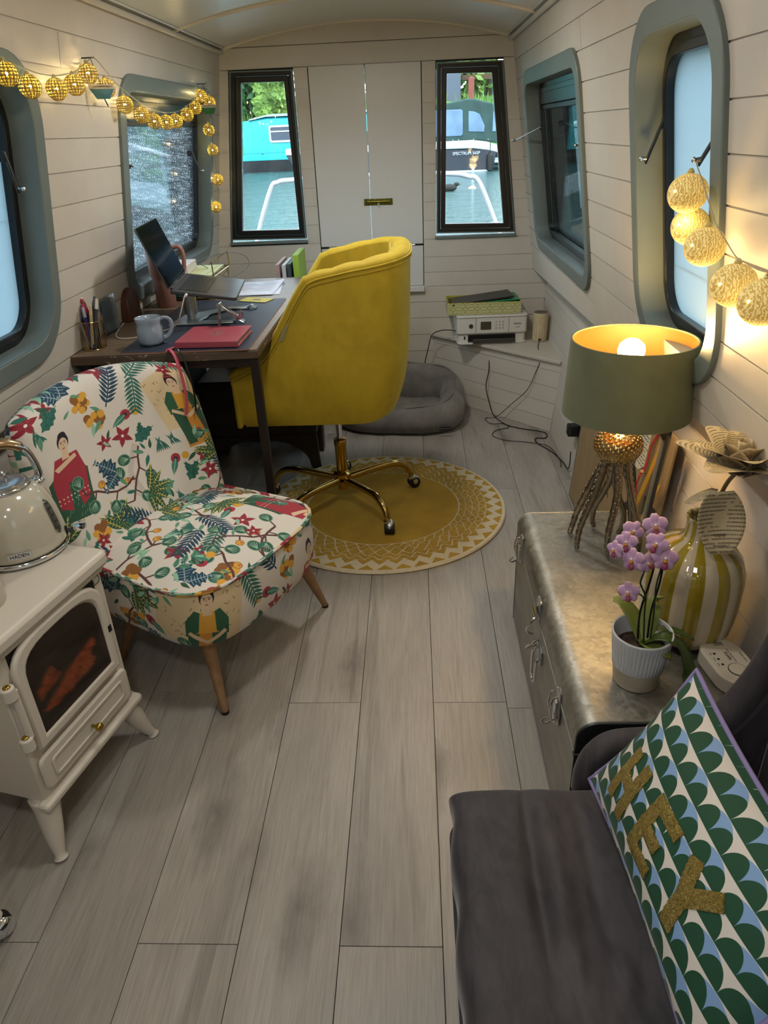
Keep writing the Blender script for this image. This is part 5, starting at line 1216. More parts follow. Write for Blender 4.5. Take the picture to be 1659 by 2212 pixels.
def latch(y, z, sc=1):
    X = TX0-.002
    mb = MB(); mb.T = None; mb.prism(rr(y-.016*sc, y+.016*sc, z-.052*sc, z+.052*sc, .012*sc, 4), X-.002, X+.002, lambda a, b, d: (d, a, b)); l = obj('latch', mb, m_steel, tr, .001)
    mb = MB(); mb.prism(rr(y-.010*sc, y+.010*sc, z-.046*sc, z+.018*sc, .006*sc, 4), X-.009, X-.004, lambda a, b, d: (d, a, b)); obj('latch_tongue', mb, m_chrome, l, .001)
    mb = MB(); mb.tube([(X-.006, y-.011*sc, z+.036*sc), (X-.016, y-.012*sc, z+.030*sc), (X-.020, y-.012*sc, z), (X-.014, y-.011*sc, z-.034*sc), (X-.014, y+.011*sc, z-.034*sc), (X-.020, y+.012*sc, z), (X-.016, y+.012*sc, z+.030*sc), (X-.006, y+.011*sc, z+.036*sc)], .0020, 8, sub=4); obj('latch_bail', mb, m_chrome, l)
    mb = MB(); mb.tube([(X-.010, y, z-.040*sc), (X-.026, y, z-.050*sc), (X-.034, y, z-.042*sc), (X-.024, y, z-.032*sc)], .0022, 8, sub=5); obj('latch_hook', mb, m_chrome, l)
    for dz in (-.044, .044): obj('rivet', MB().sphere((X-.0025, y+.010*sc, z+dz*sc), .003, 8, 6), m_chrome, l)
latch(1.785, .330, .9); latch(1.185, .290, 1.0)
y = 1.475; X = TX0-.002
mb = MB(); mb.prism(rr(y-.02, y+.02, .315, .372, .008, 4), X-.002, X+.004, lambda a, b, d: (d, a, b)); h_ = obj('hasp', mb, m_steel, tr, .001)
mb = MB(); mb.cyl((X-.008, y-.020, .332), (X-.008, y+.020, .332), .006, n=12); obj('hasp_hinge', mb, m_chrome, h_)
mb = MB(); mb.tube([(X-.004, y-.016, .33), (X-.018, y-.024, .325), (X-.030, y-.022, .30), (X-.026, y-.008, .275), (X-.012, y, .262)], .0035, 8, sub=5); obj('hasp_ring', mb, m_chrome, h_)
mb = MB(); mb.tube([(X-.004, y-.05, .285), (X-.022, y-.05, .272), (X-.03, y-.035, .25), (X-.028, y-.028, .24), (X-.004, y-.03, .25)], .003, 8, sub=5); obj('staple', mb, m_chrome, h_)
mb = MB(); mb.prism(rr(1.40, 1.455, .215, .262, .008, 4), X-.002, X+.004, lambda a, b, d: (d, a, b)); h_ = obj('handle_plate', mb, m_steel, tr, .001)
mb = MB(); mb.tube([(X-.004, 1.450, .240), (X-.012, 1.452, .225), (X-.013, 1.448, .165), (X-.013, 1.430, .152), (X-.013, 1.408, .165), (X-.012, 1.402, .225), (X-.004, 1.404, .240)], .0034, 8, sub=5); obj('handle', mb, m_chrome, h_)

# ------------------------------------------------------------------ octopus lamp
lm = thing('table_lamp', 'gold octopus table lamp with green velvet drum shade, lit, on the trunk', 'lamp', (.505, 1.668, TZ))
m_agold = mat('antique gold metal', '#a89468', .27, 1, var=.12, vscale=60); m_pewter = mat('pewter gold metal', '#8d8476', .28, 1, var=.15, vscale=60); c_ = Vector((.505, 1.668, .702))
obj('head', MB().sphere(c_, 1, 40, 26, (.0590, .0590, .047)), m_agold, lm, angle=180)
mb = MB(); Rb = random.Random(5); n = 300
for k in range(n):
    z = 1-2*(k+.5)/n; a = k*2.39996; q = math.sqrt(1-z*z); s_ = Vector((.0590*q*math.cos(a), .0590*q*math.sin(a), .047*z)); rr_ = Rb.uniform(.0038, .0060)
    nn = Vector((s_.x/.0590**2, s_.y/.0590**2, s_.z/.047**2)).normalized(); mb.sphere(c_+s_, rr_, 8, 5, (1, 1, .38), nn.to_track_quat('Z', 'Y').to_matrix())
o = obj('bumps', mb, m_agold, lm, angle=180); o['kind'] = 'stuff'
feet = [(.432, 1.752), (.438, 1.672), (.503, 1.640), (.495, 1.800), (.562, 1.754), (.597, 1.735), (.585, 1.650), (.54, 1.615)]
feet = [(.427, 1.755, .6), (.430, 1.676, .2), (.500, 1.790, -.4), (.503, 1.636, .3), (.562, 1.752, .5), (.596, 1.738, -.5), (.590, 1.660, .2)]
for k, (x, y, w) in enumerate(feet):
    d_ = Vector((x-c_.x, y-c_.y, 0)); a = Vector((c_.x, c_.y, 0))+d_.normalized()*.026; sd = Vector((-d_.y, d_.x, 0)).normalized()*.012*w
    P = lambda s_, z: a+(Vector((x, y, 0))-a)*s_+Vector((0, 0, z))
    pts = [P(-.1, .675), P(.02, .655), P(.14, .62)+sd*1.2, P(.34, .575)+sd*1.8, P(.62, .52)+sd*.5, P(.90, .465)-sd*1.3, P(1.0, .42)-sd*1.1, P(1.0, TZ+.012), P(.985, TZ+.006)]
    lg = obj('tentacle', MB().tube(pts, lambda q: .0122-.0058*q+.0007*math.sin(q*95), 10, sub=8), m_pewter, lm, angle=180)
    mb = MB(); sp_ = spline(pts, 5)
    for i in range(3, len(sp_)-2, 1):
        q = i/len(sp_); pnt = sp_[i]; tn = (sp_[i+1]-sp_[i-1]).normalized(); dn = d_.normalized(); outv = (dn-tn*dn.dot(tn)).normalized(); rad = .0108-.0062*q
        sdv = tn.cross(outv)*(.35*rad if i % 2 else -.35*rad); mb.sphere(pnt+outv*rad*.95+sdv, rad*.42, 8, 5)
    obj('suckers', mb, m_pewter, lg, angle=180)
obj('stem', MB().cyl((c_.x, c_.y, .745), (c_.x+.001, c_.y, .875), .006, n=14), m_agold, lm)
ct = (.512, 1.668, 0)
m_shade = mat('green velvet shade', '#5e6547', .85, sheen=.35, fn=velvet('#5c6049', '#565a44', '#666b53')); m_sin = mat('gold shade lining', '#7d4c14', .5, .3)
obj('shade', MB().lathe([(.1475, .792), (.1525, .790), (.1520, .795), (.1445, .966), (.1440, .970), (.1405, .970), (.1402, .966)], 72, ct, False), m_shade, lm, angle=60)
obj('shade_lining', MB().lathe([(.1478, .7925), (.1400, .9655)], 72, ct, False), m_sin, lm, angle=180)
for k in range(3):
    a = 2*PI*k/3+.4; obj('spider_arm', MB().cyl((ct[0]+.012*math.cos(a), ct[1]+.012*math.sin(a), .872), (ct[0]+.147*math.cos(a), ct[1]+.147*math.sin(a), .810), .0016, n=8), m_steel, lm)
obj('bulb_holder', MB().lathe([(.016, .862), (.018, .866), (.018, .895), (.014, .898)], 20, (.508, 1.668, 0)), m_white, lm)
m_bulb = mat('lit bulb', '#ffffff', .5, emit='#ffdf9c', estr=60)
obj('bulb', MB().lathe([(.012, .898), (.015, .908), (.029, .928), (.0315, .942), (.028, .956), (.016, .967), (.001, .970)], 28, (.508, 1.668, 0)), m_bulb, lm, angle=180)
d = bpy.data.lights.new('bulb_light', 'POINT'); d.energy = 36; d.color = (1, .60, .22); d.shadow_soft_size = .036
o = bpy.data.objects.new('bulb_light', d); C.objects.link(o); o.parent = lm; o.location = Vector((.508, 1.668, .940))-wloc(lm)

# ------------------------------------------------------------------ striped vase with paper rose
vs = thing('vase', 'ribbed yellow and white striped ceramic vase on the trunk by the wall', 'vase', (.594, 1.318, TZ))
def stripes(n_, c1, c2):
    def fn(t):
        tcn = t.new('ShaderNodeTexCoord'); s_ = t.new('ShaderNodeSeparateXYZ'); t.link(tcn.outputs['Object'], s_.inputs[0])
        a = t.math('ARCTAN2', s_.outputs[1], s_.outputs[0]); v = t.math('SINE', t.math('MULTIPLY', a, n_)); t.link(t.mix(t.math('MULTIPLY', t.math('ADD', t.math('MULTIPLY', v, 9), .5), 1, True), c1, c2), t.b.inputs['Base Color'])
    return fn
m_vase = mat('glazed yellow and white', '#c7b04a', .10, coat=1, fn=stripes(11, '#8f7d1e', '#b9ab92'))
prof = [(.052, 0), (.070, .003), (.086, .014), (.095, .035), (.100, .07), (.102, .11), (.102, .15), (.099, .18), (.091, .205), (.076, .225), (.056, .238), (.040, .246), (.0335, .254), (.031, .266), (.031, .285), (.034, .296), (.0335, .299), (.029, .297), (.0265, .28), (.0265, .25), (.03, .23)]
ps = []
for (r1, z1), (r2, z2) in zip(prof, prof[1:]):
    for q in range(3): ps.append((r1+(r2-r1)*q/3, z1+(z2-z1)*q/3))
mb = MB(); NV = 168; v = []
for r_, z in ps:
    for k in range(NV):
        a = 2*PI*k/NV; rb = 1+(.022*abs(math.sin(11*a))*min(1, r_/.08))
        v.append((.594+r_*rb*math.cos(a), 1.318+r_*rb*math.sin(a), TZ+z))
f = [(i*NV+k, i*NV+(k+1) % NV, (i+1)*NV+(k+1) % NV, (i+1)*NV+k) for i in range(len(ps)-1) for k in range(NV)]+[tuple(range(NV-1, -1, -1))]
mb.add(v, f); obj('body', mb, m_vase, vs, angle=180)
def newsfn(t):
    co = t.coords('UV', (1, 1, 1)); s_ = t.new('ShaderNodeSeparateXYZ'); t.link(co, s_.inputs[0])
    ln = t.math('FRACT', t.math('MULTIPLY', s_.outputs[1], 22)); n = t.noise(t.coords('UV', (70, 22, 1)), 1.6, 2, .6)
    bl = t.noise(t.coords('UV', (2, 3, 1)), 1.3, 2)
    w = t.math('MULTIPLY', t.math('MULTIPLY', t.math('LESS_THAN', ln, .42), t.math('GREATER_THAN', n.outputs[0], .43)), t.math('GREATER_THAN', bl.outputs[0], .42))
    t.link(t.mix(t.math('MULTIPLY', w, .75), '#b5a584', '#3d382f'), t.b.inputs['Base Color'])
m_news = mat('newsprint paper', '#b5a584', .8, fn=newsfn)
rs = thing('paper_rose', 'rose folded from newspaper with a broad paper leaf, standing in the vase', 'flower', (.594, 1.318, TZ+.29))
rc = Vector((.618, 1.262, .838))
stp = [(.594, 1.322, TZ+.10), (.600, 1.312, TZ+.25), (.606, 1.302, .72), (.616, 1.295, .775), rc-Vector((0, 0, .02))]
obj('stem', MB().tube(stp, .004, 8, sub=5), mat('paper stem', '#8a7a5c', .8), rs)
def petal(a, rad, h, w, tilt, curl, nm='petal', base=None):
    e1 = Vector((math.cos(a), math.sin(a), 0)); e2 = Vector((-math.sin(a), math.cos(a), 0)); b0 = base or rc
    mb = MB()
    def g(u, v):
        x = (u-.5)*2; wd = w*math.sin(PI*min(.93, .18+v*.72))**.7
        o_ = rad*(.25+.75*v)+tilt*v*v*h+curl*max(0, v-.6)**2*h*4; bend = -(x*x)*rad*.55
        return b0+e1*(o_+bend)+e2*(x*wd)+Vector((0, 0, -.02+h*v*(1-.25*tilt)-.01*curl*max(0, v-.7)))
    mb.grid(g, 9, 9); return obj(nm, mb, m_news, rs, angle=180, solid=.0005)
for k in range(3): petal(k*2.1+.4, .012, .062, .022, .02, 0)
for k in range(4): petal(k*1.57+.2, .022, .068, .036, .30, .1)
for k in range(5): petal(k*1.257+.7, .030, .070, .045, .70, .4)
for k in range(5): petal(k*1.257+.1, .036, .055, .050, 1.25, .5)
for k in range(3): petal(k*2.09+1.2, .030, .004, .030, 2.2, -.5, 'sepal')
# broad leaf hanging over the vase neck
LA, LBv, LC = Vector((.588, 1.252, .778)), Vector((.594, 1.212, .660)), Vector((1, -.15, .12)).normalized()
def leafsurf(base, tip, side, w, bulge, uvk=1):
    ax = tip-base; nn = ax.cross(side).normalized()
    def g(u, v):
        x = (u-.5)*2; wd = w*(math.sin(PI*min(.97, .10+.84*v))**.55)
        return base+ax*v+side*(x*wd)+nn*(bulge*(1-x*x)*math.sin(PI*v))
    return g, nn
g, nn = leafsurf(LA, LBv, LC, .044, -.016)
mb = MB(); mb.grid(g, 13, 13, uvf=lambda a, b: (a*.8, .06+b*.7)); lf = obj('leaf', mb, m_news, rs, angle=180, solid=.0005)
obj('leaf', (lambda mb: mb.grid(leafsurf(Vector((.592, 1.29, .765)), Vector((.540, 1.285, .735)), Vector((.2, -.9, .3)).normalized(), .022, .004)[0], 9, 9))(MB()), m_news, rs, angle=180, solid=.0005)
m_inkd = mat('news ink', '#2c2822', .8)
sgn_ = -1 if nn.y > 0 else 1
xd = -LC; yd = (LBv-LA).normalized()
for s_, q, sz in (('2017 Balzan Priz', .72, .0105), ('International Bal', .88, .0085)):
    pnt = g(.5, q)+nn*sgn_*.0016; text('print', s_, sz, frame(pnt, xd, yd), m_inkd, rs, .0001)
pt = rc+Vector((-.030, -.048, .004)); text('print', 'wall cae', .015, frame(pt, (.92, -.38, -.05), (.1, .5, .86)), m_inkd, rs, .0001)

# ------------------------------------------------------------------ potted orchid
cx, cy = .446, 1.158
oc = thing('potted_orchid', 'pale pink orchid in a white ribbed pot at the near side of the trunk', 'plant', (cx, cy, TZ))
m_pot = mat('white glazed pot', '#c3c8ce', .22, coat=.5); m_pot2 = mat('beige band', '#b5ac98', .5)
mb = MB(); NP = 176; pf = [(.0505, .044), (.0515, .046), (.0595, .120), (.0600, .1245), (.0585, .127), (.0560, .126), (.0545, .120), (.050, .085), (.001, .082)]; P2 = []
for (r1, z1), (r2, z2) in zip(pf, pf[1:]):
    for q in range(4): P2.append((r1+(r2-r1)*q/4, z1+(z2-z1)*q/4))
v = []
for i, (r_, z) in enumerate(P2):
    for k in range(NP):
        a = 2*PI*k/NP; gk = int(k/NP*44); lo = .058+.008*((gk*7) % 5)/5; dep = .0022 if (lo < z < .117 and i < 12) else 0
        rb = r_-dep*(math.sin(44*a)*.5+.5)**2; v.append((cx+rb*math.cos(a), cy+rb*math.sin(a), TZ+z))
mb.add(v, [(i*NP+k, i*NP+(k+1) % NP, (i+1)*NP+(k+1) % NP, (i+1)*NP+k) for i in range(len(P2)-1) for k in range(NP)]); obj('pot', mb, m_pot, oc, angle=60)
obj('pot_base', MB().lathe([(.040, 0), (.0445, .002), (.0455, .015), (.0465, .016), (.0485, .034), (.0508, .0445), (.050, .046)], 64, (cx, cy, TZ)), m_pot2, oc)
obj('bark', MB().lathe([(.050, .086), (.03, .092), (.001, .090)], 24, (cx, cy, TZ), False), mat('orchid bark', '#3a2a20', .9, var=.5, vscale=80, bump=1, bscale=90, bdist=.01), oc)
m_leaf = mat('orchid leaf', '#3c5023', .35, var=.2, vscale=12); m_lf2 = mat('orchid leaf painted sunlit', '#6f7c3c', .35, var=.15, vscale=12); m_stem = mat('dark stem', '#232c16', .5)  # sunlight on some leaves is put into a lighter green
def strapleaf(pts, w, m, nm='leaf'):
    sp_ = spline(pts, 6); mb = MB(); v = []
    for i, p in enumerate(sp_):
        q = i/(len(sp_)-1); tn = (sp_[min(i+1, len(sp_)-1)]-sp_[max(i-1, 0)]).normalized(); sd = tn.cross(Vector((0, 0, 1))); sd = sd.normalized() if sd.length > .05 else Vector((1, 0, 0)); up = sd.cross(tn); W_ = w*math.sin(PI*min(.96, .12+.86*q))**.6
        for x in (-1, -.5, 0, .5, 1): v.append(p+sd*x*W_+up*(abs(x)*.18*W_))
    mb.add(v, [(i*5+j, i*5+j+1, (i+1)*5+j+1, (i+1)*5+j) for i in range(len(sp_)-1) for j in range(4)]); return obj(nm, mb, m, oc, angle=180, solid=.0015)
b = Vector((cx+.005, cy, TZ+.095))
strapleaf([b, b+Vector((.030, -.022, .032)), b+Vector((.062, -.032, .012)), b+Vector((.078, -.048, -.030)), b+Vector((.074, -.060, -.058))], .019, m_leaf)
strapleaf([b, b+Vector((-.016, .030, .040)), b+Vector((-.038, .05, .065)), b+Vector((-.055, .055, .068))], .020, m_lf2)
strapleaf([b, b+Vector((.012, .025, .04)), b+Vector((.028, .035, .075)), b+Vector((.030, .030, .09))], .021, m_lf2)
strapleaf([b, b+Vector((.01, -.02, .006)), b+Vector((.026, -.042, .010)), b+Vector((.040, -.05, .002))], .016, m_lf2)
strapleaf([b, b+Vector((.03, .012, .022)), b+Vector((.065, .012, .020)), b+Vector((.10, .0, .006))], .010, m_leaf)
for pts in ([b+Vector((-.012, 0, 0)), (cx-.010, cy+.004, .56), (cx+.002, cy+.010, .63), (cx+.008, cy+.012, .70)], [b+Vector((.008, .004, 0)), (cx+.012, cy+.006, .56), (cx+.022, cy+.012, .63), (cx+.020, cy+.012, .71)]): obj('stake', MB().tube(pts, .0022, 8, sub=4), m_black, oc)
sA = [b, (cx-.002, cy+.002, .56), (cx-.006, cy, .60), (cx-.022, cy-.006, .635), (cx-.018, cy-.004, .665), (cx-.03, cy-.006, .70)]
sB = [b+Vector((.012, 0, 0)), (cx+.016, cy, .55), (cx+.012, cy+.002, .62), (cx+.016, cy+.002, .67), (cx+.014, cy-.002, .71)]
for s_ in (sA, sB): obj('stem', MB().tube(s_, .0018, 8, sub=5), m_stem, oc)
def petfn(t):
    tcn = t.new('ShaderNodeTexCoord'); s_ = t.new('ShaderNodeSeparateXYZ'); t.link(tcn.outputs['UV'], s_.inputs[0])
    x = t.math('ABSOLUTE', t.math('SUBTRACT', s_.outputs[0], .5)); e = t.math('MAXIMUM', t.math('MULTIPLY', x, 2), s_.outputs[1])
    t.link(t.ramp(e, [(0, '#d8c0d2'), (.45, '#b08ab4'), (.8, '#b894b8'), (1, '#d3b6c2')]), t.b.inputs['Base Color'])
m_pet = mat('pink orchid petal', '#b893b8', .6, fn=petfn); m_lip = mat('magenta lip', '#8a3a5c', .5); m_org = mat('orange throat', '#b5762c', .5)
def bloom(p, face, roll, s_, k):
    z = Vector(face).normalized(); up = Vector((0, 0, 1)); y = (up-z*up.dot(z)).normalized(); x = y.cross(z)
    M_ = Matrix(((x.x, y.x, z.x, p[0]), (x.y, y.y, z.y, p[1]), (x.z, y.z, z.z, p[2]), (0, 0, 0, 1))) @ Matrix.Rotation(roll, 4, 'Z')
    mbp = MB(M_)
    for a, L_, w in ((90, .021, .0085), (162, .021, .0115), (18, .021, .0115), (232, .020, .0085), (308, .020, .0085)):
        a = math.radians(a); cu, su = math.cos(a), math.sin(a)
        def g(u, v, L_=L_, w=w, cu=cu, su=su):
            q = (u-.5)*2; wd = w*math.sin(PI*min(.93, .13+.78*v))**.75; r_ = L_*v; return ((r_*cu-q*wd*su)*s_, (r_*su+q*wd*cu)*s_, (.0035*v-.006*v*v-.003*q*q)*s_)
        mbp.grid(g, 7, 7)
    o = obj('blossom', mbp, m_pet, oc, angle=180, solid=.0004)
    obj('lip', MB(M_).sphere((0, -.0115*s_, .004*s_), .0058*s_, 10, 8, (.9, 1.1, .5)), m_lip, o); obj('throat', MB(M_).sphere((0, -.003*s_, .004*s_), .0040*s_, 10, 8), m_org, o)
    obj('column', MB(M_).sphere((0, .002*s_, .005*s_), .0026*s_, 8, 6), mat('orchid column', '#d8c6d0', .5), o)
F0 = Vector((-.35, -1, .35))
for k, (x, z, y, fx, rl, s_) in enumerate(((.384, .730, 1.145, -.1, .1, 1.0), (.400, .742, 1.165, .2, -.5, 1.0), (.392, .705, 1.125, -.3, .15, 1.08), (.362, .718, 1.14, -.9, .3, .85), (.434, .762, 1.15, .1, .2, 1.1), (.432, .738, 1.125, -.2, -.3, 1.05), (.448, .712, 1.115, .1, .0, 1.15), (.419, .700, 1.12, .7, .8, .9), (.394, .632, 1.125, -.2, .25, 1.0))): bloom((x, y, z), F0+Vector((fx, 0, 0)), rl, s_, k)
obj('stem', MB().tube([(cx-.004, cy-.001, .585), (cx-.02, cy-.012, .612), (.396, 1.130, .630)], .0014, 6, sub=4), m_stem, oc)
for p_, q_ in (((cx-.03, cy-.006, .70), (.385, 1.150, .728)), ((cx-.03, cy-.006, .70), (.400, 1.168, .74)), ((cx-.03, cy-.006, .70), (.363, 1.145, .716)), ((cx-.026, cy-.006, .69), (.393, 1.13, .703)), ((cx+.014, cy-.002, .71), (.434, 1.155, .76)), ((cx+.014, cy-.002, .71), (.433, 1.13, .736)), ((cx+.014, cy-.002, .70), (.448, 1.12, .71)), ((cx+.014, cy-.002, .69), (.42, 1.125, .70))): obj('stalk', MB().tube([p_, ((p_[0]+q_[0])/2, (p_[1]+q_[1])/2, (p_[2]+q_[2])/2+.006), q_], .0011, 6, sub=3), m_stem, oc)

# ------------------------------------------------------------------ carbon monoxide alarm
al = thing('gas_alarm', 'white rounded carbon monoxide alarm lying flat on the trunk beside the vase', 'alarm', (.642, 1.176, TZ))
FA = Matrix.Translation((.6385, 1.172, TZ+.0005)) @ Matrix.Rotation(math.radians(8), 4, 'Z')
m_al = mat('alarm white', '#bdb5a6', .5)
def stad(w, l, n=14): return [(w*math.cos(a), (l-w)+w*math.sin(a)) for a in [PI*k/n for k in range(n+1)]]+[(w*math.cos(a), -(l-w)+w*math.sin(a)) for a in [PI+PI*k/n for k in range(n+1)]]
mb = MB(FA); mb.prism(stad(.0435, .074), 0, .037); obj('body', mb, m_al, al, .004)
mb = MB(FA); mb.lathe([(.0195, .0372), (.0195, .0385), (.0182, .0385), (.0182, .0374)], 32, (0, -.032, 0), False); obj('button_ring', mb, m_pd, al)
mb = MB(FA); mb.lathe([(.0178, .037), (.0178, .0392), (.016, .0398), (.001, .0398)], 32, (0, -.032, 0)); obj('test_button', mb, m_al, al)
for k in range(3): mb = MB(FA); mb.lathe([(.0028, .0374), (.0028, .0378), (.0001, .0378)], 12, (-.022, .022-.017*k, 0)); obj('indicator', mb, m_black, al)
mb = MB(FA); [mb.bx(-.008, .012, .047+.004*k, .0485+.004*k, .037, .0376) for k in range(3)]; obj('grille', mb, m_pd, al)
F2 = FA @ Matrix.Translation((.002, .012, .0378)) @ Matrix.Rotation(-PI/2, 4, 'Z')
text('lettering', 'Kidde', .011, F2, m_pd, al, .0001, shear=.25); text('lettering', 'Carbon Monoxide Alarm', .0042, F2 @ Matrix.Translation((0, .008, 0)), m_pd, al, .0001)
text('lettering', 'MODEL K5DCO', .0045, FA @ Matrix.Translation((.031, .004, .0378)) @ Matrix.Rotation(-PI/2, 4, 'Z'), m_pd, al, .0001)
for k, s_ in enumerate(('Fault', 'Power', 'Alarm')): text('lettering', s_, .004, FA @ Matrix.Translation((-.030, .022-.017*k, .0378)) @ Matrix.Rotation(-PI/2, 4, 'Z'), m_pd, al, .0001)
# ------------------------------------------------------------------ electric stove
a_ = Vector((-.827, 1.043, 0)); s_v = Vector((.2347, .9721, 0)); n_v = Vector((.9721, -.2347, 0))
SV = Matrix(((s_v.x, n_v.x, 0, a_.x), (s_v.y, n_v.y, 0, a_.y), (0, 0, 1, 0), (0, 0, 0, 1)))      # local: x along the front, y outwards, z up
PS = lambda u, z, d: (u, d, z)
m_sto = mat('cream white enamel', '#cbc4b8', .38, bump=.04, bscale=90)
st = thing('stove', 'white enamel electric stove with arched glass door and splayed legs', 'stove', (a_.x-.1, a_.y+.2, 0))
def sob(nm, mb, m=m_sto, p=None, bv=.003, **k): return obj(nm, mb, m, p or st, bv, **k)
def sm(): return MB(SV)
mb = sm(); mb.prism([(.0, .150), (.336, .150), (.340, .556), (-.004, .556)], -.235, .0, PS); sob('body', mb)
mb = sm(); mb.prism(rr(-.030, .362, -.262, .022, .02, 5), .556, .592); o = sob('top_plate', mb, bv=.010); 
mb = sm(); mb.prism(rr(-.016, .350, -.248, .010, .015, 5), .540, .557); sob('top_moulding', mb, bv=.006)
mb = sm(); mb.prism(rr(-.018, .352, -.01, .020, .008, 4), .140, .160); sob('ash_lip', mb, bv=.006)
def arch(u0, u1, z0, z1, rise, r=.012, n=14):
    out = [(u0, z0), (u1, z0)]
    cu = (u0+u1)/2; w = (u1-u0)/2
    for k in range(n+1):
        a = PI*k/n; x = cu+w*math.copysign(abs(math.cos(a))**.62, math.cos(a)); out.append((x, z1-rise+rise*math.sin(a)**.62))
    return out
mb = sm(); mb.ring(arch(.022, .312, .288, .548, .085), arch(.050, .288, .312, .522, .075), .0, .016, PS); sob('door_frame', mb, bv=.006)
mb = sm(); mb.ring(arch(.044, .294, .306, .528, .078), arch(.054, .284, .316, .518, .072), .0, .010, PS); sob('door_bead', mb, bv=.002)
def fire(t):
    n = t.noise(t.coords('Object', (1, 1, 1.6)), 60, 5, .75, 2.5); tcn = t.new('ShaderNodeTexCoord'); s_ = t.new('ShaderNodeSeparateXYZ'); t.link(tcn.outputs['Object'], s_.inputs[0])
    t.link(t.ramp(n.outputs[0], [(.40, '#2a0d04'), (.50, '#a03a0c'), (.60, '#f0802a'), (.72, '#ffd080')]), t.b.inputs['Emission Color']); setin(t.b, 'Emission Strength', 3.2)
m_log = mat('charred log', '#1e1714', .9, bump=1, bscale=70, bdist=.008)
m_emb = mat('glowing ember bed', '#241008', .8, fn=fire)
mb = sm(); mb.prism([(.03, .300), (.31, .300), (.31, .54), (.03, .54)], -.0, .0012, PS); sob('firebox', mb, mat('firebox black', '#0c0808', .6), bv=0)
mb = sm(); mb.bx(.055, .284, .0014, .0045, .318, .330); sob('grate', mb, mat('iron grate', '#181415', .5), bv=.001)
for k in range(9): mb = sm(); mb.bx(.066+.026*k, .072+.026*k, .0014, .005, .320, .345); sob('grate_bar', mb, mat('iron grate', '#181415', .5), bv=.001)
Rl = random.Random(8)
mb = sm(); 
for k in range(26): mb.sphere((.075+Rl.random()*.16, .0030, .345+Rl.random()*.045), .010+.008*Rl.random(), 8, 6, (1.3, .22, .8))
o = sob('embers', mb, m_emb, bv=0, angle=180); o['kind'] = 'stuff'
for u0, z0, u1, z1, r in ((.070, .365, .21, .412, .013), (.09, .40, .24, .375, .012), (.16, .37, .262, .398, .012), (.075, .39, .13, .425, .010)):
    mb = sm(); P = [(u0, .004, z0), ((u0+u1)/2, .0045, (z0+z1)/2+.004), (u1, .004, z1)]; mb.tube(P, r, 10, flat=.3, up=(0, 0, 1), sub=3); sob('log', mb, m_log if r > .0125 else m_emb, bv=0, angle=180)
mb = sm(); mb.prism(arch(.052, .286, .314, .520, .073), .010, .012, PS); sob('door_glass', mb, mat('smoky glass', fn=glassfn('#b5a8a0', 0, 0)), bv=0)
mb = sm(); mb.prism(rr(.010, .328, .176, .268, .018, 5), .0, .012, PS); dr = sob('drawer', mb, bv=.006)
mb = sm(); mb.ring(rr(.038, .300, .196, .248, .010, 5), rr(.045, .293, .203, .241, .008, 5), .012, .0155, PS); sob('drawer_bead', mb, p=dr, bv=.0015)
m_bras = mat('polished brass', '#b79a4a', .15, 1)
mb = sm(); q = Matrix.Rotation(-PI/2, 3, 'X'); mb.lathe([(.004, 0), (.004, .010), (.0095, .016), (.0105, .021), (.0085, .026), (.001, .028)], 20, (.172, .012, .216), True, q); sob('knob', mb, m_bras, dr, bv=0, angle=60)
for z0 in (.470, .335):
    mb = sm(); mb.cyl((-.002, .014, z0-.016), (-.002, .014, z0+.016), .014, n=18); hg = sob('hinge', mb, bv=.003); mb = sm(); mb.sphere((-.002, .014, z0+.017), .008, 12, 8, (1, 1, .5)); sob('hinge_cap', mb, m_bras, hg, bv=0, angle=180)
mb = sm(); mb.cyl((.008, .016, .345), (.008, .016, .47), .008, n=14); sob('hinge_bar', mb, bv=0)
mb = sm(); mb.bx(.300, .312, .014, .018, .392, .410); sob('catch', mb, m_dark, bv=.002)
for u, d, sx_, sy_ in ((.016, -.018, -1, 1), (.320, -.018, 1, 1), (.016, -.215, -1, -1), (.320, -.215, 1, -1)):
    mb = sm(); mb.tube([(u, d, .152), (u+.006*sx_, d+.004*sy_, .120), (u+.020*sx_, d+.014*sy_, .070), (u+.030*sx_, d+.022*sy_, .035), (u+.038*sx_, d+.030*sy_, .012), (u+.040*sx_, d+.032*sy_, .004)], lambda q: .034-.022*min(1, q*1.3)+.004*max(0, q-.8)*5, 14, sub=4); sob('leg', mb, bv=0, angle=180)
mb = sm(); mb.prism([(.04, .2), (.10, .2), (.10, .5), (.04, .5)], 0, 0.0001, lambda u, z, d: (-.0045, -.235+u*1.6, z)) if False else None
LGm = SV @ Matrix.Translation((.268, .0012, .573-.0)) @ Matrix.Rotation(PI/2, 4, 'X')
F_ = frame(SV @ Vector((.268, .0225, .574)), -s_v, (0, 0, 1)); F_ = frame(SV @ Vector((.285, .003, .512)), s_v, (0, 0, 1))
m_lb = mat('logo grey', '#4a463f', .5)
mb = sm(); mb.ring(rr(.243, .333, .517, .537, .009, 4), rr(.2445, .3315, .5185, .5355, .008, 4), .0002, .0012, PS); lg = sob('badge_outline', mb, m_lb, bv=0)
text('lettering', 'vonhaus', .016, frame(SV @ Vector((.288, .0008, .527)), s_v, (0, 0, 1)), m_lb, st, .0003)

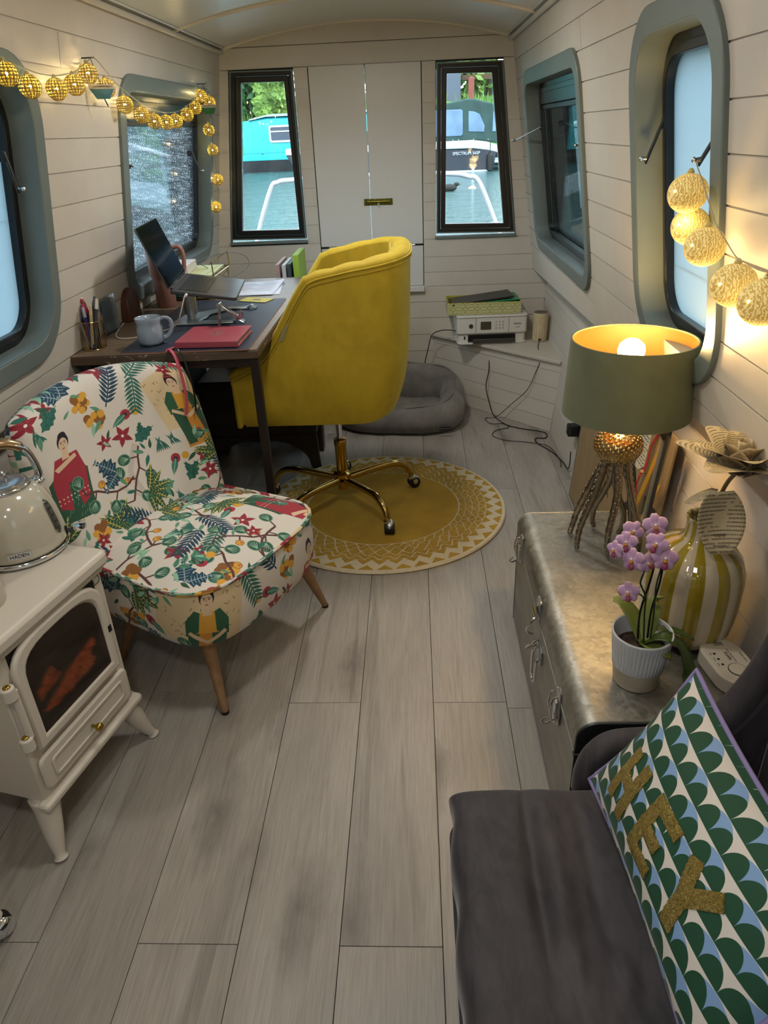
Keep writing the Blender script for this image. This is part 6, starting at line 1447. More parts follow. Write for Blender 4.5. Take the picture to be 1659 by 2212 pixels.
# ------------------------------------------------------------------ kettle
kc = Vector((-.925, 1.392, .5925)); m_cr = mat('cream gloss enamel', '#b9b4a4', .12, coat=1)
kt = thing('kettle', 'cream dome kettle with chrome handle and base standing on the stove', 'kettle', kc)
obj('base_ring', MB().lathe([(.092, 0), (.1035, .002), (.1065, .008), (.1045, .014), (.100, .016)], 56, kc), m_chrome, kt, angle=60)
obj('base_band', MB().lathe([(.1035, .014), (.1025, .0165), (.1035, .019)], 56, kc, False), m_black, kt)
obj('body', MB().lathe([(.1035, .018), (.1045, .024), (.102, .05), (.097, .085), (.090, .115), (.080, .138), (.066, .156), (.055, .163)], 64, kc), m_cr, kt, angle=180)
obj('lid_ring', MB().lathe([(.057, .160), (.0605, .164), (.0590, .169), (.052, .171)], 48, kc, False), m_chrome, kt, angle=60)
obj('lid', MB().lathe([(.053, .169), (.048, .173), (.02, .175), (.001, .1755)], 48, kc, False), mat('satin lid', '#c2c4c8', .22, .9), kt, angle=180)
obj('lid_knob', MB().tube([kc+Vector((-.012, 0, .175)), kc+Vector((-.012, 0, .192)), kc+Vector((0, 0, .200)), kc+Vector((.012, 0, .192)), kc+Vector((.012, 0, .175))], .004, 10, sub=5), m_chrome, kt, angle=180)
hv = Vector((.62, .785, 0)).normalized()
P = lambda r_, z: kc+hv*r_+Vector((0, 0, z))
obj('handle', MB().tube([P(.076, .150), P(.084, .165), P(.080, .20), P(.066, .232), P(.035, .252), P(0, .258), P(-.035, .252), P(-.066, .232), P(-.080, .20), P(-.084, .165), P(-.076, .150)], .0085, 12, flat=1.5, sub=5), m_chrome, kt, angle=180)
obj('handle_grip', MB().tube([P(.062, .236), P(.035, .253), P(0, .259), P(-.035, .253), P(-.062, .236)], .0105, 12, flat=1.35, sub=5), mat('champagne grip', '#a08a6c', .25, .9), kt, angle=180)
for sg in (1, -1):
    o = obj('handle_bracket', MB().sphere(P(.076*sg, .148), .017, 14, 10, (1, 1, .6)), m_chrome, kt, angle=180); 
    for q in (-.007, .007): obj('rivet', MB().sphere(P(.088*sg, .150)+Vector((-hv.y, hv.x, 0))*q, .003, 8, 6), m_chrome, o)
def onk(a, z, off=0):     # a point on the kettle's wall at angle a
    zs_ = [.018, .024, .05, .085, .115, .138, .156]; rs_ = [.1035, .1045, .102, .097, .090, .080, .066]; r_ = float(np.interp(z, zs_, rs_))+off; return kc+Vector((r_*math.cos(a), r_*math.sin(a), z))
ga = math.radians(-2)
mb = MB(); zz = [.045+.085*k/12 for k in range(13)]
for k, nm, w, off, m in ((0, 'gauge_rim', .011, .0012, m_steel), (1, 'gauge_window', .0085, .0018, mat('gauge smoke', '#4d4a45', .15))):
    mb = MB(); L_ = []; R_ = []
    for i, z in enumerate(zz):
        q = (z-zz[0])/(zz[-1]-zz[0]); ww = w*math.sqrt(max(.02, 1-(2*q-1)**8)); da = ww/.095; L_.append(onk(ga-da, z, off)); R_.append(onk(ga+da, z, off))
    n = len(L_); mb.add(L_+R_, [(i, n+i, n+i+1, i+1) for i in range(n-1)]); g_ = obj(nm, mb, m, kt, angle=180, solid=.0006)
for k, z in enumerate((.06, .075, .092, .108, .12)):
    p = onk(ga, z, .0030); mb = MB(); mb.box(p, (.001, .010, .0016), Matrix.Rotation(ga, 3, 'Z')); obj('gauge_mark', mb, m_dark, g_)
sa = math.radians(16); p = onk(sa, .032); dv_ = Vector((math.cos(sa), math.sin(sa), 0))
mb = MB(); mb.box(p, (.006, .013, .022), Matrix.Rotation(sa, 3, 'Z')); obj('switch_slot', mb, m_dark, kt, .003)
obj('switch_lever', MB().tube([p-dv_*.004, p+dv_*.020, p+dv_*.024+Vector((0, 0, .003))], .0042, 10), m_pd, kt)
obj('switch_cap', MB().lathe([(.016, -.005), (.0165, 0), (.0155, .005), (.001, .006)], 28, p+dv_*.030+Vector((0, 0, .007))), m_chrome, kt, angle=60)
la = math.radians(-62); p = onk(la, .036, .0012); lx = Vector((-math.sin(la), math.cos(la), 0))
mb = MB(frame(p, lx, (0, 0, 1))); mb.prism(rr(-.024, .024, -.0075, .0075, .002, 3), -.001, .0008); bd = obj('badge', mb, m_steel, kt)
text('lettering', 'HADEN', .0115, frame(p+Vector((math.cos(la), math.sin(la), 0))*.0012, lx, (0, 0, 1)), m_dark, bd, .0002)
t = tag(obj('white_canister', MB().lathe([(.048, 0), (.050, .003), (.050, .16), (.047, .163), (.001, .163)], 40, (-.905, 1.170, .5925)), mat('white enamel tin', '#c4beb0', .35), angle=50), 'tall plain white tin at the near end of the stove top', 'tin')

# ------------------------------------------------------------------ sofa
def sofafn(t):
    n = t.noise(t.coords('Object', (1, 1, 1)), 4, 5, .6, .8); n2 = t.noise(t.coords('Object', (6, 2, 1)), 6, 4, .6, 1)
    c = t.ramp(n.outputs[0], [(.3, '#242329'), (.5, '#312f34'), (.72, '#403c40')]); c = t.mix(.3, c, t.ramp(n2.outputs[0], [(.4, '#1f1e24'), (.6, '#454146')])); t.link(c, t.b.inputs['Base Color'])
    w = t.noise(t.coords(), 500, 2); t.bump(w.outputs[0], .15, .0006)
m_sofa = mat('charcoal velvet', '#45424a', .65, sheen=.6, fn=sofafn); m_sofab = mat('taupe grey velvet', '#5a534e', .75, sheen=.4, fn=velvet('#4a4440', '#3c3734', '#554e49'))
sf = thing('sofa', 'charcoal velvet sofa with a rolled far arm, along the right wall', 'sofa', (.33, .25, 0))
mb = MB()
def seatf(x, y, h):
    X, Y = .312+x*.268, .245+y*.635; z = .362+h
    if h > 0:
        z += .011*math.exp(-((X-.20)/.018)**2)*math.exp(-((Y-.70)/.12)**2)-.014*math.exp(-((X-.168)/.012)**2)*math.exp(-((Y-.69)/.13)**2)-.006*math.exp(-((X-.25)/.008)**2)*math.exp(-((Y-.70)/.10)**2)
        z += .005*math.sin((X*.8+Y)*22)*math.exp(-((X-.30)/.1)**2)-.006*math.exp(-(((X-.11)*.5+(Y-.79))/.006)**2)*math.exp(-((X-.13)/.04)**2)+.0035*math.sin(Y*190+X*60)*math.exp(-((X-.115)/.035)**2)*math.exp(-((Y-.60)/.10)**2)
        z += .007*math.exp(-((math.hypot(X-.235, Y-.548)-.035)/.006)**2)
    if X < .06: X += .004*math.sin(Y*40)
    return (X, Y, z)
pillow(mb, seatf, 110, 110, .118, 14, .30, .035); obj('seat_cushion', mb, m_sofa, sf, angle=180)
mb = MB(); mb.prism(rr(.062, .60, -.38, .868, .03, 5), .09, .335); obj('base', mb, m_sofa, sf, .012)
obj('piping', MB().tube([(x, y, .312) for x, y in rr(.050, .575, -.385, .874, .04, 6)], .006, 8, True), m_sofa, sf, angle=180)
mb = MB()
def backf(x, y, h): return (.612+.03*(y*.5)-h*.9, .245+x*.60, .575+y*.17+h*.1)
pillow(mb, backf, 40, 24, .12, 6, .4, .08); obj('back_cushion', mb, m_sofab, sf, angle=180)
mb = MB(); mb.prism([(.60, .10), (.655, .10), (.655, .70), (.62, .72), (.60, .70)], -.39, .93, lambda x, z, d: (x, d, z)); obj('back_frame', mb, m_sofa, sf, .015)
arm = [(.300, .928, .33), (.303, .932, .37), (.318, .938, .405), (.350, .945, .424), (.41, .948, .428), (.48, .950, .440), (.532, .952, .480), (.572, .955, .55), (.600, .957, .64), (.613, .958, .72)]
sp_ = spline(arm, 6); mb = MB(); mb.tube(arm, lambda q: .0265+.001*math.sin(PI*q), 20, sub=6); obj('arm_roll', mb, m_sofa, sf, angle=180)
mb = MB(); pl_ = [(.31, .10)]+[(p.x, p.z-.01) for p in sp_[2::3]]+[(.645, .70), (.645, .10)]; mb.prism(pl_, .925, .972, lambda x, z, d: (x, d, z)); obj('arm_panel', mb, m_sofa, sf, .01)
for x, y in ((.09, .82), (.57, .82), (.09, -.33), (.57, -.33)): obj('leg', MB().cyl((x, y, 0), (x, y, .10), .015, .022, 14), m_black, sf)

# ------------------------------------------------------------------ HEY cushion
def cushimg():
    n = 1024; p = Paint(n, (*H('#cfc9c3'), 1)); g, b = H('#16452f'), H('#7a9cc8')
    rows_, cols = 8, 6; h = 1/rows_; w = 1/cols
    def half(x, y, r, hh, col):
        k = 26; p.poly([(x+r*math.cos(PI*i/k), y+hh*math.sin(PI*i/k)) for i in range(k+1)], col)
    for r in range(rows_+1):
        y = r*h-.03; off = .5*w*(r % 2)
        for c in range(-1, cols+1):
            x = c*w+off+.5*w; half(x, y, .5*w, h*.985, b); half(x-.25*w, y, .25*w, h*.84, g); half(x+.25*w, y, .25*w, h*.80, g)
    return p.image('scallop print')
P0c, Uc, Vc = Vector((.28, .85, .445)), Vector((.06, -.99, 0)).normalized(), Vector((.148, .025, .21)).normalized(); Nc = -(Uc.cross(Vc)); Nc = Nc if Nc.x < 0 else -Nc
m_cush = imgmat('scallop print cotton', cushimg(), .75)
cu = thing('cushion', 'long cushion printed in green, blue and white scallops with gold letters HEY', 'cushion', P0c+Uc*.22)
CLn, CHt = .44, .262
def cpt(u, v, h): return P0c+Uc*u+Vc*v+Nc*h
def cth(u, v):
    x, y = 2*u/CLn-1, 2*v/CHt-1; return .120/2*max(0, (1-abs(x)**2.6))**.6*max(0, (1-abs(y)**2.4))**.62
def corner(u, v):      # slight pull-in of the sides between the corners
    x, y = 2*u/CLn-1, 2*v/CHt-1; return u-x*.014*(1-y*y), v-y*.012*(1-x*x)
mb = MB(); m2 = MB()
mb.grid(lambda a, b: cpt(*corner(a*CLn, b*CHt), cth(a*CLn, b*CHt)*1.0), 56, 40, uvf=lambda a, b: (a*1.0+.001, b+.001))
m2.grid(lambda a, b: cpt(*corner(a*CLn, b*CHt), -cth(a*CLn, b*CHt)), 40, 28)
obj('front', mb, m_cush, cu, angle=180); obj('back', m2, mat('cream cushion back', '#b5a99a', .8), cu, angle=180)
ed = [corner(CLn*k/24, 0) for k in range(24)]+[corner(CLn, CHt*k/16) for k in range(16)]+[corner(CLn-CLn*k/24, CHt) for k in range(24)]+[corner(0, CHt-CHt*k/16) for k in range(16)]
obj('piping', MB().tube([cpt(u, v, 0) for u, v in ed], .0042, 8, True), mat('lilac piping', '#8278a8', .7), cu, angle=180)
def threads(t):
    n = t.noise(t.coords('Object', (1, 1, 1)), 260, 3, .7, 2); t.link(t.ramp(n.outputs[0], [(.35, '#5e5026'), (.55, '#94803e'), (.72, '#cdbb78')]), t.b.inputs['Base Color']); t.bump(n.outputs[0], .8, .003)
m_thr = mat('gold bullion thread', '#94803e', .4, .5, fn=threads)
def letter(polys, nm):
    mb = MB(); R_ = random.Random(4)
    for pl_ in polys:
        # subdivide the strokes so that they follow the cushion
        (u0, v0), (u1, v1), w = pl_; n = 14; dx, dy = u1-u0, v1-v0; L = math.hypot(dx, dy); nx, ny = -dy/L*w/2, dx/L*w/2; v = []
        for hgt in (.0002, .0026):
            for i in range(n+1):
                for sd in (-1, -.5, 0, .5, 1):
                    j = .0008*math.sin(i*2.3+sd)*abs(sd); u_, v_ = u0+dx*i/n+nx*sd+j, v0+dy*i/n+ny*sd+j; v.append(cpt(*corner(u_, v_), cth(u_, v_)+hgt*(1 if abs(sd) < 1 or hgt < .001 else .6)))
        m_ = 5*(n+1); f = [(m_+i*5+k, m_+(i+1)*5+k, m_+(i+1)*5+k+1, m_+i*5+k+1) for i in range(n) for k in range(4)]
        for i in range(n): f += [(i*5, (i+1)*5, m_+(i+1)*5, m_+i*5), (i*5+4, (i+1)*5+4, m_+(i+1)*5+4, m_+i*5+4)]
        for i in (0, n): f += [(i*5+k, i*5+k+1, m_+i*5+k+1, m_+i*5+k) for k in range(4)]
        mb.add(v, f)
    obj(nm, mb, m_thr, cu, angle=60)
letter([((.083, .050), (.074, .142), .024), ((.130, .050), (.121, .148), .024), ((.085, .100), (.118, .097), .022)], 'letter')
letter([((.188, .055), (.182, .155), .024), ((.190, .144), (.242, .147), .021), ((.190, .103), (.232, .103), .020), ((.190, .064), (.243, .068), .021)], 'letter')
letter([((.310, .064), (.305, .116), .025), ((.305, .112), (.281, .160), .024), ((.305, .112), (.342, .162), .024)], 'letter')

# ------------------------------------------------------------------ trolley corner at the lower left
tl = thing('trolley', 'white metal trolley of which only a leg and castor show at the left edge', 'trolley', (-1.0, .85, 0))
cp_ = Vector((-.872, .850, 0)); ax = Vector((.75, -.55, 0)).normalized()
wheel = obj('castor_wheel', MB().cyl(cp_+Vector((0, 0, .026))-ax*.012, cp_+Vector((0, 0, .026))+ax*.012, .026, n=28), m_rubber, tl, .005)
obj('castor_cup', MB().lathe([(.020, 0), (.026, .004), (.024, .012), (.012, .018), (.008, .020)], 28, cp_+Vector((0, 0, .026))+ax*.012, True, ax.to_track_quat('Z', 'Y').to_matrix()), m_chrome, tl, angle=50)
m_tro = mat('white powder coat', '#cfc9bd', .4)
obj('leg', MB().cyl(cp_+Vector((-.004, .004, .058)), cp_+Vector((-.03, .02, .62)), .011, n=16), m_tro, tl)
obj('fork', MB().cyl(cp_+Vector((0, 0, .040)), cp_+Vector((-.004, .004, .075)), .016, .011, 16), m_tro, tl)
for z in (.16, .58): mb = MB(); mb.bx(-1.12, -.905, .42, .868, z, z+.02); obj('shelf', mb, m_tro, tl, .004)
for x, y in ((-1.10, .44), (-.92, .44), (-1.10, .85)): obj('leg', MB().cyl((x, y, .05), (x, y, .62), .011, n=12), m_tro, tl); obj('castor_wheel', MB().cyl((x-.012, y, .026), (x+.012, y, .026), .026, n=20), m_rubber, tl)

# ------------------------------------------------------------------ string lights, left: gold filigree balls
BL = [[-.929, 1.89, 1.569], [-.932, 2.0, 1.549], [-.932, 2.15, 1.55], [-.93, 2.268, 1.565], [-.925, 2.369, 1.598], [-.93, 2.504, 1.568], [-.936, 2.657, 1.528], [-.94, 2.817, 1.5], [-.943, 2.958, 1.483], [-.943, 3.104, 1.481], [-.942, 3.228, 1.486], [-.938, 3.391, 1.511], [-.934, 3.523, 1.539], [-.927, 3.618, 1.587], [-.93, 3.774, 1.567], [-.947, 3.755, 1.454], [-.96, 3.833, 1.369], [-.981, 3.937, 1.234], [-.999, 3.898, 1.11]]
cordL = [[-.931, 1.879, 1.591], [-.932, 1.941, 1.584], [-.933, 2.018, 1.576], [-.934, 2.082, 1.574], [-.933, 2.148, 1.576], [-.931, 2.252, 1.59], [-.928, 2.335, 1.614], [-.925, 2.402, 1.634], [-.928, 2.471, 1.615], [-.932, 2.558, 1.583], [-.936, 2.659, 1.559], [-.94, 2.807, 1.53], [-.943, 2.977, 1.512], [-.943, 3.124, 1.51], [-.942, 3.248, 1.518], [-.938, 3.397, 1.545], [-.933, 3.529, 1.579], [-.924, 3.671, 1.636], [-.927, 3.703, 1.617], [-.94, 3.759, 1.532], [-.958, 3.782, 1.418], [-.974, 3.853, 1.307], [-.996, 3.928, 1.166], [-1.0, 3.928, 1.136]]
ls = tag(obj('string_light_wire', MB().tube([(x+.012, y, z+.004) for x, y, z in cordL], .0014, 6, sub=4), mat('clear cord', '#8d8a70', .4), angle=180), 'thin cord of the gold ball lights swagged along the left wall', 'cord')
m_fil = mat('gold filigree', '#a08a3c', .42, .75); m_led = mat('warm led', '#ffffff', .5, emit='#ffd877', estr=40)
def filigree():      # open lattice of pierced rings on a sphere
    bm = bmesh.new(); bmesh.ops.create_uvsphere(bm, u_segments=18, v_segments=11, radius=.026); me = bpy.data.meshes.new('filigree'); bm.to_mesh(me); bm.free()
    v = [x.co.copy() for x in me.vertices]; mb = MB()
    for p in me.polygons:
        vs_ = [v[i] for i in p.vertices]; c_ = sum(vs_, Vector())/len(vs_)
        if len(vs_) < 4: mb.add([x for x in vs_], [(0, 1, 2)]); continue
        k = .60; inner = [c_.normalized()*.0266+(x-c_)*k for x in vs_]; n = len(vs_); q = []; 
        # octagonal hole so that the opening reads as a drop
        mids = [(vs_[i]+vs_[(i+1) % n])/2 for i in range(n)]; im = [c_.normalized()*.0266+(m_-c_)*.92 for m_ in mids]; ic = [c_.normalized()*.0266+(x-c_)*.66 for x in vs_]
        pts = vs_+mids+ic+im; f = []
        for i in range(n): f += [(i, n+i, 3*n+i, 2*n+i), (n+i, (i+1) % n, 2*n+(i+1) % n, 3*n+i)]
        mb.add(pts, f)
    return mb
ORD = ['first', 'second', 'third', 'fourth', 'fifth', 'sixth', 'seventh', 'eighth', 'ninth', 'tenth', 'eleventh', 'twelfth', 'thirteenth', 'fourteenth', 'fifteenth', 'sixteenth', 'seventeenth', 'eighteenth', 'nineteenth']
WHERE = ['nearest the camera, over the near left window', 'just past the near left window', 'lowest of the swag between near window and first nail', 'next left of the ball hanging at the first nail', 'hanging directly under the first nail', 'just right of the pale blue toy boat', 'on the near top corner of the far left window trim',
         'leftmost over the far left window frame', 'second from the left across the far left window', 'lowest, mid swag across the far left window', 'just right of the lowest ball of the window swag', 'second from the right across the far left window', 'rightmost across the far left window, left of the second nail', 'hanging directly under the second nail', 'right of the second nail by the green toy boat', 'highest of the four hanging down by the corner', 'second down of the hanging tail by the corner', 'third down of the hanging tail by the corner', 'lowest of the hanging tail by the corner']
proto = thing('light_ball', 'x', 'light', BL[0], 'gold filigree ball lights on the left wall')
fm = filigree(); fm.v = [tuple(Vector(x)+Vector(BL[0])) for x in fm.v]
sh_ = obj('filigree_shell', fm, m_fil, proto, angle=0); k_ = sh_.modifiers.new('s', 'SOLIDIFY'); k_.thickness = .0009; k_.offset = 0
obj('cap', MB().lathe([(.004, .024), (.006, .026), (.005, .031), (.002, .034)], 12, BL[0]), mat('clear cap', '#c9b878', .3), proto)
obj('led', MB().sphere(BL[0], .0042, 10, 6), m_led, proto)
dl = bpy.data.lights.new('ball_light', 'POINT'); dl.energy = .30; dl.color = (1, .76, .34); dl.shadow_soft_size = .0045
lo = bpy.data.objects.new('ball_light', dl); C.objects.link(lo); lo.parent = proto; lo.location = (0, 0, .004); WL[lo.name] = Vector(BL[0])
for k, p in enumerate(BL):
    lb = 'gold filigree ball light, '+WHERE[k]
    o = proto if k == 0 else dup(proto, p, lb); o['label'] = lb
# nails and toy boats
def toyboat(c_, col, lb, nail, dark):
    t = thing('toy_boat', lb, 'ornament', c_)
    c_ = Vector(c_); mb = MB(); uy = Vector((.80, .60, 0)); ux = Vector((.60, -.80, 0))
    def hf(a, b): th = 2*PI*a; z = -b; q = (1-b*b*.75); return c_+ux*(.010*math.sin(th)*q)+uy*(.036*math.cos(th)*(1-.45*b))+Vector((0, 0, .010+.026*z))
    mb.grid(hf, 28, 8, True); mb.f.append(tuple(range(7, 28*8, 8))); obj('hull', mb, mat('boat '+col, col, .4), t, angle=60)
    mb = MB(); mb.grid(lambda a, b: c_+ux*(.0105*math.sin(2*PI*a))+uy*(.038*math.cos(2*PI*a))+Vector((0, 0, .010+.012*b)), 28, 2, True); mb.f += [tuple(range(1, 56, 2)), tuple(range(54, -1, -2))]; g_ = obj('gunwale', mb, mat('boat cream', '#b9ae98', .5), t, angle=60)
    text('lettering', 'LOVE NARROW BOATS', .0055, frame(c_+ux*.0112+Vector((0, 0, .016)), uy, (0, 0, 1)), m_dark, g_, .0002)
    obj('string', MB().tube([nail, c_+Vector((0, .0, .022))], .0012, 6), m_navy, t); obj('tassel', MB().tube([c_+Vector((0, .006, -.014)), c_+Vector((.002, .012, -.026)), c_+Vector((.002, .020, -.034))], .0022, 6), mat('navy thread', '#27405c', .8), t)
    n_ = obj('nail', MB().cyl(Vector(nail)-Vector((.035, 0, 0)), Vector(nail)+Vector((.012, 0, 0)), .0018, n=8), m_dark, t)
toyboat((-.925, 2.452, 1.553), '#4d7f8c', 'pale blue and cream toy boat hanging from a nail on the left wall', (-.928, 2.415, 1.640), 1)
toyboat((-.930, 3.745, 1.535), '#2e6a34', 'green toy boat hanging from a nail by the far left corner', (-.926, 3.68, 1.636), 1)

# ------------------------------------------------------------------ string lights, right: cotton balls
BRr = [[.515, 1.470, 1.294], [.540, 1.500, 1.232], [.532, 1.390, 1.210], [.545, 1.269, 1.164], [.545, 1.152, 1.160]]
cordR = [[.514, 1.449, 1.347], [.517, 1.434, 1.332], [.518, 1.42, 1.322], [.522, 1.391, 1.294], [.527, 1.362, 1.266], [.529, 1.35, 1.254], [.531, 1.307, 1.235], [.535, 1.256, 1.212], [.535, 1.218, 1.209], [.535, 1.167, 1.207], [.535, 1.104, 1.209], [.54, .95, 1.20], [.545, .80, 1.22]]
def cotton(t):
    w = t.noise(t.coords(), 90, 4, .7, 3); v = t.new('ShaderNodeTexWave'); v.inputs['Scale'].default_value = 60; v.inputs['Distortion'].default_value = 9; v.inputs['Detail'].default_value = 3; v.inputs['Detail Scale'].default_value = 2.5; t.link(t.coords(), v.inputs['Vector'])
    c = t.ramp(v.outputs[0], [(.3, '#b5a765'), (.6, '#d8cf98')]); t.link(c, t.b.inputs['Base Color']); t.bump(v.outputs[0], .5, .002)
    e = t.ramp(v.outputs[0], [(.2, '#c98a28'), (.7, '#ffd277')]); t.link(e, t.b.inputs['Emission Color']); setin(t.b, 'Emission Strength', .42)
m_cot = mat('lit cotton ball', '#d8cf98', .9, fn=cotton); m_cord = mat('clear twisted cord', '#a99a7c', .4)
tag(obj('string_light_wire', MB().tube(cordR, .0012, 6, sub=5), m_cord, angle=180), 'twisted clear cord of the cotton ball lights on the right wall', 'cord')
LBR = ['uppermost, hanging from the window stay arm', 'second from the top, against the misted glass', 'third down, overlapping the window trim', 'fourth, on the boarding right of the window', 'fifth, half cut off by the right edge of the picture']
for k, p in enumerate(BRr):
    t = thing('cotton_ball_light', 'round cotton ball light, '+LBR[k], 'light', p, 'cotton ball lights on the right wall'); r_ = .0365 if k < 3 else .038
    obj('ball', MB().sphere(p, r_, 32, 20, (1, 1, .95)), m_cot, t, angle=180); obj('cap', MB().lathe([(.006, r_-.003), (.007, r_), (.003, r_+.006)], 12, p), mat('clear cap', '#c9b878', .3), t)
    obj('led', MB().sphere(Vector(p)+Vector((-r_*.80, -r_*.50, .006)), .0028, 8, 6), m_led, t)
    d = bpy.data.lights.new('cotton_light', 'POINT'); d.energy = .5; d.color = (1, .68, .28); d.shadow_soft_size = .03; o = bpy.data.objects.new('cotton_light', d); C.objects.link(o); o.parent = t; o.location = (-.05, -.01, 0) if False else (0, 0, -.045)
# ------------------------------------------------------------------ outside
WZ = .5
def waterfn(t):
    w = t.noise(t.coords('Object', (1, 2.6, 1)), 1.6, 5, .6, .6); w2 = t.noise(t.coords('Object', (1.5, 5, 1)), 5, 3, .6)
    t.bump(t.math('ADD', w.outputs[0], t.math('MULTIPLY', w2.outputs[0], .35)), .8, .06)
m_water = mat('canal water', '#3c5c5a', .10, spec=.5, ior=1.33, fn=waterfn)
wt = struct('water'); wt['kind'] = 'structure'
mb = MB()
for x0_, x1_, y0_, y1_ in ((-60, -1.31, -12, 60), (.87, 60, -12, 60), (-1.31, .87, 6.4, 60), (-1.31, .87, -12, YB-.1)): mb.bx(x0_, x1_, y0_, y1_, WZ-.02, WZ)
obj('surface', mb, m_water, wt)
# own bow: deck and white rail
bw = thing('bow_rail', 'white tubular rail arching over our own bow outside the far windows', 'rail', (-.2, 5.3, .58))
m_rail = mat('white rail paint', '#d5d8dc', .25, coat=.5)
obj('rail', MB().tube([(-1.145, 5.3, .60), (-1.075, 5.3, .84), (-.965, 5.3, 1.095), (-.915, 5.3, 1.135), (-.80, 5.3, 1.147), (-.25, 5.3, 1.155), (.24, 5.3, 1.147), (.38, 5.3, 1.125), (.455, 5.3, 1.085), (.575, 5.3, .82), (.66, 5.3, .60)], .0165, 14, sub=6), m_rail, bw, angle=180)
mb = MB(); mb.prism([(-1.25, YF+.05), (.80, YF+.05), (.74, 5.4), (.25, 6.3), (-.2, 6.5), (-.7, 6.3), (-1.19, 5.4)], .05, .585); t = struct('hull_bow'); obj('deck', mb, m_hull, t)
# teal narrowboats
m_teal = mat('turquoise boat paint', '#0fa7ac', .3, coat=.4); m_tar = mat('tar black hull', '#14181a', .6, var=.4, vscale=4); m_roof = mat('pale boat roof', '#9fb0bf', .5); m_wf = mat('white window frame', '#c9d2d8', .4); m_wg = mat('dark boat window', '#3a4656', .15); m_rub = mat('old stone edge', '#5a5a50', .9, var=.4, vscale=3)
def narrowboat(x0, x1, y, lb, wins, flip=False):
    t = thing('narrowboat', lb, 'boat', ((x0+x1)/2, y+1, WZ)); P = lambda x, z, d: (x, y+d, z)
    mb = MB(); mb.prism([(x0-.9, .50), (x1, .50), (x1, .80), (x0-.2, .80), (x0-1.0, .95)], 0, 2.0, P); obj('hull', mb, m_tar, t)
    mb = MB(); mb.prism([(x0, .80), (x1, .80), (x1, 1.86), (x0+.75, 1.86), (x0+.08, 1.79), (x0, 1.74)], .12, 1.85, P); obj('cabin', mb, m_teal, t, .03)
    mb = MB(); mb.prism([(x0+.25, 1.80), (x0+.75, 1.88), (x1, 1.88), (x1, 1.94), (x0+.85, 1.94), (x0+.3, 1.84)], .05, 1.9, P); obj('roof', mb, m_roof, t, .01)
    mb = MB(); mb.prism([(x0-.3, .80), (x1, .80), (x1, .95), (x0, .95)], .0, .14, P); mb.prism([(x0, .985), (x1, .985), (x1, 1.0), (x0, 1.0)], .105, .13, P); obj('rubbing_band', mb, m_teal, t, .01)
    for wx, w in wins:
        mb = MB(); mb.ring(rr(wx, wx+w, 1.245, 1.665, .06, 4), rr(wx+.045, wx+w-.045, 1.29, 1.62, .03, 4), .085, .13, P); f = obj('window', mb, m_wf, t); mb = MB(); mb.prism(rr(wx+.04, wx+w-.04, 1.285, 1.625, .03, 4), .105, .125, P); obj('pane', mb, m_wg, f)
        mb = MB(); mb.prism([(wx+.04, 1.50), (wx+w-.04, 1.50), (wx+w-.04, 1.53), (wx+.04, 1.53)], .09, .12, P); obj('transom', mb, m_wf, f)
    mb = MB(); mb.sphere((x0+.55, y+.1, .93), .04, 10, 8, (1, .4, 1)); obj('vent', mb, m_tar, t)
narrowboat(-4.78, .6, 22.4, 'turquoise narrowboat with black hull seen through the far left window', [(-3.98, 1.0), (-2.4, 1.0), (-.8, 1.0)])
narrowboat(3.15, 8.5, 20.6, 'second turquoise narrowboat seen through the far window of the right side', [(4.6, .8), (6.2, .8)])
# grey cabin cruiser with green canopy
cr = thing('cabin_cruiser', 'white and navy cabin cruiser with a dark green canopy, moored outside', 'boat', (0.9, 18.8, WZ)); yc = 18.3; P = lambda x, z, d: (x, yc+d, z)
m_nv = mat('navy gelcoat', '#1c2230', .25, coat=.5); m_wh = mat('white gelcoat', '#c8d2d8', .25, coat=.4); m_cv = mat('dark green canvas', '#2b4440', .7, var=.25, vscale=3); m_cl = mat('canopy window', '#64809c', .15, var=.3, vscale=2)
mb = MB(); mb.prism([(-2.6, .50), (1.75, .50), (1.9, .60), (1.95, .93), (1.55, .97), (-2.9, 1.0)], 0, 2.0, P); obj('hull', mb, m_nv, cr, .02)
mb = MB(); mb.prism([(-2.9, .995), (1.4, .98), (1.75, .93), (2.0, .87), (2.0, 1.02), (1.7, 1.11), (1.4, 1.15), (-2.9, 1.13)], -.03, 2.03, P); obj('topsides', mb, m_wh, cr, .02)
mb = MB(); mb.prism([(-2.6, .49), (1.78, .49), (1.80, .53), (-2.6, .545)], -.02, 2.0, P); obj('boot_line', mb, m_wh, cr)
mb = MB(); mb.prism([(-1.2, 1.14), (1.55, 1.14), (1.98, 1.06), (1.93, 1.50), (1.85, 1.86), (1.42, 1.965), (1.25, 1.97), (.8, 1.90), (-.3, 1.86), (-1.2, 1.3)], .02, 1.98, P); obj('canopy', mb, m_cv, cr, .03)
for poly in ([(.3, 1.24), (1.14, 1.24), (1.18, 1.28), (1.17, 1.74), (1.13, 1.77), (.3, 1.77)], [(1.30, 1.32), (1.66, 1.30), (1.67, 1.42), (1.55, 1.66), (1.44, 1.71), (1.30, 1.73)], [(1.84, 1.30), (1.93, 1.30), (1.91, 1.62), (1.85, 1.72)]):
    mb = MB(); mb.prism(poly, .005, .03, P); obj('window', mb, m_cl, cr, .01)
mb = MB(); mb.bx(1.42, 2.35, yc+.1, yc+1.8, .66, .71); obj('swim_platform', mb, m_wh, cr, .01)
o = obj('fender', MB().lathe([(.01, .48), (.07, .52), (.075, .70), (.07, .82), (.02, .87)], 16, (1.80, yc-.10, 0)), m_tar, cr); obj('fender_rope', MB().cyl((1.80, yc-.10, .87), (1.80, yc-.03, 1.10), .008, n=6), m_tar, o)
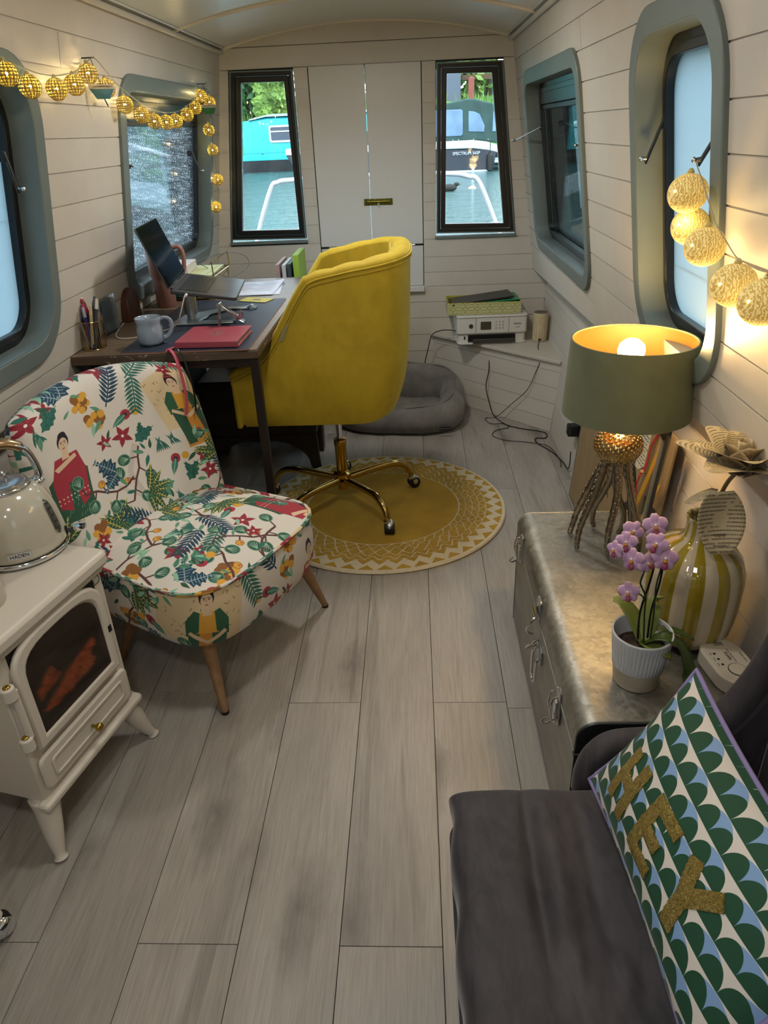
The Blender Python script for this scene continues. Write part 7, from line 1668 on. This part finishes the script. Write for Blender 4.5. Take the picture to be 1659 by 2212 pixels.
for x in (.62, .95, 1.08, 1.42, 1.75): mb = MB(); mb.sphere((x, yc-.02, 1.165-.05*max(0, x-1.4)), .012, 8, 6); obj('press_stud', mb, m_chrome, cr)
text('lettering', 'SPECTRUM 565P', .088, frame((1.26, yc-.012, .885), (1, 0, 0), (0, 0, 1)), m_wh, cr, .003)
obj('exhaust', MB().cyl((1.42, yc-.02, .565), (1.42, yc+.02, .565), .035, n=14), m_chrome, cr)
mb = MB(); mb.prism([(-3.4, .5), (-.5, .5), (-.8, 1.7), (-1.6, 1.75), (-2.6, 1.2), (-3.4, 1.15)], 4.5, 6.5, P); t = tag(obj('white_motor_boat', mb, m_wh, bevel=.05), 'white motor boat moored behind the cabin cruiser', 'boat')
t = thing('duck', 'dark duck swimming between the boats outside', 'duck', (.63, 12.8, WZ)); m_dk = mat('duck brown', '#2b2926', .8)
mb = MB(); mb.sphere((.60, 12.8, WZ+.05), .11, 14, 10, (1.25, .7, .55)); obj('body', mb, m_dk, t, angle=180); mb = MB(); mb.sphere((.73, 12.8, WZ+.10), .035, 10, 8, (1.3, .9, .9)); mb.cyl((.68, 12.8, WZ+.06), (.72, 12.8, WZ+.10), .03, .025, 10); obj('head', mb, m_dk, t, angle=180); obj('beak', MB().cyl((.765, 12.8, WZ+.10), (.80, 12.8, WZ+.092), .012, .006, 8), mat('beak', '#5a4c2a', .6), t)
# bank, trees, sheds
m_bank = mat('bank grass', '#5c8a3c', .9, var=.35, vscale=1.5, bump=1, bscale=20, bdist=.05)
gb = struct('ground_bank'); mb = MB(); mb.prism([(23.2, .3), (25.0, .78), (27.5, 2.0), (31, 2.7), (60, 3.6), (60, .3)], -40, 40, lambda y, z, d: (d, y, z)); obj('bank', mb, m_bank, gb)
mb = MB(); mb.bx(-40, 40, 24.5, 24.8, .3, .80); obj('edge_wall', mb, m_rub, gb)
gl_ = struct('ground_left'); mb = MB(); mb.bx(-45, -24, -10, 60, .3, 1.2); obj('bank', mb, m_bank, gl_)
gr_ = struct('ground_right'); mb = MB(); mb.bx(16, 45, -10, 60, .3, 1.2); obj('bank', mb, m_bank, gr_)
Rt = random.Random(21)
def leafmat(n, c1, c2): 
    def fn(t): i = t.new('ShaderNodeObjectInfo'); g = t.noise(t.coords('Object'), 2.2, 3, .7); t.link(t.ramp(g.outputs[0], [(.35, c1), (.65, c2)]), t.b.inputs['Base Color'])
    return mat(n, c1, .7, fn=fn)
GM = [leafmat('dark foliage', '#16301c', '#3c6a38'), leafmat('mid foliage', '#1f4426', '#5c8a46'), leafmat('light foliage', '#3c5c2a', '#8aa850')]
m_bark = mat('tree bark', '#4a4034', .9)
def tree(x, y, z, h, w, m, lb, n=2600, lw=.16):
    t = thing('tree', lb, 'tree', (x, y, z), 'trees on the far bank'); obj('trunk', MB().tube([(x, y, z-.2), (x+.1, y, z+h*.35), (x-.05, y, z+h*.7)], lambda q: .14*(1-.6*q), 8, sub=3), m_bark, t)
    mb = MB(); v = []; f = []
    bl = [(x+Rt.uniform(-.4, .4)*w, y+Rt.uniform(-.3, .3)*w, z+h*Rt.uniform(.12, .9), w*Rt.uniform(.28, .5)) for _ in range(12)]
    for k in range(n):
        bx_, by_, bz_, br_ = bl[k % 12]; d = Vector((Rt.gauss(0, 1), Rt.gauss(0, 1), Rt.gauss(0, 1))).normalized()*br_*Rt.uniform(.55, 1.05)
        p = Vector((bx_, by_, bz_))+d; a = Vector((Rt.gauss(0, 1), Rt.gauss(0, .6), Rt.gauss(0, 1))).normalized()*lw*Rt.uniform(.6, 1.3); b = a.cross(Vector((Rt.gauss(0, .4), 1, Rt.gauss(0, .4)))).normalized()*lw*.5
        i = len(v); v += [p-a, p+b, p+a, p-b]; f.append((i, i+1, i+2, i+3))
    mb.add(v, f); o = obj('foliage', mb, GM[m], t, angle=0); o['kind'] = 'stuff'
for k, (x, y, z, h, w, m, lb) in enumerate(((-7.6, 27.0, 1.4, 5.5, 2.6, 0, 'dark tree left of the turquoise boat on the bank'), (-5.6, 27.6, 1.6, 4.5, 1.8, 0, 'dark bushy tree behind the turquoise boat'), (-4.4, 26.3, 1.2, 2.6, .8, 2, 'small light green weeping tree behind the turquoise boat'), (-3.4, 29.5, 2.0, 5.5, 2.2, 1, 'mid green tree behind the boat roof'), (-1.2, 29, 2.0, 5, 2.4, 0, 'tree on the bank behind the double doors'),
      (1.1, 31.5, 2.2, 5, 1.8, 1, 'tree over the sheds on the bank'), (2.8, 29.5, 2.2, 4.8, 2.0, 2, 'light green tree right of the red post'), (5.4, 28, 1.8, 6, 3.0, 1, 'broad tree behind the second turquoise boat'), (8.8, 29, 1.8, 6, 3.2, 0, 'dark tree far right on the bank'), (-10.8, 28, 1.5, 6, 3.2, 1, 'tree beyond the left boats'))): tree(x, y, z, h, w, m, lb)
mb = MB()
for k in range(900):
    x = Rt.uniform(-9, 9); y = 26+Rt.uniform(0, 1.8); z = .9+(y-25)*.5; hh = Rt.uniform(.15, .5); a = Rt.uniform(-.08, .08); mb.add([(x, y, z), (x+.03, y, z), (x+a, y, z+hh)], [(0, 1, 2)])
tag(obj('long_grass', mb, GM[2], angle=0), 'long grass and weeds along the bank', 'grass', kind='stuff')
t = tag(obj('shed', MB().bx(.9, 1.75, 28.6, 30, 1.9, 3.2), mat('blue grey shed', '#5c6270', .8), bevel=.02), 'blue grey shed on the bank above the cruiser', 'shed')
t = tag(obj('red_post', MB().bx(2.0, 2.2, 28.4, 28.6, 1.8, 2.9), mat('red post', '#8a4a42', .8), bevel=.02), 'red post on the bank beside the shed', 'post')
t = tag(obj('timber_frame', MB().bx(1.8, 2.9, 28.9, 29.1, 2.85, 3.0).bx(1.8, 3.2, 29.3, 29.5, 3.15, 3.3), mat('brown timber', '#5a4434', .8)), 'brown timber beams between shed and tree', 'timber')
# jetty and boats on the left, jetty and post on the right
jt = thing('gangway', 'white gangway running out over the water beyond the far left window', 'gangway', (-4.5, 12, WZ)); m_gw = mat('white deck paint', '#b9c6cc', .5)
mb = MB(); mb.prism([(-7.4, 15.2), (-3.0, 9.6), (-2.85, 9.9), (-4.6, 14.2), (-6.6, 17.2)], .62, .72, lambda x, y, d: (x, y, d)); obj('deck', mb, m_gw, jt, .01)
obj('rail', MB().tube([(-7.4, 15.2, 1.55), (-3.15, 9.75, 1.30)], .025, 8), m_gw, jt)
for k in range(4): q = k/3; x, y = -7.2+4.1*q, 15.0-5.2*q; obj('post', MB().cyl((x, y, .45), (x, y, 1.52-.2*q), .03, n=8), m_gw, jt)
def cruiser2(x, y, s_, lb):
    t = thing('motor_cruiser', lb, 'boat', (x, y, WZ)); c_, d_ = 1, 0; P = lambda a, z, d: (x+d*s_, y+a*s_, WZ+z*s_)
    mb = MB(); mb.prism([(-2.5, 0), (2.0, 0), (2.8, .75), (-2.5, .70)], -1, 1, P); obj('hull', mb, m_wh, t, .04)
    mb = MB(); mb.prism([(-1.8, .70), (1.6, .72), (.9, 1.35), (-1.4, 1.40)], -.8, .8, P); obj('cabin', mb, m_wh, t, .05)
    mb = MB(); mb.prism([(-1.5, .85), (1.1, .85), (.75, 1.22), (-1.25, 1.25)], -.83, .83, P); obj('windows', mb, m_wg, t)
cruiser2(-9.5, 24, 1.1, 'white cruiser far off through the rainy left window'); cruiser2(-12.5, 30, 1.2, 'white cruiser behind the gangway, leftmost through the rainy window')
t = thing('boathouse', 'tan brick boathouse on the bank beyond the rainy window', 'building', (-14, 40, .5))
mb = MB(); mb.bx(-17, -12, 39, 45, .5, 5.2); obj('wall', mb, mat('tan brick', '#a08768', .9, var=.2, vscale=2), t)
mb = MB(); mb.prism([(-17.4, 5.1), (-11.6, 5.1), (-14.5, 7.0)], 38.8, 45.3, lambda x, z, d: (x, d, z)); obj('roof', mb, mat('slate roof', '#4a4c50', .8), t)
for x in (-16.2, -14.6, -13.2): mb = MB(); mb.bx(x, x+.8, 38.95, 39.05, 2.2, 3.6); obj('window', mb, m_wg, t)
for k, (x, y, h, w, m) in enumerate(((-19, 36, 8, 4, 0), (-10, 42, 8, 4, 1), (-24, 30, 8, 4.5, 0), (-26, 20, 8, 4.5, 1), (13, 34, 8, 4, 0), (19, 24, 8, 4.5, 1), (20, 14, 8, 4.5, 0))):
    tree(x, y, .8, h, w, m, ['tall dark tree left of the boathouse', 'tall green tree right of the boathouse', 'dark tree on the left bank, farther one', 'green tree on the left bank, nearer one', 'dark tree beyond the right side boats', 'green tree on the right bank, farther one', 'dark tree on the right bank, nearer one'][k], 1600, .3)
j2 = thing('jetty', 'grey concrete jetty beside the boat outside the right window', 'jetty', (2.6, 7, WZ)); m_conc = mat('speckled concrete', '#6e746a', .9, var=.3, vscale=60)
mb = MB(); mb.prism([(1.35, 3.6), (2.9, 3.6), (2.9, 8.0), (1.85, 8.0)], .42, .60, lambda x, y, d: (x, y, d)); obj('deck', mb, m_conc, j2, .02)
obj('pile', MB().cyl((2.35, 8.2, .3), (2.35, 8.2, 1.9), .07, n=14), mat('tan timber pile', '#6b5c48', .9), j2)
t = tag(obj('paddle', MB().box((1.55, 7.2, .95), (.9, .03, .16), Matrix.Rotation(-.35, 3, 'Y')), m_gw, bevel=.01), 'white board sticking up beside the jetty', 'board')
